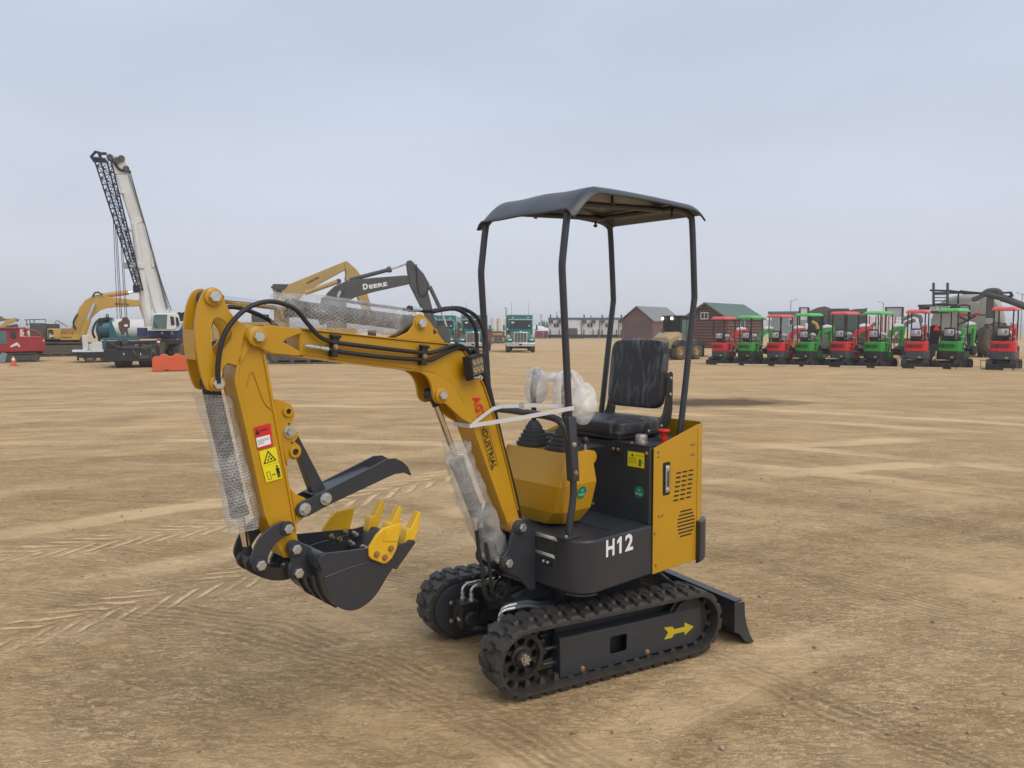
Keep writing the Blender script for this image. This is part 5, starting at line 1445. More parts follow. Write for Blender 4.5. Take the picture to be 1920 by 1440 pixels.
def crawler(x0, x1, h, y0, y1):
    """crawler belt with cleats round a frame, in the x-z plane, bottom on z=0"""
    mb = MB(); r = h / 2; n = 12
    pts = [(x1 - r + r * math.cos(a), r + r * math.sin(a)) for a in [-PI / 2 + PI * i / n for i in range(n + 1)]] + [(x0 + r + r * math.cos(a), r + r * math.sin(a)) for a in [PI / 2 + PI * i / n for i in range(n + 1)]]
    t = max(0.03, h * 0.10)
    inn = [(x1 - r + (r - t) * math.cos(a), r + (r - t) * math.sin(a)) for a in [-PI / 2 + PI * i / n for i in range(n + 1)]] + [(x0 + r + (r - t) * math.cos(a), r + (r - t) * math.sin(a)) for a in [PI / 2 + PI * i / n for i in range(n + 1)]]
    mb.prism(pts, y0, y1, hole=inn)
    L = 2 * (x1 - x0 - h) + PI * h; k = int(L / max(0.12, h * 0.2)); c = x1 - x0 - h
    for i in range(k):
        s = L * i / k
        if s < c: q = (x0 + r + s, 2 * r, 0)
        elif s < c + PI * r: a = PI / 2 - (s - c) / r; q = (x1 - r + r * math.cos(a), r + r * math.sin(a), PI / 2 - a)
        elif s < 2 * c + PI * r: q = (x1 - r - (s - c - PI * r), 0.0, 0)
        else: a = -PI / 2 - (s - 2 * c - PI * r) / r; q = (x0 + r + r * math.cos(a), r + r * math.sin(a), PI / 2 - a)
        zz = max(q[1], 0.01)
        mb.box((q[0], (y0 + y1) / 2, zz), (h * 0.06, y1 - y0, h * 0.08), R=Matrix.Rotation(q[2], 3, 'Y'))
    mb.bx(x0 + r * 0.9, x1 - r * 0.9, y0 + 0.06 * (1 if y1 > y0 else -1), y1 - 0.02, h * 0.22, h * 0.80)
    for i in range(5):
        xx = x0 + r + (x1 - x0 - 2 * r) * i / 4
        mb.cyl((xx, y0 + 0.03, h * 0.26), (xx, y1 - 0.03, h * 0.26), h * 0.16, n=12)
    for xx in (x0 + r, x1 - r):
        mb.cyl((xx, y0 + 0.02, r), (xx, y1 - 0.02, r), r * 0.72, n=18)
    return mb

def tyre(c, r, w, ax, name, parent, mt, hub, hubm, lug=True, hr=0.55):
    """tyre with rim; ax: unit axis of the wheel"""
    c = Vector(c); ax = Vector(ax).normalized()
    mb = MB().lathe([(r * hr, -w * 0.42), (r * 0.86, -w * 0.5), (r * 0.97, -w * 0.40), (r, -w * 0.2), (r, w * 0.2), (r * 0.97, w * 0.40), (r * 0.86, w * 0.5), (r * hr, w * 0.42)], c, ax, 32, False)
    if lug:
        side = ax.cross(Vector((0, 0, 1))).normalized()
        for i in range(18):
            a = 2 * PI * i / 18
            for sg in (1, -1):
                a2 = a + (PI / 18 if sg > 0 else 0)
                rd = side * math.cos(a2) + Vector((0, 0, 1)) * math.sin(a2)
                tg = rd.cross(ax)
                R = Matrix((tg, ax, rd)).transposed()
                mb.box(c + rd * r * 1.0 + ax * sg * w * 0.24, (r * 0.12, w * 0.44, r * 0.05), R=R)
    t = mb.build(name, mt, parent)
    MB().lathe([(r * hr * 1.02, -w * 0.36), (r * hr * 0.95, w * 0.38), (r * hr * 0.80, w * 0.40), (r * hr * 0.72, w * 0.20), (r * 0.2, w * 0.16), (r * 0.18, w * 0.34), (r * 0.05, w * 0.36)], c, ax, 24).build("rim", hubm, t)
    return t

KYEL = mat("worn_machine_yellow", (0.50, 0.30, 0.045), 0.5, var=0.14, scale=1.2, dust=0.25)
KTAN = mat("faded_machine_yellow", (0.44, 0.29, 0.09), 0.55, var=0.14, scale=1.5, dust=0.3)
KORG = mat("cylinder_tan", (0.50, 0.27, 0.10), 0.5, var=0.1)
DGRY = mat("machine_grey", (0.050, 0.055, 0.062), 0.55, var=0.15, scale=1.5, dust=0.15)
DBLK = mat("chassis_black", (0.013, 0.014, 0.016), 0.55, var=0.25, scale=3, dust=0.05)
CRWL = mat("crawler_steel", (0.045, 0.042, 0.040), 0.65, var=0.2, scale=4, dust=0.35)
GLAS = mat("dark_window_glass", (0.030, 0.040, 0.042), 0.08, var=0.3, scale=2)
GLAT = mat("pale_window_glass", (0.10, 0.15, 0.15), 0.08, var=0.3, scale=2)
TYRE = mat("dusty_tyre", (0.040, 0.038, 0.036), 0.8, var=0.2, scale=8, dust=0.45)
RIMT = mat("tan_rim", (0.38, 0.26, 0.12), 0.6, var=0.15)
CWHT = mat("machine_white", (0.66, 0.66, 0.65), 0.45, var=0.06, scale=1.5, dust=0.08)
NAVY = mat("crane_navy", (0.024, 0.038, 0.150), 0.35, var=0.1, scale=2, dust=0.1)
TEAL = mat("tank_teal", (0.015, 0.115, 0.135), 0.4, var=0.1, scale=2, dust=0.08)
TTEAL = mat("truck_teal", (0.008, 0.180, 0.165), 0.3, var=0.05, coat=0.4)
MRED = mat("machine_red", (0.34, 0.016, 0.022), 0.4, var=0.12, scale=1.5, dust=0.12)
STEL = mat("chrome_trim", (0.66, 0.67, 0.68), 0.2, 0.9, var=0.1)
RUST = mat("rusty_brown", (0.22, 0.13, 0.075), 0.75, var=0.3, scale=5)
WOOD = mat("pale_timber", (0.56, 0.44, 0.29), 0.8, var=0.15, scale=8)
INKW = mat("painted_black_letter", (0.02, 0.018, 0.015), 0.6)
LETW = mat("painted_white_letter", (0.72, 0.73, 0.73), 0.5)
ROPE = mat("wire_rope", (0.06, 0.06, 0.065), 0.6)
BARR = mat("orange_barrier_plastic", (0.62, 0.10, 0.030), 0.5, var=0.08, scale=3, dust=0.1)

# ------------------------------------------------------------------ red tracked machine, far left
A = Far("tracked_carrier", "dark red tracked machine with a boxy cab and white swirl decal at the left edge", "tracked machine", 45, 38)
b_ = A.pr("engine_body", MRED, [(-40, 660), (13, 660), (86, 658), (84.4, 634), (77, 631), (37, 631.5), (37, 634), (-40, 634)], 0.0, 2.4)
A.pr("white_swirl", LETW, [(18, 650), (24, 646), (29, 643), (33, 642), (35, 645), (38, 649), (36, 651), (33, 647), (30, 648), (26, 649), (22, 651)], -0.004, -0.001, b_, 0)
A.pr("warning_triangle", LETW, [(80, 640), (83.5, 640), (81.6, 636)], -0.004, -0.001, b_, 0)
c_ = A.pr("cab", MRED, [(-40, 634), (37, 634), (37, 617), (14.6, 615.5), (-40, 615.5)], 0.05, 1.5)
A.bx("cab_window", GLAS, 19.8, 621, 30, 637, 0.0, 0.06, c_, 0); A.bx("cab_window", GLAT, -12, 620, 13.5, 645, -0.02, 0.06, c_, 0)
A.bx("cab_roof", MRED, -40, 613.5, 49, 617, -0.05, 1.6, bevel=0.03)
for q in ([(47, 617), (57, 618), (67, 621), (77, 630.5)], [(44, 618), (52, 630)], [(50, 618), (46, 630)]):
    A.tube("roll_guard", MRED, [(*t, 0.15) for t in q], 0.05, k=3)
A.tube("roll_guard", MRED, [(47, 617, 1.9), (57, 618, 1.9), (67, 621, 1.9), (77, 630.5, 1.9)], 0.05, k=3)
A.bx("sub_frame", DBLK, -30, 659.5, 80, 664, 0.2, 2.2)
x0, x1 = A.p(9, 679)[0], A.p(75, 679)[0]
crawler(x0, x1, 0.46, 0.0, 0.45).build("crawler_track", CRWL, A.o); crawler(x0, x1, 0.46, 1.9, 2.35).build("crawler_track", CRWL, A.o)
A.pr("front_blade", mat("blue_grey_steel", (0.22, 0.26, 0.30), 0.5, var=0.2), [(-14, 679), (10, 679), (13.5, 662), (4, 660), (-2, 668)], -0.6, -0.4)
# tan arm leaning up behind it
B = Far("scrap_handler", "tan grapple machine with its folded arm showing above the red tracked machine", "grapple machine", 12, 44)
B.pr("arm", KTAN, [(-14, 620), (0, 611), (12, 600), (30, 595.5), (34, 598), (28, 604), (14, 610), (-6, 626)], 0, 0.6)
B.pr("bucket", DGRY, [(-20, 612), (14, 611), (31, 607), (35, 610), (32, 618), (-20, 622)], 0.1, 1.2)
B.pr("bucket", RUST, [(-20, 596), (3, 592.5), (8, 597), (38, 598), (34, 603), (16, 599.5), (-20, 606)], 0.8, 1.5)
B.pr("stand", DGRY, [(-14, 668), (6, 668), (0, 618), (-10, 618)], 0.2, 1.0)

# traffic cone
cx = gx(22.5, 34)
t = thing("traffic_cone", "orange traffic cone with a white collar in front of the red tracked machine", "traffic cone", (cx, 34, 0))
MB().bx(-0.17, 0.17, -0.17, 0.17, 0, 0.03).build("base", BARR, t)
MB().lathe([(0.12, 0), (0.075, 0.22)], (0, 0, 0.03), (0, 0, 1), 16).build("cone", BARR, t)
MB().lathe([(0.076, 0), (0.052, 0.12)], (0, 0, 0.25), (0, 0, 1), 16).build("collar", LETW, t)
MB().lathe([(0.052, 0), (0.030, 0.08)], (0, 0, 0.37), (0, 0, 1), 16).build("tip", BARR, t)

# ------------------------------------------------------------------ large yellow excavator, left
A = Far("excavator", "large yellow excavator with a lowered arched boom behind the tank truck at left", "excavator", 120, 46)
x0, x1 = A.p(56, 668)[0], A.p(178, 668)[0]
crawler(x0, x1, 0.86, 0.2, 0.9).build("crawler_track", CRWL, A.o); crawler(x0, x1, 0.86, 3.0, 3.7).build("crawler_track", CRWL, A.o)
A.bx("turntable", DBLK, 84, 637, 154, 646, 0.6, 3.4)
e_ = A.bx("engine_house", DGRY, 55, 605.5, 88, 639, 0.3, 3.6, bevel=0.05)
A.bx("engine_house_step", DGRY, 84, 607, 112, 618, 0.9, 3.4, e_)
b_ = A.bx("counterweight", KYEL, 88, 616, 114, 636, 0.0, 3.4, bevel=0.06)
pl = A.pr("number_panel", INKW, [(90, 618), (99, 618), (102, 635), (91, 635)], -0.012, -0.002, b_, 0)
A.text("800", LETW, (92.5, 632), (101, 632), (92.5, 628), -0.02, pl, 0.05); A.text("PC", LETW, (92.5, 627.6), (97, 627.6), (92.5, 625.6), -0.02, pl, 0.05); A.text("LC", LETW, (92.5, 634.6), (95.5, 634.6), (92.5, 632.6), -0.02, pl, 0.05)
A.bx("rusty_side_box", mat("rusty_yellow", (0.32, 0.17, 0.05), 0.7, var=0.3, scale=3), 114, 615.5, 136, 628, 0.5, 2.6)
sb_ = A.bx("side_beam", KYEL, 112, 627.5, 150, 637.5, 0.1, 3.2)
A.text("KOMATSU", INKW, (117, 634), (134.5, 634), (117, 631.4), 0.09, sb_, 0.05)
A.bx("cab", KYEL, 143, 616, 156, 637, 1.9, 3.2)
bo = A.pr("boom", KYEL, [(133, 618), (137, 608), (141.5, 597), (149, 576), (160, 562), (176, 552.5), (186, 550.5), (196, 552), (206, 555), (240, 559), (262, 561.5), (267, 563), (268, 571), (262, 573), (240, 574), (220, 574.5), (203, 576.5), (190, 581), (178, 591), (166, 606), (156, 620), (150, 630), (138, 630)], 1.2, 1.9, bevel=0.04)
A.text("KOMATSU", INKW, (217, 570.4), (245, 571.8), (217.2, 566.8), 1.185, bo, 0.05)
A.tube("boom_cylinder", KYEL, [(153, 634, 1.05), (166, 599, 1.05)], 0.20); A.tube("boom_cylinder_rod", STEL, [(166, 599, 1.05), (179, 569, 1.05)], 0.11)
A.tube("dipper_cylinder", KORG, [(195, 552.5, 1.55), (244, 546.5, 1.55)], 0.16); A.tube("dipper_cylinder_rod", STEL, [(244, 546.5, 1.55), (270, 543.5, 1.55)], 0.08)
A.pr("dipper_stick", KYEL, [(270, 541), (282, 545), (289, 575), (288, 600), (283, 612), (276, 607), (267, 578), (263, 566)], 1.25, 1.85)
for q in ([(175, 555, 1.1), (178, 549, 1.1), (184, 546.5, 1.1), (190, 549, 1.1), (194, 552, 1.1)], [(146, 588, 1.1), (140, 598, 1.1), (138, 607, 1.1), (143, 617, 1.1)]):
    A.tube("hose", HOSE, q, 0.05, k=5)
for q in ([(45, 599.5), (84, 598.5)], [(47, 608), (56, 607.5)], [(48.5, 599.5), (51, 612)], [(55, 599.5), (56, 606)], [(63.5, 599), (63.5, 606)], [(84, 598.5), (86, 603)], [(104.5, 611), (104.5, 601.5), (107, 600.5), (126, 612)]):
    A.tube("handrail", DGRY, [(*t, 0.5) for t in q], 0.024)

# ------------------------------------------------------------------ white cabinet on a flat-deck truck
A = Far("flatbed_truck", "low black flat-deck truck carrying a white cabinet, left of the crane", "truck", 165, 37.5)
d_ = A.pr("deck", DBLK, [(135, 659.5), (205, 659.5), (205, 671), (150, 671), (143, 668), (136, 664)], 0.0, 2.0)
A.bx("deck_top", LETW, 135, 657.3, 203, 659.6, 0.0, 2.0, bevel=0.005)
A.bx("cabinet", CWHT, 154.2, 628.5, 166, 657.3, 0.2, 1.7); A.pr("cabinet_base", CWHT, [(166, 657), (166, 647), (178, 643), (192, 641), (192, 657)], 0.3, 1.7)
A.bx("mud_flap", DBLK, 144, 668, 148.5, 676, 0.0, 0.3, bevel=0)
for yy in (0.14, 1.8):
    c = A.p(169, 672.5); tyre((c[0], yy, 0.31), 0.31, 0.24, (0, -1, 0), "wheel", A.o, TYRE, 0.5, STEL, False)
c = A.p(200, 672.5); tyre((c[0], 0.14, 0.31), 0.31, 0.24, (0, -1, 0), "wheel", A.o, TYRE, 0.5, STEL, False)

# ------------------------------------------------------------------ vacuum tank truck behind the crane
A = Far("tank_truck", "vacuum truck with a teal and white round tank behind the crane", "tank truck", 235, 40)
z0 = A.p(0, 617)[1]; zr = (A.p(0, 596.5)[1] - A.p(0, 637)[1]) / 2
def tank(x0, x1, nm, m, cap=0.0):
    X0, X1 = A.p(x0, 617)[0], A.p(x1, 617)[0]
    pr_ = ([(zr * 0.25, -0.14), (zr * 0.7, -0.09), (zr * 0.93, -0.02)] if cap else []) + [(zr, 0.0), (zr, X1 - X0)]
    return MB().lathe(pr_, (X0, 1.1, z0), (1, 0, 0), 40).build(nm, m, A.o)
tk = tank(184, 206, "tank_rear", TEAL, 1); tk2 = tank(206.2, 322, "tank_shell", CWHT)
MB().prism([A.p(q[0], q[1]) for q in [(205, 597), (207, 597.2), (222, 634), (222, 637.5), (205, 637.5)]], 0.0, 0.09).build("teal_stripe", TEAL, tk2)
for xx in (206, 222, 258, 290):
    X = A.p(xx, 617)[0]
    MB().lathe([(zr + 0.012, 0), (zr + 0.012, 0.05)], (X, 1.1, z0), (1, 0, 0), 40).build("tank_band", TEAL if xx < 210 else CWHT, tk2)
A.bx("frame_rail", TEAL, 190, 633.5, 262, 637.5, -0.1, 2.2); A.pr("rear_leg", TEAL, [(196, 636), (202, 636), (192, 664), (187, 664)], -0.1, 0.1)
A.pr("rear_door_gear", DBLK, [(183, 640), (181, 618), (184, 602), (188, 596), (199, 594.5), (214, 595.5), (203, 599), (192, 603), (187, 640)], 0.6, 1.6)
A.tube("suction_hose", HOSE, [(187, 597, 0.7), (178, 606, 0.5), (173, 622, 0.5), (177, 634, 0.6)], 0.055, k=5)
A.pr("lifting_lug", TEAL, [(196, 597.5), (197.5, 589), (200, 587), (203, 589), (204.5, 597.5)], 1.0, 1.15, hole=[(199.2, 592), (201.4, 592), (201.4, 589.6), (199.2, 589.6)])
A.bx("chassis", DBLK, 186, 640, 322, 655, 0.5, 1.7)
for xx in (212, 228, 296):
    c = A.p(xx, 660); tyre((c[0], 0.2, 0.5), 0.5, 0.3, (0, -1, 0), "wheel", A.o, TYRE, 0.5, STEL, False)

# ------------------------------------------------------------------ rough terrain crane
A = Far("mobile_crane", "blue and white mobile crane with its white boom raised high", "crane", 275, 33)
k_ = A.bx("carrier", DBLK, 198, 640, 352, 674, 0.0, 2.6, bevel=0.05)
A.bx("front_bumper", DBLK, 195, 655, 300, 676, -0.5, 0.0, k_); A.bx("deck_step", DGRY, 262, 666, 280, 671, -0.55, -0.5, k_, 0)
A.bx("deck_box", DGRY, 228, 636, 240, 655, -0.3, 0.3, k_); A.bx("deck_box", DBLK, 219, 638, 227, 656, -0.4, 0.2, k_)
for xx in (232, 263):
    A.bx("marker_light", LETW, xx, 661, xx + 1.6, 665, -0.52, -0.5, k_, 0)
A.tube("deck_rail", DBLK, [(229, 646, -0.5), (262, 640, -0.5), (283, 640, -0.5)], 0.03, k_)
for q in ([(240, 648), (262, 652), (283, 648)], [(208, 642), (222, 650), (246, 652)], [(246, 646), (252, 660), (256, 667)], [(284, 640), (284, 672)], [(291, 640), (291, 672)]):
    A.tube("deck_pipe", DGRY, [(*t, -0.55) for t in q], 0.03, k_, k=3)
for zz in (646, 653, 660):
    A.tube("step_rung", DGRY, [(284, zz, -0.55), (291, zz, -0.55)], 0.025, k_)
A.bx("hose_reel", mat("reel_green_grey", (0.10, 0.11, 0.07), 0.6), 251, 645, 260, 650, -0.56, -0.4, k_); A.bx("lamp_cluster", RUST, 285.5, 654, 290, 662, -0.54, -0.5, k_, 0)
A.bx("fender", DBLK, 298, 638, 356, 645, -0.3, 2.6, k_)
for xx, yy, r in ((231, 0.35, 0.40), (277, 0.35, 0.40)):
    c = A.p(xx, 676); tyre((c[0], yy, 0.55), 0.55, 0.62, (1, 0.15, 0), "wheel", A.o, TYRE, 0.5, DBLK)
for xx in (316, 353):
    c = A.p(xx, 676); tyre((c[0], 0.1, 0.62), 0.62, 0.55, (0.55, -0.83, 0), "wheel", A.o, TYRE, 0.5, DBLK)
A.bx("fire_extinguisher", mat("rust_red", (0.25, 0.045, 0.03), 0.5), 294.5, 633, 299.5, 650, -0.6, -0.4, bevel=0.03)
A.bx("extinguisher_band", LETW, 294, 639, 300, 642, -0.61, -0.39, bevel=0)
u_ = A.pr("upper_body", NAVY, [(276, 620), (338, 620), (345, 609), (352, 604), (357, 604), (357, 632), (348, 636), (279, 633)], 0.2, 2.3, bevel=0.04)
A.bx("side_box", NAVY, 256.5, 614.5, 277, 631, 0.4, 1.3)
A.bx("maker_badge", LETW, 302, 622.5, 306.5, 626.5, 0.19, 0.198, u_, 0); A.bx("decal", LETW, 321, 619, 322.6, 628, 0.19, 0.198, u_, 0); A.bx("decal", LETW, 324, 619, 325.3, 628, 0.19, 0.198, u_, 0)
cab_ = A.pr("cab", CWHT, [(283.5, 618.6), (286, 592), (289, 588), (330, 587.5), (334, 591), (338.5, 611), (325, 619)], -0.7, 0.6, bevel=0.05)
A.pr("windscreen", GLAT, [(285.5, 616.5), (287.5, 593), (290, 590.5), (313, 590), (311.5, 616.5)], -0.715, -0.70, cab_, 0)
A.pr("side_window", GLAS, [(318, 593.5), (324.5, 594), (327, 609), (320, 611)], -0.715, -0.70, cab_, 0); A.pr("side_window", GLAS, [(328, 595), (332.5, 595.5), (336, 609), (330, 614)], -0.715, -0.70, cab_, 0)
A.tube("wiper", INKW, [(289, 605, -0.73), (296, 617, -0.73)], 0.012, cab_)
w_ = MB()
for (px, py, r) in ((337, 590, 0.12), (343, 594, 0.18), (347, 590, 0.13), (348.5, 596, 0.14)):
    q = A.p(px, py); w_.cyl((q[0], 0.3, q[1]), (q[0], 1.3, q[1]), r, n=16)
w_.build("winch", DBLK, A.o, bevel=0.01)
A.bx("counterweight", NAVY, 345, 604, 366, 619, 0.6, 2.4)
bo = A.pr("boom_base", CWHT, [(246.5, 416.5), (266, 409), (319, 577), (322, 590), (296, 596), (288, 580)], 0.55, 1.25, bevel=0.06)
A.pr("boom_section", CWHT, [(215.5, 322.5), (244.5, 320), (272, 411), (262, 420), (248, 419), (243, 408)], 0.60, 1.20, bevel=0.05)
A.pr("boom_collar", CWHT, [(243, 412), (263, 405), (268, 412), (249, 421)], 0.52, 1.28, bo)
A.tube("boom_edge_rib", mat("rib_grey", (0.30, 0.30, 0.30), 0.5), [(241, 322, 0.55), (270, 412, 0.52), (316, 576, 0.52)], 0.035)
h_ = A.pr("boom_head", CWHT, [(214, 322), (211, 312), (200, 283), (206, 281), (213, 284), (222, 286), (226, 284), (234, 285.5), (236, 300), (240, 304), (246, 320)], 0.62, 1.18, bevel=0.03)
mb = MB()
for px, py in ((205, 290), (218, 296), (227, 292), (236, 312)):
    q = A.p(px, py); mb.cyl((q[0], 0.5, q[1]), (q[0], 0.6, q[1]), 0.13, n=16)
mb.build("sheaves", DGRY, h_)
A.tube("rigging", DBLK, [(203, 284, 0.6), (214, 300, 0.58), (224, 313, 0.58), (240, 316, 0.58), (245, 318, 0.58)], 0.05, h_, k=3)
A.tube("luffing_cylinder", CWHT, [(251, 418, 0.45), (262, 500, 0.45)], 0.14); A.tube("luffing_cylinder_barrel", CWHT, [(261, 495, 0.45), (280, 612, 0.45)], 0.20)
A.bx("jib_bracket", CWHT, 232, 491, 270, 503, 0.2, 0.6); A.bx("jib_bracket", CWHT, 233, 423.5, 247, 431, 0.3, 0.6); A.bx("jib_bracket", CWHT, 218, 356, 232, 361, 0.3, 0.6)
A.tube("hoist_line", ROPE, [(244, 320, 0.5), (283, 460, 0.45), (313, 580, 0.4)], 0.02); A.tube("hoist_line", ROPE, [(290, 490, 0.5), (322, 582, 0.4)], 0.016)
A.bx("limit_switch", CWHT, 283, 468, 291, 500, 0.5, 0.7)
# lattice jib folded along the boom
J = MB()
def qd(px, py, d): a = A.p(px, py); return Vector((a[0], d, a[1]))
ch = []
for (ax, bx_, d) in ((177, 256, 0.0), (188, 262, 0.45), (208, 268, 0.0), (200, 266, 0.45)):
    p0, p1 = qd(ax, 300, d), qd(bx_, 545, d)
    J.tube([p0, p1], 0.035, 6); ch.append((p0, p1))
for k in range(22):
    f, g = k / 22, (k + 1) / 22
    for i, j in ((0, 2), (1, 3), (0, 1), (2, 3)):
        a0, a1 = ch[i]; c0, c1 = ch[j]
        P_, Q_ = (a0.lerp(a1, f), c0.lerp(c1, g)) if k % 2 else (c0.lerp(c1, f), a0.lerp(a1, g))
        J.tube([P_, Q_], 0.016, 5)
        J.tube([a0.lerp(a1, f), c0.lerp(c1, f)], 0.014, 5)
JIBC = mat("jib_dark_blue", (0.012, 0.016, 0.040), 0.5)
ji = J.build("lattice_jib", JIBC, A.o)
for q in ([(178, 303), (170.5, 293), (179, 283.5), (190, 287), (200, 287)], [(172, 295), (198, 298)], [(176, 301), (200, 301)], [(185, 286), (192, 303)]):
    A.tube("jib_tip_frame", JIBC, [(*t, 0.1) for t in q], 0.06, ji)
A.bx("jib_foot", DBLK, 249, 534, 262, 548, 0.0, 0.5, ji)
for i, (ax, bx_) in enumerate(((212, 220.5), (215, 226), (218, 229), (225, 235.5), (228, 238.5))):
    A.tube("hoist_rope", ROPE, [(ax, 405 + 8 * i, 0.1), (bx_, 598, -0.3)], 0.014)
hk = A.pr("hook_block", mat("hook_brown", (0.09, 0.050, 0.038), 0.6, var=0.2, scale=6), [(222, 605), (229, 601), (231, 595), (239, 595), (244, 602), (243.5, 614), (238, 618), (233, 626), (229, 629), (224, 617)], -0.5, -0.15)
A.pr("hook", DGRY, [(236, 618), (240, 618), (240.5, 626), (242.5, 629), (242, 633), (239.5, 632), (238, 628)], -0.4, -0.28, hk)
A.bx("hook_plate", LETW, 233.5, 608.5, 240, 612.5, -0.52, -0.51, hk, 0)

# water-filled barrier
A = Far("road_barrier", "orange plastic water-filled road barrier lying in front of the crane", "barrier", 320, 29.7)
p = lambda x, y: A.p(x, y)
mb = MB()
prof = [(285.5, 696.5), (355, 694), (355.5, 672), (353.5, 667), (340.5, 667.2), (337, 663.2), (328, 663.2), (324, 667.8), (316, 668), (312, 664.2), (302, 664.5), (298, 668.5), (289, 668.5), (285.5, 672)]
body = A.pr("body", BARR, prof, -0.03, 0.42, bevel=0.03)
A.bx("end_panel", BARR, 285.0, 673, 303, 696, -0.06, -0.02, body, 0.012)
A.bx("fork_slot", INKW, 310, 692.5, 316, 694.5, -0.036, -0.028, body, 0)

# ------------------------------------------------------------------ two excavators behind the boom
A = Far("excavator", "faded yellow excavator with a raised boom, standing behind the dark grey boomed excavator", "excavator", 500, 40)
x0, x1 = A.p(470, 680)[0], A.p(640, 680)[0]
crawler(x0, x1, 0.8, 0.0, 0.6).build("crawler_track", CRWL, A.o); crawler(x0, x1, 0.8, 2.4, 3.0).build("crawler_track", CRWL, A.o)
A.bx("counterweight", KTAN, 396, 604, 418, 640, 0.0, 2.8, bevel=0.12)
A.bx("lower_frame", DBLK, 396, 640, 600, 650, 0.2, 2.6)
e_ = A.bx("engine_hood", KTAN, 418, 604, 535, 640, 0.1, 2.7)
for xx in (475, 500):
    A.bx("hood_vent", DGRY, xx, 609.5, xx + 19, 613, 0.08, 0.101, e_, 0)
A.bx("air_cleaner", DGRY, 471, 589, 505, 604, 0.6, 2.0)
cb = A.bx("cab", KTAN, 513, 531, 545, 640, 1.4, 2.6, bevel=0.06)
A.bx("cab_window", GLAS, 518, 540, 530, 562, 1.385, 1.4, cb, 0); A.bx("cab_top", DGRY, 511.5, 529.5, 546, 541, 1.37, 2.65, cb)
A.bx("work_lamp", DBLK, 508.5, 534, 512, 538, 1.3, 1.5, cb)
bo = A.pr("boom", KTAN, [(520, 560), (543, 531), (643, 490), (649, 487.6), (655, 490.5), (655.5, 499), (650, 504), (574, 546), (556, 570), (530, 600)], 0.9, 1.45, bevel=0.03)
A.text("KOMATSU", INKW, (577, 531), (600.5, 519.5), (576.2, 527.6), 0.885, bo, 0.05)
A.pr("dipper_stick", KTAN, [(648, 488), (654, 487), (661.5, 493.5), (672, 503), (680, 514), (689, 540), (697, 563), (701, 590), (690, 590), (676, 560), (664, 530), (650.5, 523), (652, 510)], 0.85, 1.5, bevel=0.03)
A.tube("boom_cylinder", KTAN, [(572, 549, 0.7), (634, 527, 0.7)], 0.13); A.tube("pivot_cap", DGRY, [(637, 526, 0.6), (637, 526, 1.6)], 0.14)
A = Far("excavator", "dark grey boomed excavator with white lettering and its arm reaching right", "excavator", 660, 36.5)
x0, x1 = A.p(500, 681)[0], A.p(655, 681)[0]
crawler(x0, x1, 0.78, 0.0, 0.6).build("crawler_track", CRWL, A.o); crawler(x0, x1, 0.78, 2.3, 2.9).build("crawler_track", CRWL, A.o)
A.bx("lower_frame", DBLK, 498, 648, 660, 662, 0.1, 2.7)
A.bx("body", KYEL, 560, 615, 668, 648, 0.2, 2.6)
A.bx("cab", DGRY, 610, 560, 650, 640, 1.5, 2.5, bevel=0.06); A.bx("white_panel", CWHT, 669, 618, 690, 640, 0.5, 1.6); A.bx("black_box", DBLK, 690, 620, 706, 640, 0.5, 1.6)
bo = A.pr("boom", DGRY, [(590, 590), (604, 560), (614, 547), (626, 536), (650, 525), (662, 523), (700, 519.5), (760, 514.8), (775, 516.5), (779, 522), (778, 529), (753, 534.5), (705, 545), (668, 555), (648, 566), (625, 600), (600, 610)], 0.5, 1.05, bevel=0.03)
A.text("D", LETW, (681.5, 542.4), (691, 541), (680, 531.5), 0.485, bo, 0.05)
A.text("EERE", LETW, (693, 540.6), (727.5, 534.9), (691.8, 533), 0.485, bo, 0.05)
A.pr("dipper_stick", DGRY, [(763.5, 489), (767, 486.3), (773, 486.6), (796, 511.5), (808, 533), (804, 545), (812.5, 577), (822, 614), (824, 640), (819, 640), (811, 615), (797, 586), (771, 534), (766, 510)], 0.45, 1.1, bevel=0.03)
A.tube("dipper_cylinder", DGRY, [(655, 523, 0.78), (734, 502.5, 0.78)], 0.10); A.tube("dipper_cylinder_rod", STEL, [(734, 502.5, 0.78), (765, 491.5, 0.78)], 0.05)
A.tube("dipper_cylinder_gland", DGRY, [(728, 504, 0.78), (735, 502.2, 0.78)], 0.15)
A.tube("bucket_cylinder", DGRY, [(807, 536, 0.4), (828, 580, 0.4)], 0.10); A.tube("bucket_cylinder_rod", STEL, [(828, 580, 0.4), (840, 615, 0.4)], 0.05)
A.pr("bucket", DGRY, [(822, 612), (842, 612), (846, 640), (842, 662), (828, 672), (818, 660), (816, 636)], 0.2, 1.3)
A.tube("hose", HOSE, [(782, 494, 0.4), (783, 515, 0.4), (786, 545, 0.4), (793, 554, 0.4), (801, 550, 0.4), (806, 538, 0.4)], 0.025, k=5)
A.tube("boom_cylinder_rod", STEL, [(633, 556, 0.45), (639, 544, 0.45)], 0.09); A.tube("pin_cap", DGRY, [(641, 541, 0.35), (641, 541, 0.5)], 0.13)

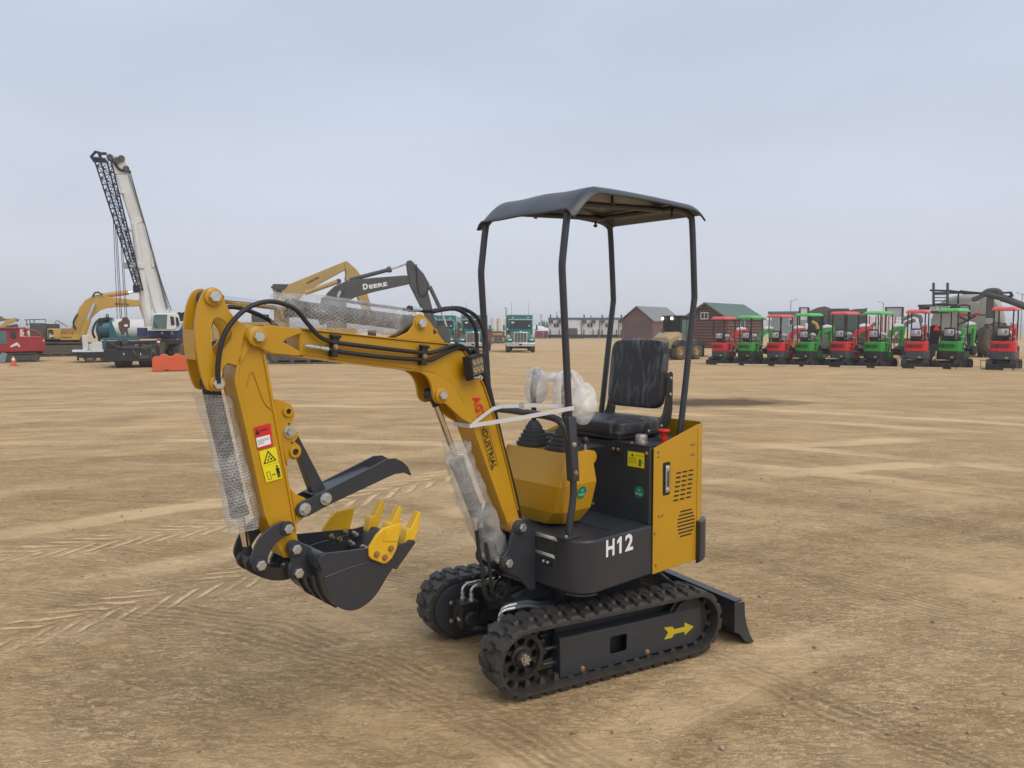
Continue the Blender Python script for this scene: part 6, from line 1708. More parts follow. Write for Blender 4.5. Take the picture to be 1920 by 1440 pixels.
# ------------------------------------------------------------------ three teal highway tractors
def truck_tractor(px, y, label, s=1.0):
    t = thing("truck_tractor", label, "semi truck", (gx(px, y), y, 0), 0, "teal semi trucks parked in a row")
    t.scale = (s, s, s)
    W_ = 1.08
    cabp = [(-0.98, 1.35), (0.98, 1.35), (0.98, 2.35), (0.90, 2.62), (-0.90, 2.62), (-0.98, 2.35)]
    c = MB().prism(cabp, 1.5, 2.9).build("cab", TTEAL, t, bevel=0.05)
    MB().add([(-0.88, 1.485, 1.84), (0.88, 1.485, 1.84), (0.84, 1.495, 2.50), (-0.84, 1.495, 2.50)], [(0, 1, 2, 3)]).build("windscreen", GLAS, c)
    MB().bx(-0.72, -0.48, 1.478, 1.482, 2.28, 2.40).build("permit_sticker", LETW, c); MB().bx(0.66, 0.76, 1.478, 1.482, 2.03, 2.13).build("permit_sticker", LETW, c)
    MB().bx(-0.96, 0.96, 1.40, 1.50, 2.53, 2.59).build("sun_visor", STEL, c)
    MB().prism([(-1.02, 1.4), (1.02, 1.4), (1.02, 2.98), (-1.02, 2.98)], 3.0, 4.3).build("sleeper", TTEAL, t, bevel=0.06)
    for v in (-0.5, -0.22, 0, 0.22, 0.5):
        MB().lathe([(0.035, 0), (0.03, 0.05)], (v, 1.6, 2.62), (0, 0, 1), 8).build("roof_marker_lamp", mat("amber_lens", (0.6, 0.35, 0.08), 0.3), c)
    for v in (-0.62, 0.62):
        MB().ell((v, 1.9, 2.70), (0.10, 0.16, 0.07), 12, 8).build("air_horn", STEL, c)
    # hood: narrower than the fenders, falls forward to the grille
    MB().loft([[(-0.60, 0.02, 0.85), (0.60, 0.02, 0.85), (0.60, 0.02, 1.55), (0.50, 0.02, 1.60), (-0.50, 0.02, 1.60), (-0.60, 0.02, 1.55)], [(-0.86, 1.5, 0.85), (0.86, 1.5, 0.85), (0.86, 1.5, 1.74), (0.76, 1.5, 1.80), (-0.76, 1.5, 1.80), (-0.86, 1.5, 1.74)]]).build("hood", TTEAL, t, bevel=0.04)
    g = MB().prism([(-0.53, 0.74), (0.53, 0.74), (0.55, 1.52), (0.48, 1.60), (-0.48, 1.60), (-0.55, 1.52)], -0.06, 0.02).build("grille_surround", STEL, t, bevel=0.03)
    gm = MB().bx(-0.47, 0.47, -0.068, -0.062, 0.80, 1.53).build("grille_mesh", mat("grille_mesh", (0.14, 0.13, 0.125), 0.5, 0.4, var=0.25, scale=40), g)
    for i in range(5):
        MB().bx(-0.47 + 0.235 * i - 0.012, -0.47 + 0.235 * i + 0.012, -0.08, -0.069, 0.80, 1.53).build("grille_bar", STEL, g)
    MB().ell((0, -0.03, 1.62), (0.09, 0.05, 0.04), 12, 8).build("hood_emblem", STEL, t)
    for sg in (1, -1):
        f = MB()
        f.lathe([(0.60, -0.20), (0.62, -0.18), (0.62, 0.18), (0.60, 0.20), (0.0, 0.20)], (0.92 * sg, 0.62, 0.52), (1, 0, 0), 28)
        f.v = [Vector((p_.x, p_.y, max(p_.z, 0.62))) for p_ in f.v]
        f.build("fender", TTEAL, t)
        MB().loft([[(sg * a, 0.02, z_) for a, z_ in ((0.60, 0.88), (1.06, 0.92), (1.04, 1.10), (0.60, 1.06))], [(sg * a, 0.25, z_) for a, z_ in ((0.60, 0.82), (1.10, 0.84), (1.10, 1.16), (0.60, 1.16))]]).build("headlight_pod", TTEAL, t, bevel=0.02)
        MB().ell((0.84 * sg, 0.02, 0.98), (0.18, 0.05, 0.075), 14, 8).build("headlight", mat("headlamp_glass", (0.55, 0.57, 0.58), 0.15, 0.3), t)
        mi = MB().bx(1.30 * sg - 0.08, 1.30 * sg + 0.08, 1.30, 1.40, 1.72, 2.15).build("mirror", TTEAL, t, bevel=0.02)
        MB().tube([(0.98 * sg, 1.5, 1.80), (1.28 * sg, 1.38, 1.76)], 0.03, 8).build("mirror_arm", DBLK, mi)
        MB().ell((1.02 * sg, 0.9, 1.78), (0.09, 0.06, 0.07), 12, 8).build("fender_mirror", STEL, t)
        tyre((0.98 * sg, 0.62, 0.50), 0.50, 0.30, (1, 0, 0), "wheel", t, TYRE, 0.5, STEL, False)
        for yy in (5.2, 6.5):
            tyre((0.92 * sg, yy, 0.50), 0.50, 0.56, (1, 0, 0), "wheel", t, TYRE, 0.5, STEL, False)
        MB().tube([(0.70 * sg, 3.0, 2.9), (0.70 * sg, 3.0, 4.0)], 0.012, 6).build("antenna", DBLK, t)
    MB().tube([(-1.10, 3.4, 0.9), (-1.10, 3.4, 3.40), (-1.20, 3.4, 3.60)], 0.08, 12).build("exhaust_stack", STEL, t)
    MB().prism([(-1.10, 0.48), (1.10, 0.48), (1.14, 0.76), (-1.14, 0.76)], -0.16, 0.10).build("front_bumper", STEL, t, bevel=0.03)
    MB().bx(-0.12, 0.12, -0.168, -0.161, 0.56, 0.68).build("number_plate", INKW, t)
    MB().bx(-0.42, 0.42, 0.1, 6.9, 0.40, 0.80).bx(-0.8, 0.7, 0.4, 0.7, 0.30, 0.45).build("chassis", DBLK, t)
    return t
truck_tractor(976, 54, "teal semi truck nearest the trailers, rightmost in the row of three", 0.90)
truck_tractor(887, 54.5, "middle teal semi truck, crossed by the front canopy post", 0.90)
truck_tractor(826, 56, "teal semi truck mostly hidden behind the grey excavator arm", 0.90)

# ------------------------------------------------------------------ buildings and far yard
def cabin(label, px, y, th, Wg, Ln, hw, hr, wallm, roofm, trim, logs, group=None):
    """gabled cabin; origin at the near corner shared by gable (going left) and long wall (going right, away)"""
    x0 = gx(px, y)
    t = thing("log_cabin", label, "cabin", (x0, y, 0), 0, group)
    t.rotation_euler = (0, 0, th)                # local -x runs along the gable, local +y along the long wall
    w_ = MB().prism([(-Wg, 0), (0, 0), (0, hw), (-Wg / 2, hr - 0.08), (-Wg, hw)], 0, Ln).build("wall", wallm, t)
    if logs:
        n_ = int(hw / 0.26)
        for k in range(n_ + 5):
            z = 0.13 + k * 0.26
            if z < hw:
                MB().tube([(0.02, -0.06, z), (0.02, Ln + 0.06, z)], 0.128, 10).build("log", wallm, w_)
                MB().tube([(-Wg - 0.06, -0.02, z), (0.06, -0.02, z)], 0.128, 10).build("log", wallm, w_)
            else:
                f = (hr - z) / (hr - hw) * Wg / 2 - 0.15
                if f > 0.2:
                    MB().tube([(-Wg / 2 - f, -0.02, z), (-Wg / 2 + f, -0.02, z)], 0.125, 10).build("log", wallm, w_)
    ov = 0.30; sl = (hr - hw) / (Wg / 2)
    r = MB()
    for sg in (1, -1):
        e = Wg / 2 + ov
        P_ = lambda d, yy, dz: (-Wg / 2 + sg * d, yy, hr + 0.06 - sl * d + dz)
        r.add([P_(0, -ov, 0), P_(e, -ov, 0), P_(e, Ln + ov, 0), P_(0, Ln + ov, 0), P_(0, -ov, 0.09), P_(e, -ov, 0.09), P_(e, Ln + ov, 0.09), P_(0, Ln + ov, 0.09)], [(0, 1, 2, 3), (7, 6, 5, 4), (0, 4, 5, 1), (1, 5, 6, 2), (2, 6, 7, 3)])
    ro = r.build("roof", roofm, t, smooth=20)
    f = MB()
    for sg in (1, -1):
        e = Wg / 2 + ov
        f.add([(-Wg / 2, -ov - 0.03, hr + 0.15), (-Wg / 2 + sg * e, -ov - 0.03, hr + 0.15 - sl * e), (-Wg / 2 + sg * e, -ov - 0.03, hr - 0.08 - sl * e), (-Wg / 2, -ov - 0.03, hr - 0.08)], [(0, 1, 2, 3)])
    f.build("fascia", trim, ro, solid=0.05)
    return t, w_
LOGM = mat("brown_log", (0.150, 0.070, 0.050), 0.65, var=0.18, scale=2)
def ribbed(name, col, sc, rough=0.5):
    m = mat(name, col, rough, var=0.08, scale=1.5)
    t = m.node_tree; b = t.nodes["Principled BSDF"]
    co = N(t, "ShaderNodeTexCoord"); wv = N(t, "ShaderNodeTexWave", Scale=sc); wv.bands_direction = 'Y'
    t.links.new(co.outputs["Object"], wv.inputs["Vector"])
    bp = N(t, "ShaderNodeBump", Strength=0.8, Distance=0.05); t.links.new(wv.outputs["Fac"], bp.inputs["Height"]); t.links.new(bp.outputs[0], b.inputs["Normal"])
    return m
GROOF = ribbed("green_metal_roof", (0.085, 0.145, 0.115), 1.1)
SROOF = mat("grey_shingle_roof", (0.22, 0.23, 0.225), 0.8, var=0.2, scale=6)
BRTR = mat("brown_trim", (0.085, 0.045, 0.034), 0.6)
c2, w2c = cabin("brown log cabin with a green metal roof behind the row of small excavators", 1362, 66, math.radians(-42), 3.9, 7.0, 2.60, 3.80, LOGM, GROOF, BRTR, True)
wi = MB().bx(-2.35, -1.62, -0.20, -0.16, 2.50, 3.10).build("window", LETW, c2)
for xx in (-2.28, -1.95):
    MB().bx(xx, xx + 0.27, -0.212, -0.201, 2.57, 3.03).build("pane", GLAS, wi)
wi = MB().bx(0.16, 0.20, 2.2, 3.1, 1.55, 2.55).build("window", LETW, c2)
MB().bx(0.201, 0.212, 2.28, 3.02, 1.63, 2.47).build("pane", GLAS, wi)
c1, w1c = cabin("plain brown garage shed with a grey roof next to the white trailers", 1224, 104, math.radians(-38), 4.75, 8.4, 2.85, 4.65, mat("brown_board", (0.155, 0.078, 0.062), 0.7, var=0.1, scale=1.5), SROOF, BRTR, False)
MB().bx(-4.4, -0.35, -0.03, -0.005, 0.05, 2.62).build("overhead_door", mat("brown_door", (0.115, 0.064, 0.056), 0.6, var=0.06), c1)
c3, w3c = cabin("small log shed with a grey roof seen between two teal trucks", 880, 78, math.radians(-24), 4.2, 5.0, 1.62, 2.75, mat("cedar_log", (0.20, 0.085, 0.050), 0.65, var=0.18, scale=2), SROOF, BRTR, True)

# white site trailers end to end
for (xa, xb, lb) in ((1028, 1090.5, "leftmost white site trailer with a blue roof edge, at the end by the red containers"), (1091, 1124.5, "white site trailer with a pair of windows, second from the left in its line"), (1125, 1160.5, "white site trailer behind the rear canopy post, third in its line"), (1161, 1200, "white site trailer partly hidden by the brown garage shed")):
    A = Far("site_trailer", lb, "site trailer", (xa + xb) / 2, 140, "white site trailers in a line")
    w_ = A.bx("wall", CWHT, xa, 598, xb, 627.5, 0, 4)
    A.bx("roof_edge", mat("trailer_blue", (0.06, 0.13, 0.19), 0.5), xa - 0.3, 595.5, xb + 0.1, 599.6, -0.1, 4.1)
    A.bx("corner_post", DGRY, xb - 1.2, 599.6, xb, 627.5, -0.06, -0.01, w_, 0)
    A.bx("skid", DBLK, xa, 627.5, xb, 633.6, 0.2, 3.8)
    for q in ((xa + 10.5, 606), (xa + 15.5, 606)):
        A.bx("window", GLAS, q[0], q[1], q[0] + 3.6, q[1] + 7.5, -0.08, -0.01, w_, 0)
    A.bx("air_conditioner", DGRY, xa + 17.5, 600, xa + 26, 606, -0.9, -0.02, w_); A.bx("air_conditioner", DGRY, xa + 1.0, 599.8, xa + 9, 605.5, -0.9, -0.02, w_)
    for q in (xa + 3, xa + 20, xa + 30):
        if q < xb - 2:
            A.bx("skid_post", DBLK, q, 618, q + 1.8, 632, -0.5, -0.3, bevel=0)
    A.tube("vent_stack", DGRY, [(xa + 4, 596, 2), (xa + 4, 589.5, 2)], 0.14); A.tube("vent_stack", DGRY, [(xa + 17, 596, 2), (xa + 17, 591, 2)], 0.09)
A = Far("fuel_tank", "dark rectangular fuel tank standing before the leftmost white trailer", "tank", 1074, 132)
A.bx("tank_body", DGRY, 1066, 615, 1083, 629, 0, 2, bevel=0.2); A.bx("tank_stand", DBLK, 1066.5, 629, 1082.5, 634.5, 0.2, 1.8); A.bx("tank_stand", DBLK, 1083, 627, 1095, 634.5, 0.2, 1.8)
for k, (xa, xb, lb) in enumerate(((1003, 1019, "red metal bin left of the white trailers, nearer the teal truck"), (1019.6, 1027.5, "narrow red metal bin touching the leftmost white trailer"))):
    A = Far("metal_bin", lb, "bin", (xa + xb) / 2, 138, "red bins")
    A.bx("bin_body", mat("faded_red_bin", (0.22, 0.055, 0.065), 0.7, var=0.15), xa, 620.5, xb, 634, 0, 3)
    for q in range(3):
        A.bx("bin_rib", mat("faded_red_bin", (0.22, 0.055, 0.065)), xa + (xb - xa) * (q + 0.5) / 3 - 0.3, 621, xa + (xb - xa) * (q + 0.5) / 3 + 0.3, 633, -0.12, -0.01, bevel=0)
A = Far("tarp_heap", "white tarpaulin mound behind the red bins", "tarp", 1010, 146)
mb = MB()
for px, r in ((998, 1.4), (1006, 1.7), (1014, 1.5), (1022, 1.2)):
    q = A.p(px, 622); mb.ell((q[0], 2, 0.9), (1.3, 1.2, r - 0.1), 14, 10)
mb.build("tarp", LETW, A.o)
A = Far("storage_tank", "pair of tall cream storage tanks seen between the teal trucks", "storage tank", 930, 118)
for px, nm in ((926, "tank_shell"), (938.5, "tank_shell")):
    q = A.p(px, 598)
    MB().lathe([(0.48, 0), (0.50, 0.02), (0.50, q[1]), (0.42, q[1] + 0.16), (0.1, q[1] + 0.25)], (q[0], 0, 0), (0, 0, 1), 24).build(nm, mat("cream_tank", (0.58, 0.55, 0.50), 0.6, var=0.08, scale=1), A.o)
    q2 = A.p(px + 5, 598)
    MB().lathe([(0.44, 0), (0.44, q[1]), (0.1, q[1] + 0.2)], (q2[0], 1.2, 0), (0, 0, 1), 20).build(nm, mat("cream_tank", (0.5, 0.5, 0.5)), A.o)
A = Far("grader", "low yellow and black grader parked far off between the teal trucks", "grader", 934, 90)
A.bx("body", DGRY, 920, 621, 946, 630, 0, 1.6); A.bx("yellow_frame", KYEL, 924, 624.5, 943, 631, -0.2, -0.02)
for px in (926, 934, 942):
    q = A.p(px, 632); tyre((q[0], -0.2, 0.5), 0.5, 0.3, (0, 1, 0), "wheel", A.o, TYRE, 0.5, RIMT, False)

# trees on the horizon
LEAF = mat("dull_conifer", (0.055, 0.075, 0.060), 0.9, var=0.25, scale=0.6)
BARK = mat("bark", (0.08, 0.06, 0.045), 0.9)
def tree(px, y, h, label, seed):
    rnd = random.Random(seed)
    t = thing("pine_tree", label, "tree", (gx(px, y), y, 0), 0, "far pine trees")
    MB().tube([(0, 0, 0), (0.1, 0, h * 0.5), (0, 0, h * 0.95)], [h * 0.025, h * 0.018, h * 0.006], 8).build("trunk", BARK, t)
    mb = MB()
    for i in range(420):
        f = 0.12 + 0.88 * rnd.random() ** 0.8
        r = h * 0.24 * (1.05 - f) * (0.4 + 0.6 * rnd.random()) + 0.05
        a = rnd.random() * 2 * PI; z = h * f
        c = Vector((r * math.cos(a), r * math.sin(a), z)); s_ = h * 0.03 * rnd.uniform(0.6, 1.4)
        R = Matrix.Rotation(rnd.random() * 6, 3, 'Z') @ Matrix.Rotation(rnd.uniform(-0.9, 0.9), 3, 'X')
        mb.add([c + R @ Vector(q) for q in ((-s_, -s_, 0), (s_, -s_, 0), (s_ * 0.6, s_ * 1.4, -s_ * 0.3), (-s_ * 0.6, s_ * 1.4, -s_ * 0.3))], [(0, 1, 2, 3)])
    mb.build("crown", LEAF, t)
for px, h, lb, sd in ((1011, 4.6, "leftmost small pine on the horizon beside the white trailers", 1), (1016.5, 5.4, "wider middle pine on the horizon left of the white trailers", 2), (1020.5, 5.2, "pine growing close against the tallest middle pine on the horizon", 3), (1025.5, 4.9, "pine on the horizon touching the white trailer edge", 4)):
    tree(px, 330, h * 1.0, lb, sd)

def pole(px, y, top, arms, label):
    A = Far("light_pole", label, "light pole", px, y, "yard light poles")
    z = A.p(px, top)[1]; r = y * 0.00065
    A_ = MB().tube([(0, 0, 0), (0, 0, z)], [r * 1.3, r * 0.8], 8).build("mast", mat("pole_grey", (0.34, 0.35, 0.37), 0.6), A.o)
    for a in arms:
        MB().tube([(0, 0, z - 0.3), (a * 0.5, 0, z + 0.02), (a, 0, z + 0.12)], r * 0.6, 6).build("arm", mat("pole_grey", (0.22, 0.23, 0.24)), A_)
        MB().box((a, 0, z + 0.14), (abs(a) * 0.35, 0.3, 0.12)).build("lamp_head", mat("pole_grey", (0.22, 0.23, 0.24)), A_)
pole(1481.5, 120, 563, (0.8,), "light pole with one arm above the green roofed cabin end")
pole(1655, 130, 567, (-0.7,), "light pole with one arm near the middle of the excavator row")
pole(1914, 120, 550, (-0.7, 0.7), "twin armed light pole at the far right edge")
pole(1014.5, 200, 590.5, (-0.5, 0.5), "distant light pole between the teal truck and white trailers")
pole(1043.5, 230, 585, (0.8,), "distant curved light pole above the leftmost white trailer")

# ------------------------------------------------------------------ wheel loader (seen from behind, right side)
hd = math.radians(40)
lx = gx(1268, 42.0)
L_ = thing("wheel_loader", "tan compact wheel loader with two lit cab lamps beside the log cabin", "wheel loader", (lx, 42.0, 0), hd)
LT = mat("loader_tan", (0.40, 0.29, 0.135), 0.55, var=0.15, scale=2, dust=0.3)
MB().loft([[(-1.35, v, z) for v, z in ((-0.62, 0.62), (0.62, 0.62), (0.58, 1.08), (0.40, 1.20), (-0.40, 1.20), (-0.58, 1.08))], [(-0.92, v, z) for v, z in ((-0.66, 0.55), (0.66, 0.55), (0.66, 1.28), (0.48, 1.42), (-0.48, 1.42), (-0.66, 1.28))], [(-0.30, v, z) for v, z in ((-0.66, 0.55), (0.66, 0.55), (0.66, 1.40), (0.50, 1.50), (-0.50, 1.50), (-0.66, 1.40))]]).build("engine_hood", LT, L_, bevel=0.04)
MB().bx(-1.42, -1.2, -0.6, 0.6, 0.55, 0.95).build("rear_counterweight", DGRY, L_, bevel=0.05)
lc = MB().bx(-0.40, 0.48, -0.62, 0.62, 0.75, 2.28).build("cab", DBLK, L_, bevel=0.05)
MB().bx(-0.412, -0.402, -0.50, 0.50, 1.50, 2.12).build("rear_window", GLAS, lc)
MB().bx(-0.32, 0.02, -0.632, -0.622, 1.0, 2.12).build("side_window", GLAT, lc); MB().bx(0.08, 0.42, -0.632, -0.622, 1.0, 2.12).build("side_window", GLAT, lc)
MB().bx(-0.48, 0.54, -0.68, 0.68, 2.28, 2.36).build("cab_roof", DGRY, lc, bevel=0.03)
lamp, t_, bb, oo = newmat("lit_work_lamp")
bb.inputs["Emission Color"].default_value = (1.0, 0.86, 0.55, 1); bb.inputs["Emission Strength"].default_value = 3.0; bb.inputs["Base Color"].default_value = (0.9, 0.8, 0.5, 1)
for v in (-0.08, 0.56):
    MB().lathe([(0.06, 0), (0.085, 0.04), (0.085, 0.05)], (-0.45, v, 2.20), (-1, 0, 0), 14).build("work_lamp", lamp, lc)
MB().cyl((-0.7, 0.35, 1.40), (-0.7, 0.35, 1.66), 0.09, n=12).build("air_intake", DGRY, L_)
for u in (-0.68, 0.72):
    for v in (-0.72, 0.72):
        tyre((u, v, 0.48), 0.48, 0.36, (0, 1 if v > 0 else -1, 0), "wheel", L_, TYRE, 0.5, RIMT)
        fm = MB(); fm.lathe([(0.56, -0.2), (0.56, 0.2), (0.52, 0.2), (0.52, -0.2)], (u, v, 0.50), (0, 1, 0), 24)
        fm.v = [Vector((p_.x, p_.y, max(p_.z, 0.78))) for p_ in fm.v]
        fm.build("fender", DGRY, L_)
MB().bx(0.45, 1.05, -0.40, 0.40, 0.5, 1.10).build("front_frame", LT, L_, bevel=0.03)
MB().loft([[(0.60, v, z) for v, z in ((-0.35, 1.20), (0.35, 1.20), (0.35, 1.42), (-0.35, 1.42))], [(1.35, v, z) for v, z in ((-0.35, 0.42), (0.35, 0.42), (0.35, 0.62), (-0.35, 0.62))]]).build("lift_arm", LT, L_, bevel=0.02)
MB().bx(1.30, 1.38, -0.85, 0.85, 0.12, 0.95).bx(1.38, 2.2, -0.55, -0.42, 0.10, 0.16).bx(1.38, 2.2, 0.42, 0.55, 0.10, 0.16).build("fork_carriage", DBLK, L_)
MB().bx(-0.62, -0.46, -0.672, -0.664, 0.95, 1.12).build("lot_label", LETW, L_)

# ------------------------------------------------------------------ air seeder behind the row, right
A = Far("air_seeder", "big grey and cream grain seeder cart with ladder, dark auger tube and lettering panel", "seeder", 1810, 46)
CREAM = mat("cream_tank_paint", (0.42, 0.42, 0.375), 0.5, var=0.06, scale=0.8, dust=0.1)
tk = A.pr("hopper_tank", CREAM, [(1752, 580), (1762, 568), (1776, 558), (1792, 554), (1806, 551.5), (1850, 551.5), (1870, 556), (1882, 575), (1886, 600), (1876, 626), (1745, 626), (1745, 600)], 0.0, 2.4, bevel=0.25)
A.pr("tank_crease", CREAM, [(1800, 626), (1806, 578), (1818, 566), (1838, 566), (1832, 580), (1830, 626)], -0.12, 0.0, tk, bevel=0.08)
A.bx("tank_strap", DBLK, 1795.5, 551, 1798, 570, -0.06, -0.02, tk)
A.bx("frame", DBLK, 1744, 625, 1895, 632, -0.3, 2.4); A.bx("metering_box", DBLK, 1765, 632, 1800, 662, -0.2, 1.6)
for q in ((1800, 628, 1848, 640, -0.4), (1812, 640, 1826, 664, -0.5), (1836, 640, 1842, 672, -0.5), (1800, 652, 1850, 657, -0.6), (1766, 662, 1800, 668, -0.5)):
    A.bx("tool_bar", DBLK, q[0], q[1], q[2], q[3], q[4], q[4] + 0.5)
for q in ([(1802, 632), (1812, 650), (1808, 668)], [(1820, 634), (1832, 646), (1834, 668)], [(1846, 634), (1838, 652), (1848, 670)], [(1806, 640), (1826, 634), (1846, 644)]):
    A.tube("seed_hose", HOSE, [(*t, -0.7) for t in q], 0.05, k=4)
A.tube("manifold", DBLK, [(1768, 640, -0.25), (1798, 646, -0.3)], 0.10)
sg_ = A.bx("sign_panel", INKW, 1724, 574.5, 1795, 584.5, -0.65, -0.60)
A.text("BOURGAULT", LETW, (1741, 584), (1777, 583), (1742, 575.5), -0.67, sg_, 0.05, 0.12)
A.bx("stripe_panel", mat("dull_maroon", (0.12, 0.03, 0.03), 0.6), 1730, 584.8, 1781, 588, -0.62, -0.58)
for q in ([(1724, 575), (1727, 573), (1790, 572), (1795, 575), (1795.5, 584)], [(1799, 582), (1800, 573), (1814, 573), (1818, 577), (1818, 600)]):
    A.tube("guard_rail", DBLK, [(*t, -0.6) for t in q], 0.045, k=3)
for xx in (1751, 1777):
    A.tube("ladder_post", DGRY, [(xx, 531, -0.5), (xx, 575, -0.5)], 0.075)
for z in (553, 558.5, 564.5, 570):
    A.tube("ladder_rung", DGRY, [(1752, z, -0.5), (1777, z, -0.5)], 0.03)
for q in ([(1744, 544.5), (1777, 546)], [(1749, 550), (1830, 549)], [(1777, 545), (1800, 548)], [(1800, 546), (1815, 548), (1850, 551)]):
    A.tube("top_walk_rail", DBLK, [(*t, -0.3) for t in q], 0.06)
A.pr("top_lid", DBLK, [(1800, 545.5), (1806, 545.5), (1830, 548.5), (1846, 551), (1840, 553), (1806, 551)], 0.3, 1.6)
A.tube("auger_tube", DGRY, [(1848, 552, -1.2), (1880, 560, -1.2), (1930, 580, -1.2), (1990, 606, -1.2)], 0.20)
A.pr("auger_spout", DGRY, [(1821, 560), (1848, 549), (1852, 556), (1828, 567), (1822, 567)], -1.35, -1.05)
A.tube("auger_hood", DGRY, [(1843, 553, -1.2), (1852, 547.5, -1.2), (1868, 547, -1.2), (1876, 553, -1.2)], 0.16, k=4)
A.bx("auger_leg", mat("grey_brown_steel", (0.075, 0.065, 0.058), 0.6, var=0.12), 1849, 556, 1861, 597, -1.3, -1.0); A.bx("auger_foot", mat("pale_grey_steel", (0.36, 0.34, 0.32), 0.6), 1847, 597, 1859, 608, -1.3, -1.0)
for q in ([(1876, 552), (1876, 566), (1885, 569), (1890, 556)], [(1893, 551), (1893, 560)], [(1876, 551), (1894, 550), (1897, 558)]):
    A.tube("auger_bracket", DBLK, [(*t, -1.3) for t in q], 0.06)
tyre((A.p(1866, 640)[0], -1.0, 1.0), 1.0, 0.65, (0.6, -0.8, 0), "wheel", A.o, TYRE, 0.5, DBLK)
tyre((A.p(1735, 650)[0], -0.2, 0.70), 0.70, 0.5, (0.6, -0.8, 0), "wheel", A.o, TYRE, 0.5, DBLK)
A.bx("boom_tube", mat("dull_red_tube", (0.22, 0.035, 0.03), 0.6), 1800, 590, 1848, 592, -0.9, -0.7); A.bx("red_lamp_bar", REDP, 1798, 589, 1808, 594, -0.95, -0.9); A.bx("red_lamp_bar", REDP, 1826, 587, 1836, 592, -0.95, -0.9)
A.tube("cross_brace", DBLK, [(1795, 592, -0.7), (1830, 610, -0.7)], 0.05); A.tube("cross_brace", DBLK, [(1830, 592, -0.7), (1795, 610, -0.7)], 0.05)
# dark hitch panel with the slow-moving-vehicle triangle
A = Far("hitch_cart", "dark upright implement panel bearing a bright orange-red warning triangle, between two small excavators", "implement", 1753, 34.0)
A.pr("rear_panel", INKW, [(1743, 612), (1750, 609), (1764, 612), (1761, 642), (1743, 642)], 0.0, 0.35); A.pr("rubber_flap", mat("worn_grey_rubber", (0.075, 0.068, 0.060), 0.8, var=0.2), [(1743, 642), (1757, 642), (1754, 664), (1748, 672), (1742, 672)], 0.05, 0.3)
A.bx("support_leg", DGRY, 1743, 668, 1748, 681, 0.1, 0.25); A.bx("axle_leg", DBLK, 1757, 640, 1760, 681, 0.1, 0.25)
A.pr("warning_triangle", mat("triangle_red_rim", (0.35, 0.01, 0.01), 0.5), [(1748.2, 621.5), (1763.6, 621.5), (1757, 607.8), (1755.6, 607.8)], -0.03, -0.01)
A.pr("triangle_centre", mat("fluorescent_orange_red", (0.95, 0.055, 0.008), 0.5), [(1750, 619.6), (1762, 619.6), (1756.4, 609.2)], -0.045, -0.032)

# things standing between cabin and seeder
A = Far("office_trailer", "grey office trailer with a narrow window behind the green and red small excavators", "office trailer", 1476, 74)
w_ = A.bx("wall", mat("blue_grey_siding", (0.27, 0.30, 0.32), 0.6, var=0.05), 1447, 588, 1520, 640, 0, 2.6); A.bx("roof_edge", mat("slate_blue", (0.12, 0.155, 0.20), 0.6), 1440, 584, 1522, 588.4, -0.15, 2.75)
w2_ = A.bx("window", LETW, 1479, 597.5, 1486.5, 610.5, -0.06, -0.01, w_, 0); A.bx("pane", GLAS, 1480.5, 599, 1484.8, 609, -0.07, -0.061, w2_, 0)
A.bx("skirting", DGRY, 1447, 636, 1520, 650, 0.05, 2.5); A.bx("door", LETW, 1436, 600, 1446, 634, 0.1, 0.6)
A = Far("sign_board", "white rectangular board on posts, raised above the second green small excavator", "sign board", 1506, 52)
s_ = A.bx("board", LETW, 1499.5, 577.5, 1514, 600, 0, 0.05); A.bx("frame_post", BRTR, 1498, 576.5, 1499.5, 654, -0.03, 0.08); A.bx("frame_post", BRTR, 1514, 576.5, 1516, 654, -0.03, 0.08); A.bx("frame_top", BRTR, 1498, 576, 1516, 577.5, -0.04, 0.09)
A = Far("sign_board", "wide empty framed board standing behind the third green small excavator", "sign board", 1676, 50)
A.bx("board", mat("pale_grey_board", (0.50, 0.52, 0.55), 0.5), 1660, 577.5, 1691, 594, 0, 0.04)
for q in (1659.5, 1691):
    A.bx("frame_post", BRTR, q, 575.5, q + 1.2, 655, -0.03, 0.06)
A.bx("frame_top", BRTR, 1659, 575.5, 1692.5, 577, -0.04, 0.07)
# forestry harvester: dark green body with folded rusty boom
A = Far("forestry_machine", "large dark green forestry machine with a folded rusty boom behind the third red small excavator", "forestry machine", 1580, 47)
DGRN = mat("dark_green_paint", (0.045, 0.075, 0.055), 0.5, var=0.2, scale=2, dust=0.2); OLIV = mat("dusty_olive", (0.135, 0.13, 0.10), 0.7, var=0.25, scale=2)
b_ = A.bx("cab", DGRN, 1556, 590, 1625, 646, 0, 2.4, bevel=0.06)
A.bx("windscreen", mat("green_tint_glass", (0.085, 0.115, 0.10), 0.15, var=0.2), 1563, 592, 1584, 620, -0.03, -0.005, b_, 0); A.bx("windscreen", mat("green_tint_glass", (0.085, 0.115, 0.10)), 1590, 592, 1608, 620, -0.03, -0.005, b_, 0)
A.bx("roof", DGRN, 1556, 578.5, 1592, 590, 0.1, 2.3); A.bx("side_tower", OLIV, 1536, 580, 1556, 640, 0.2, 1.4)
A.pr("folded_boom", OLIV, [(1514, 584), (1524, 580), (1534, 576), (1546, 574), (1556, 577), (1557, 584), (1540, 588), (1520, 590)], 0.3, 1.0)
A.pr("boom_head", OLIV, [(1590, 582), (1604, 579), (1618, 578.5), (1627, 577), (1625, 586), (1612, 590), (1594, 590)], 0.3, 1.0)
A.pr("grapple", RUST, [(1608, 590), (1618, 588), (1628, 602), (1622, 618), (1612, 604)], 0.2, 0.8)
A.text("101 230 1100", LETW, (1564, 598.5), (1579, 598.5), (1564, 595.5), -0.045, b_, 0.03) if False else None
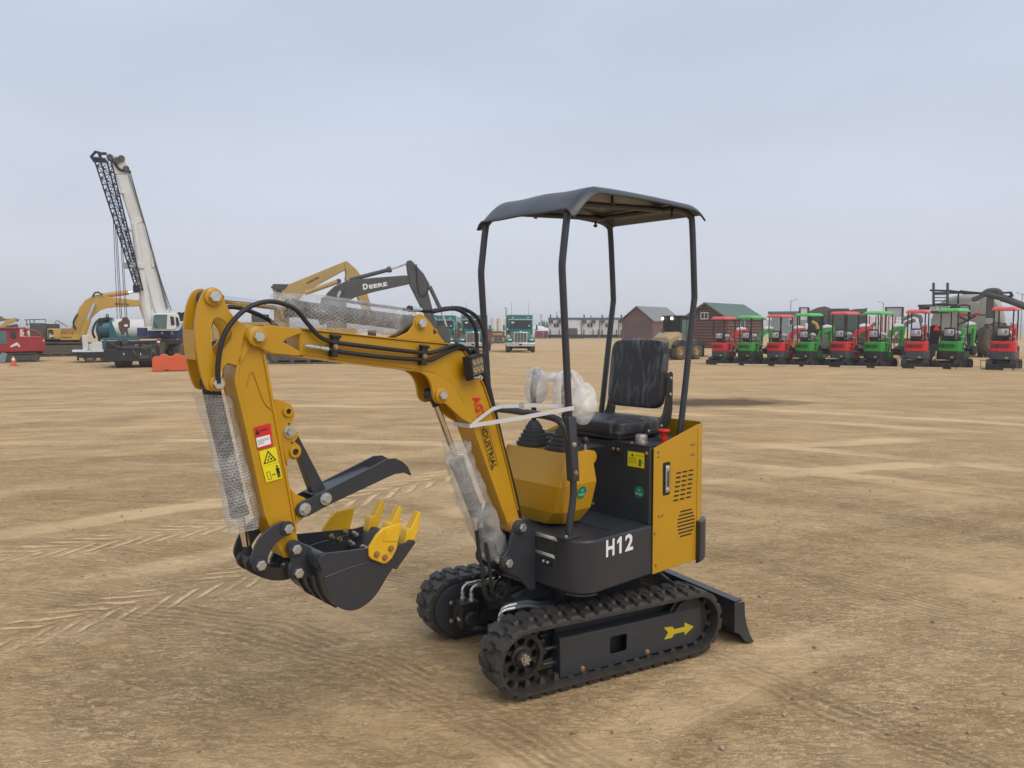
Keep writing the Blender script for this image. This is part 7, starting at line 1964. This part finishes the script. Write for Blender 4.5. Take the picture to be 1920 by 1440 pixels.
for q in (1566, 1612):
    tyre((A.p(q, 645)[0], 0.1, 0.6), 0.6, 0.5, (0, -1, 0), "wheel", A.o, TYRE, 0.5, OLIV)
A = Far("compact_loader", "dark compact loader with a yellow arm inside its cage, behind the second green small excavator", "compact loader", 1530, 43)
A.bx("cage", DBLK, 1516, 590, 1545, 640, 0.1, 1.4, bevel=0.04); A.bx("body", OLIV, 1510, 628, 1552, 652, 0, 1.5); A.bx("cage_window", GLAS, 1519, 594, 1541, 622, 0.06, 0.09)
A.tube("yellow_arm", KYEL, [(1522, 603, 0.0), (1530, 607, 0.0), (1534, 617, 0.0)], 0.09); A.bx("white_lamp", LETW, 1509.5, 606, 1514.5, 617, -0.1, 0.0)
for q in (1518, 1544):
    tyre((A.p(q, 655)[0], 0.0, 0.36), 0.36, 0.28, (0, -1, 0), "wheel", A.o, TYRE, 0.5, OLIV)
A = Far("orange_roller", "low orange machine half hidden behind the second red and second green small excavators", "roller", 1490, 40)
A.bx("body", mat("roller_orange", (0.55, 0.16, 0.035), 0.5, dust=0.2), 1472, 636, 1500, 652, 0, 1.2, bevel=0.05); A.bx("drum", DGRY, 1474, 652, 1498, 672, 0.1, 1.1, bevel=0.1); A.bx("seat", DBLK, 1480, 628, 1488, 636, 0.3, 0.8)
# red and white barricade rails far behind
for k in range(6):
    px = 1617 + 12 * k
    A = Far("barricade", ["red and white barricade panel, leftmost of the line behind the third green small excavator", "second red and white barricade panel from the left in the distant line", "third red and white barricade panel in the distant line", "fourth red and white barricade panel, under the wide empty board", "fifth red and white barricade panel, right of the wide empty board", "last red and white barricade panel, behind the fourth red small excavator"][k], "barricade", px + 5, 72, "red and white barricades in a line")
    for j in range(3):
        A.bx("rail", LETW, px, 593 + j * 9, px + 11, 600.5 + j * 9, 0, 0.1)
    A.bx("post", mat("barricade_red", (0.42, 0.10, 0.09), 0.6), px, 592, px + 0.9, 650, -0.1, -0.02)
A = Far("farm_machine", "mud-grey folded implement with a pale rusty frame behind the third green small excavator", "implement", 1640, 44)
A.bx("frame", OLIV, 1622, 634, 1720, 644, 0, 1.2)
for q in ([(1690, 600), (1712, 590), (1728, 594)], [(1680, 634), (1700, 606), (1716, 600)], [(1726, 594), (1732, 630)], [(1630, 640), (1634, 612), (1642, 606)]):
    A.tube("folded_arm", mat("mud_grey", (0.17, 0.155, 0.135), 0.8, var=0.3), q, 0.11)
for q in (1700, 1718):
    tyre((A.p(q, 650)[0], -0.1, 0.5), 0.5, 0.34, (0.3, -1, 0), "wheel", A.o, TYRE, 0.5, OLIV)
A.bx("pale_box", CWHT, 1624, 618, 1645, 634, 0.2, 0.9)

# ------------------------------------------------------------------ the row of small excavators
FGRN = mat("fleet_green", (0.028, 0.33, 0.035), 0.35, var=0.06, dust=0.04); FRED = mat("fleet_red", (0.68, 0.026, 0.026), 0.35, var=0.06, dust=0.04)
FGRD = mat("fleet_green_dark", (0.012, 0.125, 0.018), 0.5); FRDD = mat("fleet_red_dark", (0.25, 0.012, 0.016), 0.5)
PINK = mat("faded_red_roof", (0.74, 0.11, 0.10), 0.4, var=0.06); GROO = mat("fresh_green_roof", (0.11, 0.52, 0.11), 0.4, var=0.06)
SHEET = mat("printed_sheet", (0.62, 0.60, 0.64), 0.5, var=0.25, scale=30)
def fleet(label, grey, paint, dark, roofm, badge):
    t = thing("mini_excavator", label, "mini excavator", (0, 0, 0), 0, "red and green mini excavators parked in a row")
    for v in (0.375, -0.375):
        crawler(-0.62, 0.62, 0.36, v - 0.10, v + 0.10).build("rubber_track", RUB, t)
    MB().bx(-0.4, 0.4, -0.28, 0.28, 0.12, 0.34).build("undercarriage", DBLK, t)
    MB().bx(-0.80, -0.74, -0.44, 0.44, 0.02, 0.22).bx(-0.75, -0.4, -0.15, -0.10, 0.12, 0.2).bx(-0.75, -0.4, 0.10, 0.15, 0.12, 0.2).build("dozer_blade", DBLK, t)
    pl = [(0.45, -0.39), (0.45, 0.39)] + arc(-0.36, 0.28, 0.12, 90, 180, 5) + arc(-0.36, -0.28, 0.12, 180, 270, 5)
    lo = MB().prism(pl, 0.36, 0.64, 'z').build("counterweight", grey, t, bevel=0.02)
    MB().bx(-0.486, -0.482, -0.20, -0.10, 0.40, 0.47).build("rating_label", mat("label_yellow", (0.55, 0.40, 0.06), 0.5), lo)
    b_ = MB().bx(0.02, 0.42, -0.396, -0.392, 0.40, 0.62).build("side_badge", dark, lo)
    hood_ = [(-0.02, -0.40), (-0.02, 0.40)] + arc(-0.36, 0.29, 0.12, 90, 180, 5) + arc(-0.36, -0.29, 0.12, 180, 270, 5)
    h_ = MB().prism(hood_, 0.645, 1.03, 'z').build("engine_hood", paint, t, bevel=0.03, seg=3)
    g_ = MB()
    pts = [(v, z) for v, z in [(0.30 + 0.06 * math.cos(a), 0.855 + 0.075 * math.sin(a)) for a in [-PI / 2 + PI * i / 8 for i in range(9)]] + [(-0.18 + 0.06 * math.cos(a), 0.855 + 0.075 * math.sin(a)) for a in [PI / 2 + PI * i / 8 for i in range(9)]]]
    g_.prism(pts, -0.486, -0.480, 'x').build("grille_recess", dark, h_)
    MB().lathe([(0.05, 0), (0.05, 0.004)], (-0.487, 0.16, 0.855), (-1, 0, 0), 14).build("exhaust_hole", INK, h_)
    MB().bx(-0.30, -0.10, -0.406, -0.402, 0.86, 0.98).build("side_vent", INK, h_); MB().bx(-0.30, -0.10, -0.406, -0.402, 0.70, 0.82).build("side_vent", INK, h_)
    MB().bx(0.02, 0.40, -0.20, 0.20, 0.66, 1.02).build("console", paint, t, bevel=0.04)
    s_ = MB().box((-0.20, 0, 1.10), (0.36, 0.40, 0.08)).build("seat", VINYL, t, bevel=0.03)
    MB().box((-0.38, 0, 1.34), (0.07, 0.40, 0.40)).build("backrest", VINYL, s_, bevel=0.03)
    MB().add([(-0.425, -0.17, 1.24), (-0.425, 0.17, 1.24), (-0.425, 0.17, 1.48), (-0.425, -0.17, 1.48)], [(0, 1, 2, 3)]).build("sale_sheet", SHEET, s_, solid=0.003)
    sh = MB()
    for k in range(5):
        sh.bx(-0.4285, -0.4275, 0.02, 0.14, 1.28 + 0.04 * k, 1.29 + 0.04 * k)
    sh.bx(-0.4285, -0.4275, -0.13, -0.04, 1.30, 1.44)
    sh.build("sheet_print", mat("sheet_ink", (0.25, 0.24, 0.32), 0.6), s_)
    MB().bx(-0.30, -0.06, -0.17, 0.17, 1.141, 1.150).build("seat_sheet", LETW, s_)
    for v in (0.30, -0.30):
        MB().tube([(0.40, v, 0.64), (0.42, v, 1.2), (0.46, v, 1.85), (0.43, v, 2.15)], 0.024, 8).build("canopy_post", DBLK, t)
        MB().tube([(-0.40, v, 1.02), (-0.45, v, 1.75), (-0.42, v, 2.18)], 0.024, 8).build("canopy_post", DBLK, t)
    MB().loft([[(u, v, z) for u, v in ((-0.56, -0.37), (0.48, -0.37), (0.48, 0.37), (-0.56, 0.37))] for z in (2.13,)] + [[(u, v, z) for u, v in ((-0.55, -0.36), (0.46, -0.36), (0.46, 0.36), (-0.55, 0.36))] for z in (2.20,)] + [[(-0.46, -0.29, 2.26), (0.34, -0.29, 2.26), (0.34, 0.29, 2.26), (-0.46, 0.29, 2.26)]]).build("canopy", roofm, t, bevel=0.02)
    bpoly = [(0.45, 0.70), (0.60, 0.66), (0.92, 1.22), (1.10, 1.40), (1.70, 1.52), (1.78, 1.58), (1.72, 1.64), (1.10, 1.57), (0.86, 1.50), (0.70, 1.30)]
    bo = MB().prism(bpoly, -0.055, 0.055).build("boom", paint, t, bevel=0.01)
    MB().prism([(1.70, 1.66), (1.86, 1.74), (1.95, 1.60), (1.90, 1.40), (1.70, 0.80), (1.60, 0.80), (1.68, 1.30)], -0.055, 0.055).build("dipper_stick", paint, t, bevel=0.01)
    MB().prism([(1.64, 0.84), (1.72, 0.74), (1.66, 0.55), (1.50, 0.46), (1.36, 0.52), (1.20, 0.74), (1.40, 0.72)], -0.2, 0.2).build("bucket", DBLK, t, bevel=0.01)
    mb = MB().tube([(1.05, 0, 1.66), (1.40, 0, 1.70), (1.80, 0, 1.70)], [0.06, 0.085, 0.05], 10)
    for p_ in mb.v: p_ += Vector((0, noise.noise(p_ * 9), noise.noise(p_ * 8 + Vector((3, 0, 0))))) * 0.025
    mb.build("wrapped_cylinder", mat("white_wrap", (0.62, 0.62, 0.62), 0.4, var=0.15, scale=12), t)
    MB().tube([(0.7, 0, 0.55), (0.95, 0, 1.22)], 0.04, 8).build("boom_cylinder", DBLK, t)
    for v in (0.12, -0.12):
        MB().tube([(0.25, v, 1.02), (0.24, v, 1.30)], 0.02, 8).build("control_lever", DBLK, t)
    MB().ell((0.24, 0.0, 1.34), (0.10, 0.16, 0.09), 14, 10).build("bag_wrap", mat("white_wrap", (0.62, 0.62, 0.62)), t)
    MB().tube([(0.42, 0.28, 1.18), (0.44, 0.0, 1.22), (0.42, -0.28, 1.18), (0.40, -0.30, 0.9)], 0.022, 8).build("grab_bar", mat("white_tube", (0.6, 0.6, 0.6), 0.5), t)
    MB().tube([(0.64, 0.02, 0.75), (0.80, 0.03, 1.15), (1.0, 0.02, 1.52), (1.15, 0.0, 1.62)], 0.02, 8, k=4).build("hydraulic_hose", HOSE, t)
    return t
GFL = mat("fleet_grey", (0.055, 0.062, 0.075), 0.5, dust=0.08); BFL = mat("fleet_black", (0.018, 0.019, 0.021), 0.5, dust=0.05)
proto = {'r': fleet("red", GFL, FRED, FRDD, PINK, 0), 'g': fleet("green", BFL, FGRN, FGRD, GROO, 0)}
row = [('r', 1363, 683.5, 36, "red mini excavator at the left end of the row, next to the tan wheel loader"),
       ('g', 1414, 684.8, 35, "leftmost green mini excavator, in front of the log cabin window"),
       ('r', 1470.5, 686, 35, "red mini excavator standing in front of the grey office trailer"),
       ('g', 1525, 687, 34, "green mini excavator parked under the raised white board"),
       ('r', 1593.5, 688, 34, "red mini excavator in front of the dark green forestry machine"),
       ('g', 1658, 689.5, 33, "green mini excavator parked before the barricades and wide empty board"),
       ('r', 1732, 690.5, 12, "red mini excavator left of the orange-red warning triangle"),
       ('g', 1801, 691.5, 26, "green mini excavator below the seeder lettering, right of the warning triangle"),
       ('r', 1899, 693.5, 14, "rightmost red mini excavator, partly under the dark auger tube")]
used = set()
for k, (c, px, py, h, lb) in enumerate(row):
    y = CAM_H * FPX / (py - HORIZON) * 0.998
    o = proto[c] if c not in used else copy_tree(proto[c])
    used.add(c)
    x = gx(px, y)
    vdir = math.atan2(x, y)                       # sight line, so that each one shows the same amount of flank as in the yard
    ho = math.radians(h) + vdir * 0.85
    hpx = (89, 92.5, 95.5, 99, 103, 105, 109, 112.5, 117)[k]
    sc_ = hpx / FPX * (y + 0.3) / 2.26
    o.scale = (sc_, sc_, sc_)
    o.location = (x, y + 0.45, 0.0); o.rotation_euler = (0, 0, PI / 2 - ho)
    o["label"] = lb
    # pale bearer timber on the ground behind it
    tb_ = MB().box((0, 0, 0.04), (1.02, 0.10, 0.08)).build("timber_bearer", WOOD, None, bevel=0.006)
    tb_.location = (x - 0.05, y - 0.55, 0.0); tb_.rotation_euler = (0, 0, -vdir * 0.8)
    tag(tb_, "pale timber beam on the dirt behind the " + ["leftmost red", "leftmost green", "second red", "second green", "third red", "third green", "fourth red", "fourth green", "rightmost red"][k] + " mini excavator", "timber beam", "timber beams under the small excavators")
    if k < 8:
        n_x = gx(row[k + 1][1], y); xm = x * 0.5 + n_x * 0.5 + 0.08
        fr_ = thing("crate_frame", "thin crate frame topped by a board, between " + ["leftmost red and green", "leftmost green and second red", "second red and second green", "second green and third red", "third red and third green", "third green and fourth red", "fourth red and fourth green", "fourth green and rightmost red"][k] + " excavators", "crate frame", (xm, y - 0.15, 0), -vdir * 0.8, "crate frames between the small excavators")
        MB().bx(-0.36, 0.36, -0.08, 0.08, 0.335, 0.375).build("board", WOOD, fr_)
        for q in (-0.30, 0.12):
            MB().tube([(q, 0, 0.335), (q - 0.015, 0, 0.0)], 0.012, 6).build("leg", mat("frame_steel", (0.25, 0.25, 0.26), 0.5, 0.6), fr_)
        MB().bx(-0.34, 0.16, -0.01, 0.01, 0.0, 0.025).build("foot_bar", mat("frame_steel", (0.25, 0.25, 0.26)), fr_)

# ------------------------------------------------------------------ thin smoke haze over the yard
hz = MB().bx(-2700, 2700, -80, 2700, -1.0, 12.0)
hm = bpy.data.materials.new("smoke_haze"); hm.use_nodes = True
ht = hm.node_tree
for n in list(ht.nodes):
    ht.nodes.remove(n)
ho_ = ht.nodes.new("ShaderNodeOutputMaterial"); pv = ht.nodes.new("ShaderNodeVolumePrincipled")
pv.inputs["Color"].default_value = (0.96, 0.965, 0.98, 1); pv.inputs["Density"].default_value = 0.0011
ht.links.new(pv.outputs[0], ho_.inputs["Volume"])
tag(hz.build("haze", hm), "thin grey haze hanging over the whole yard", "haze", kind="stuff")
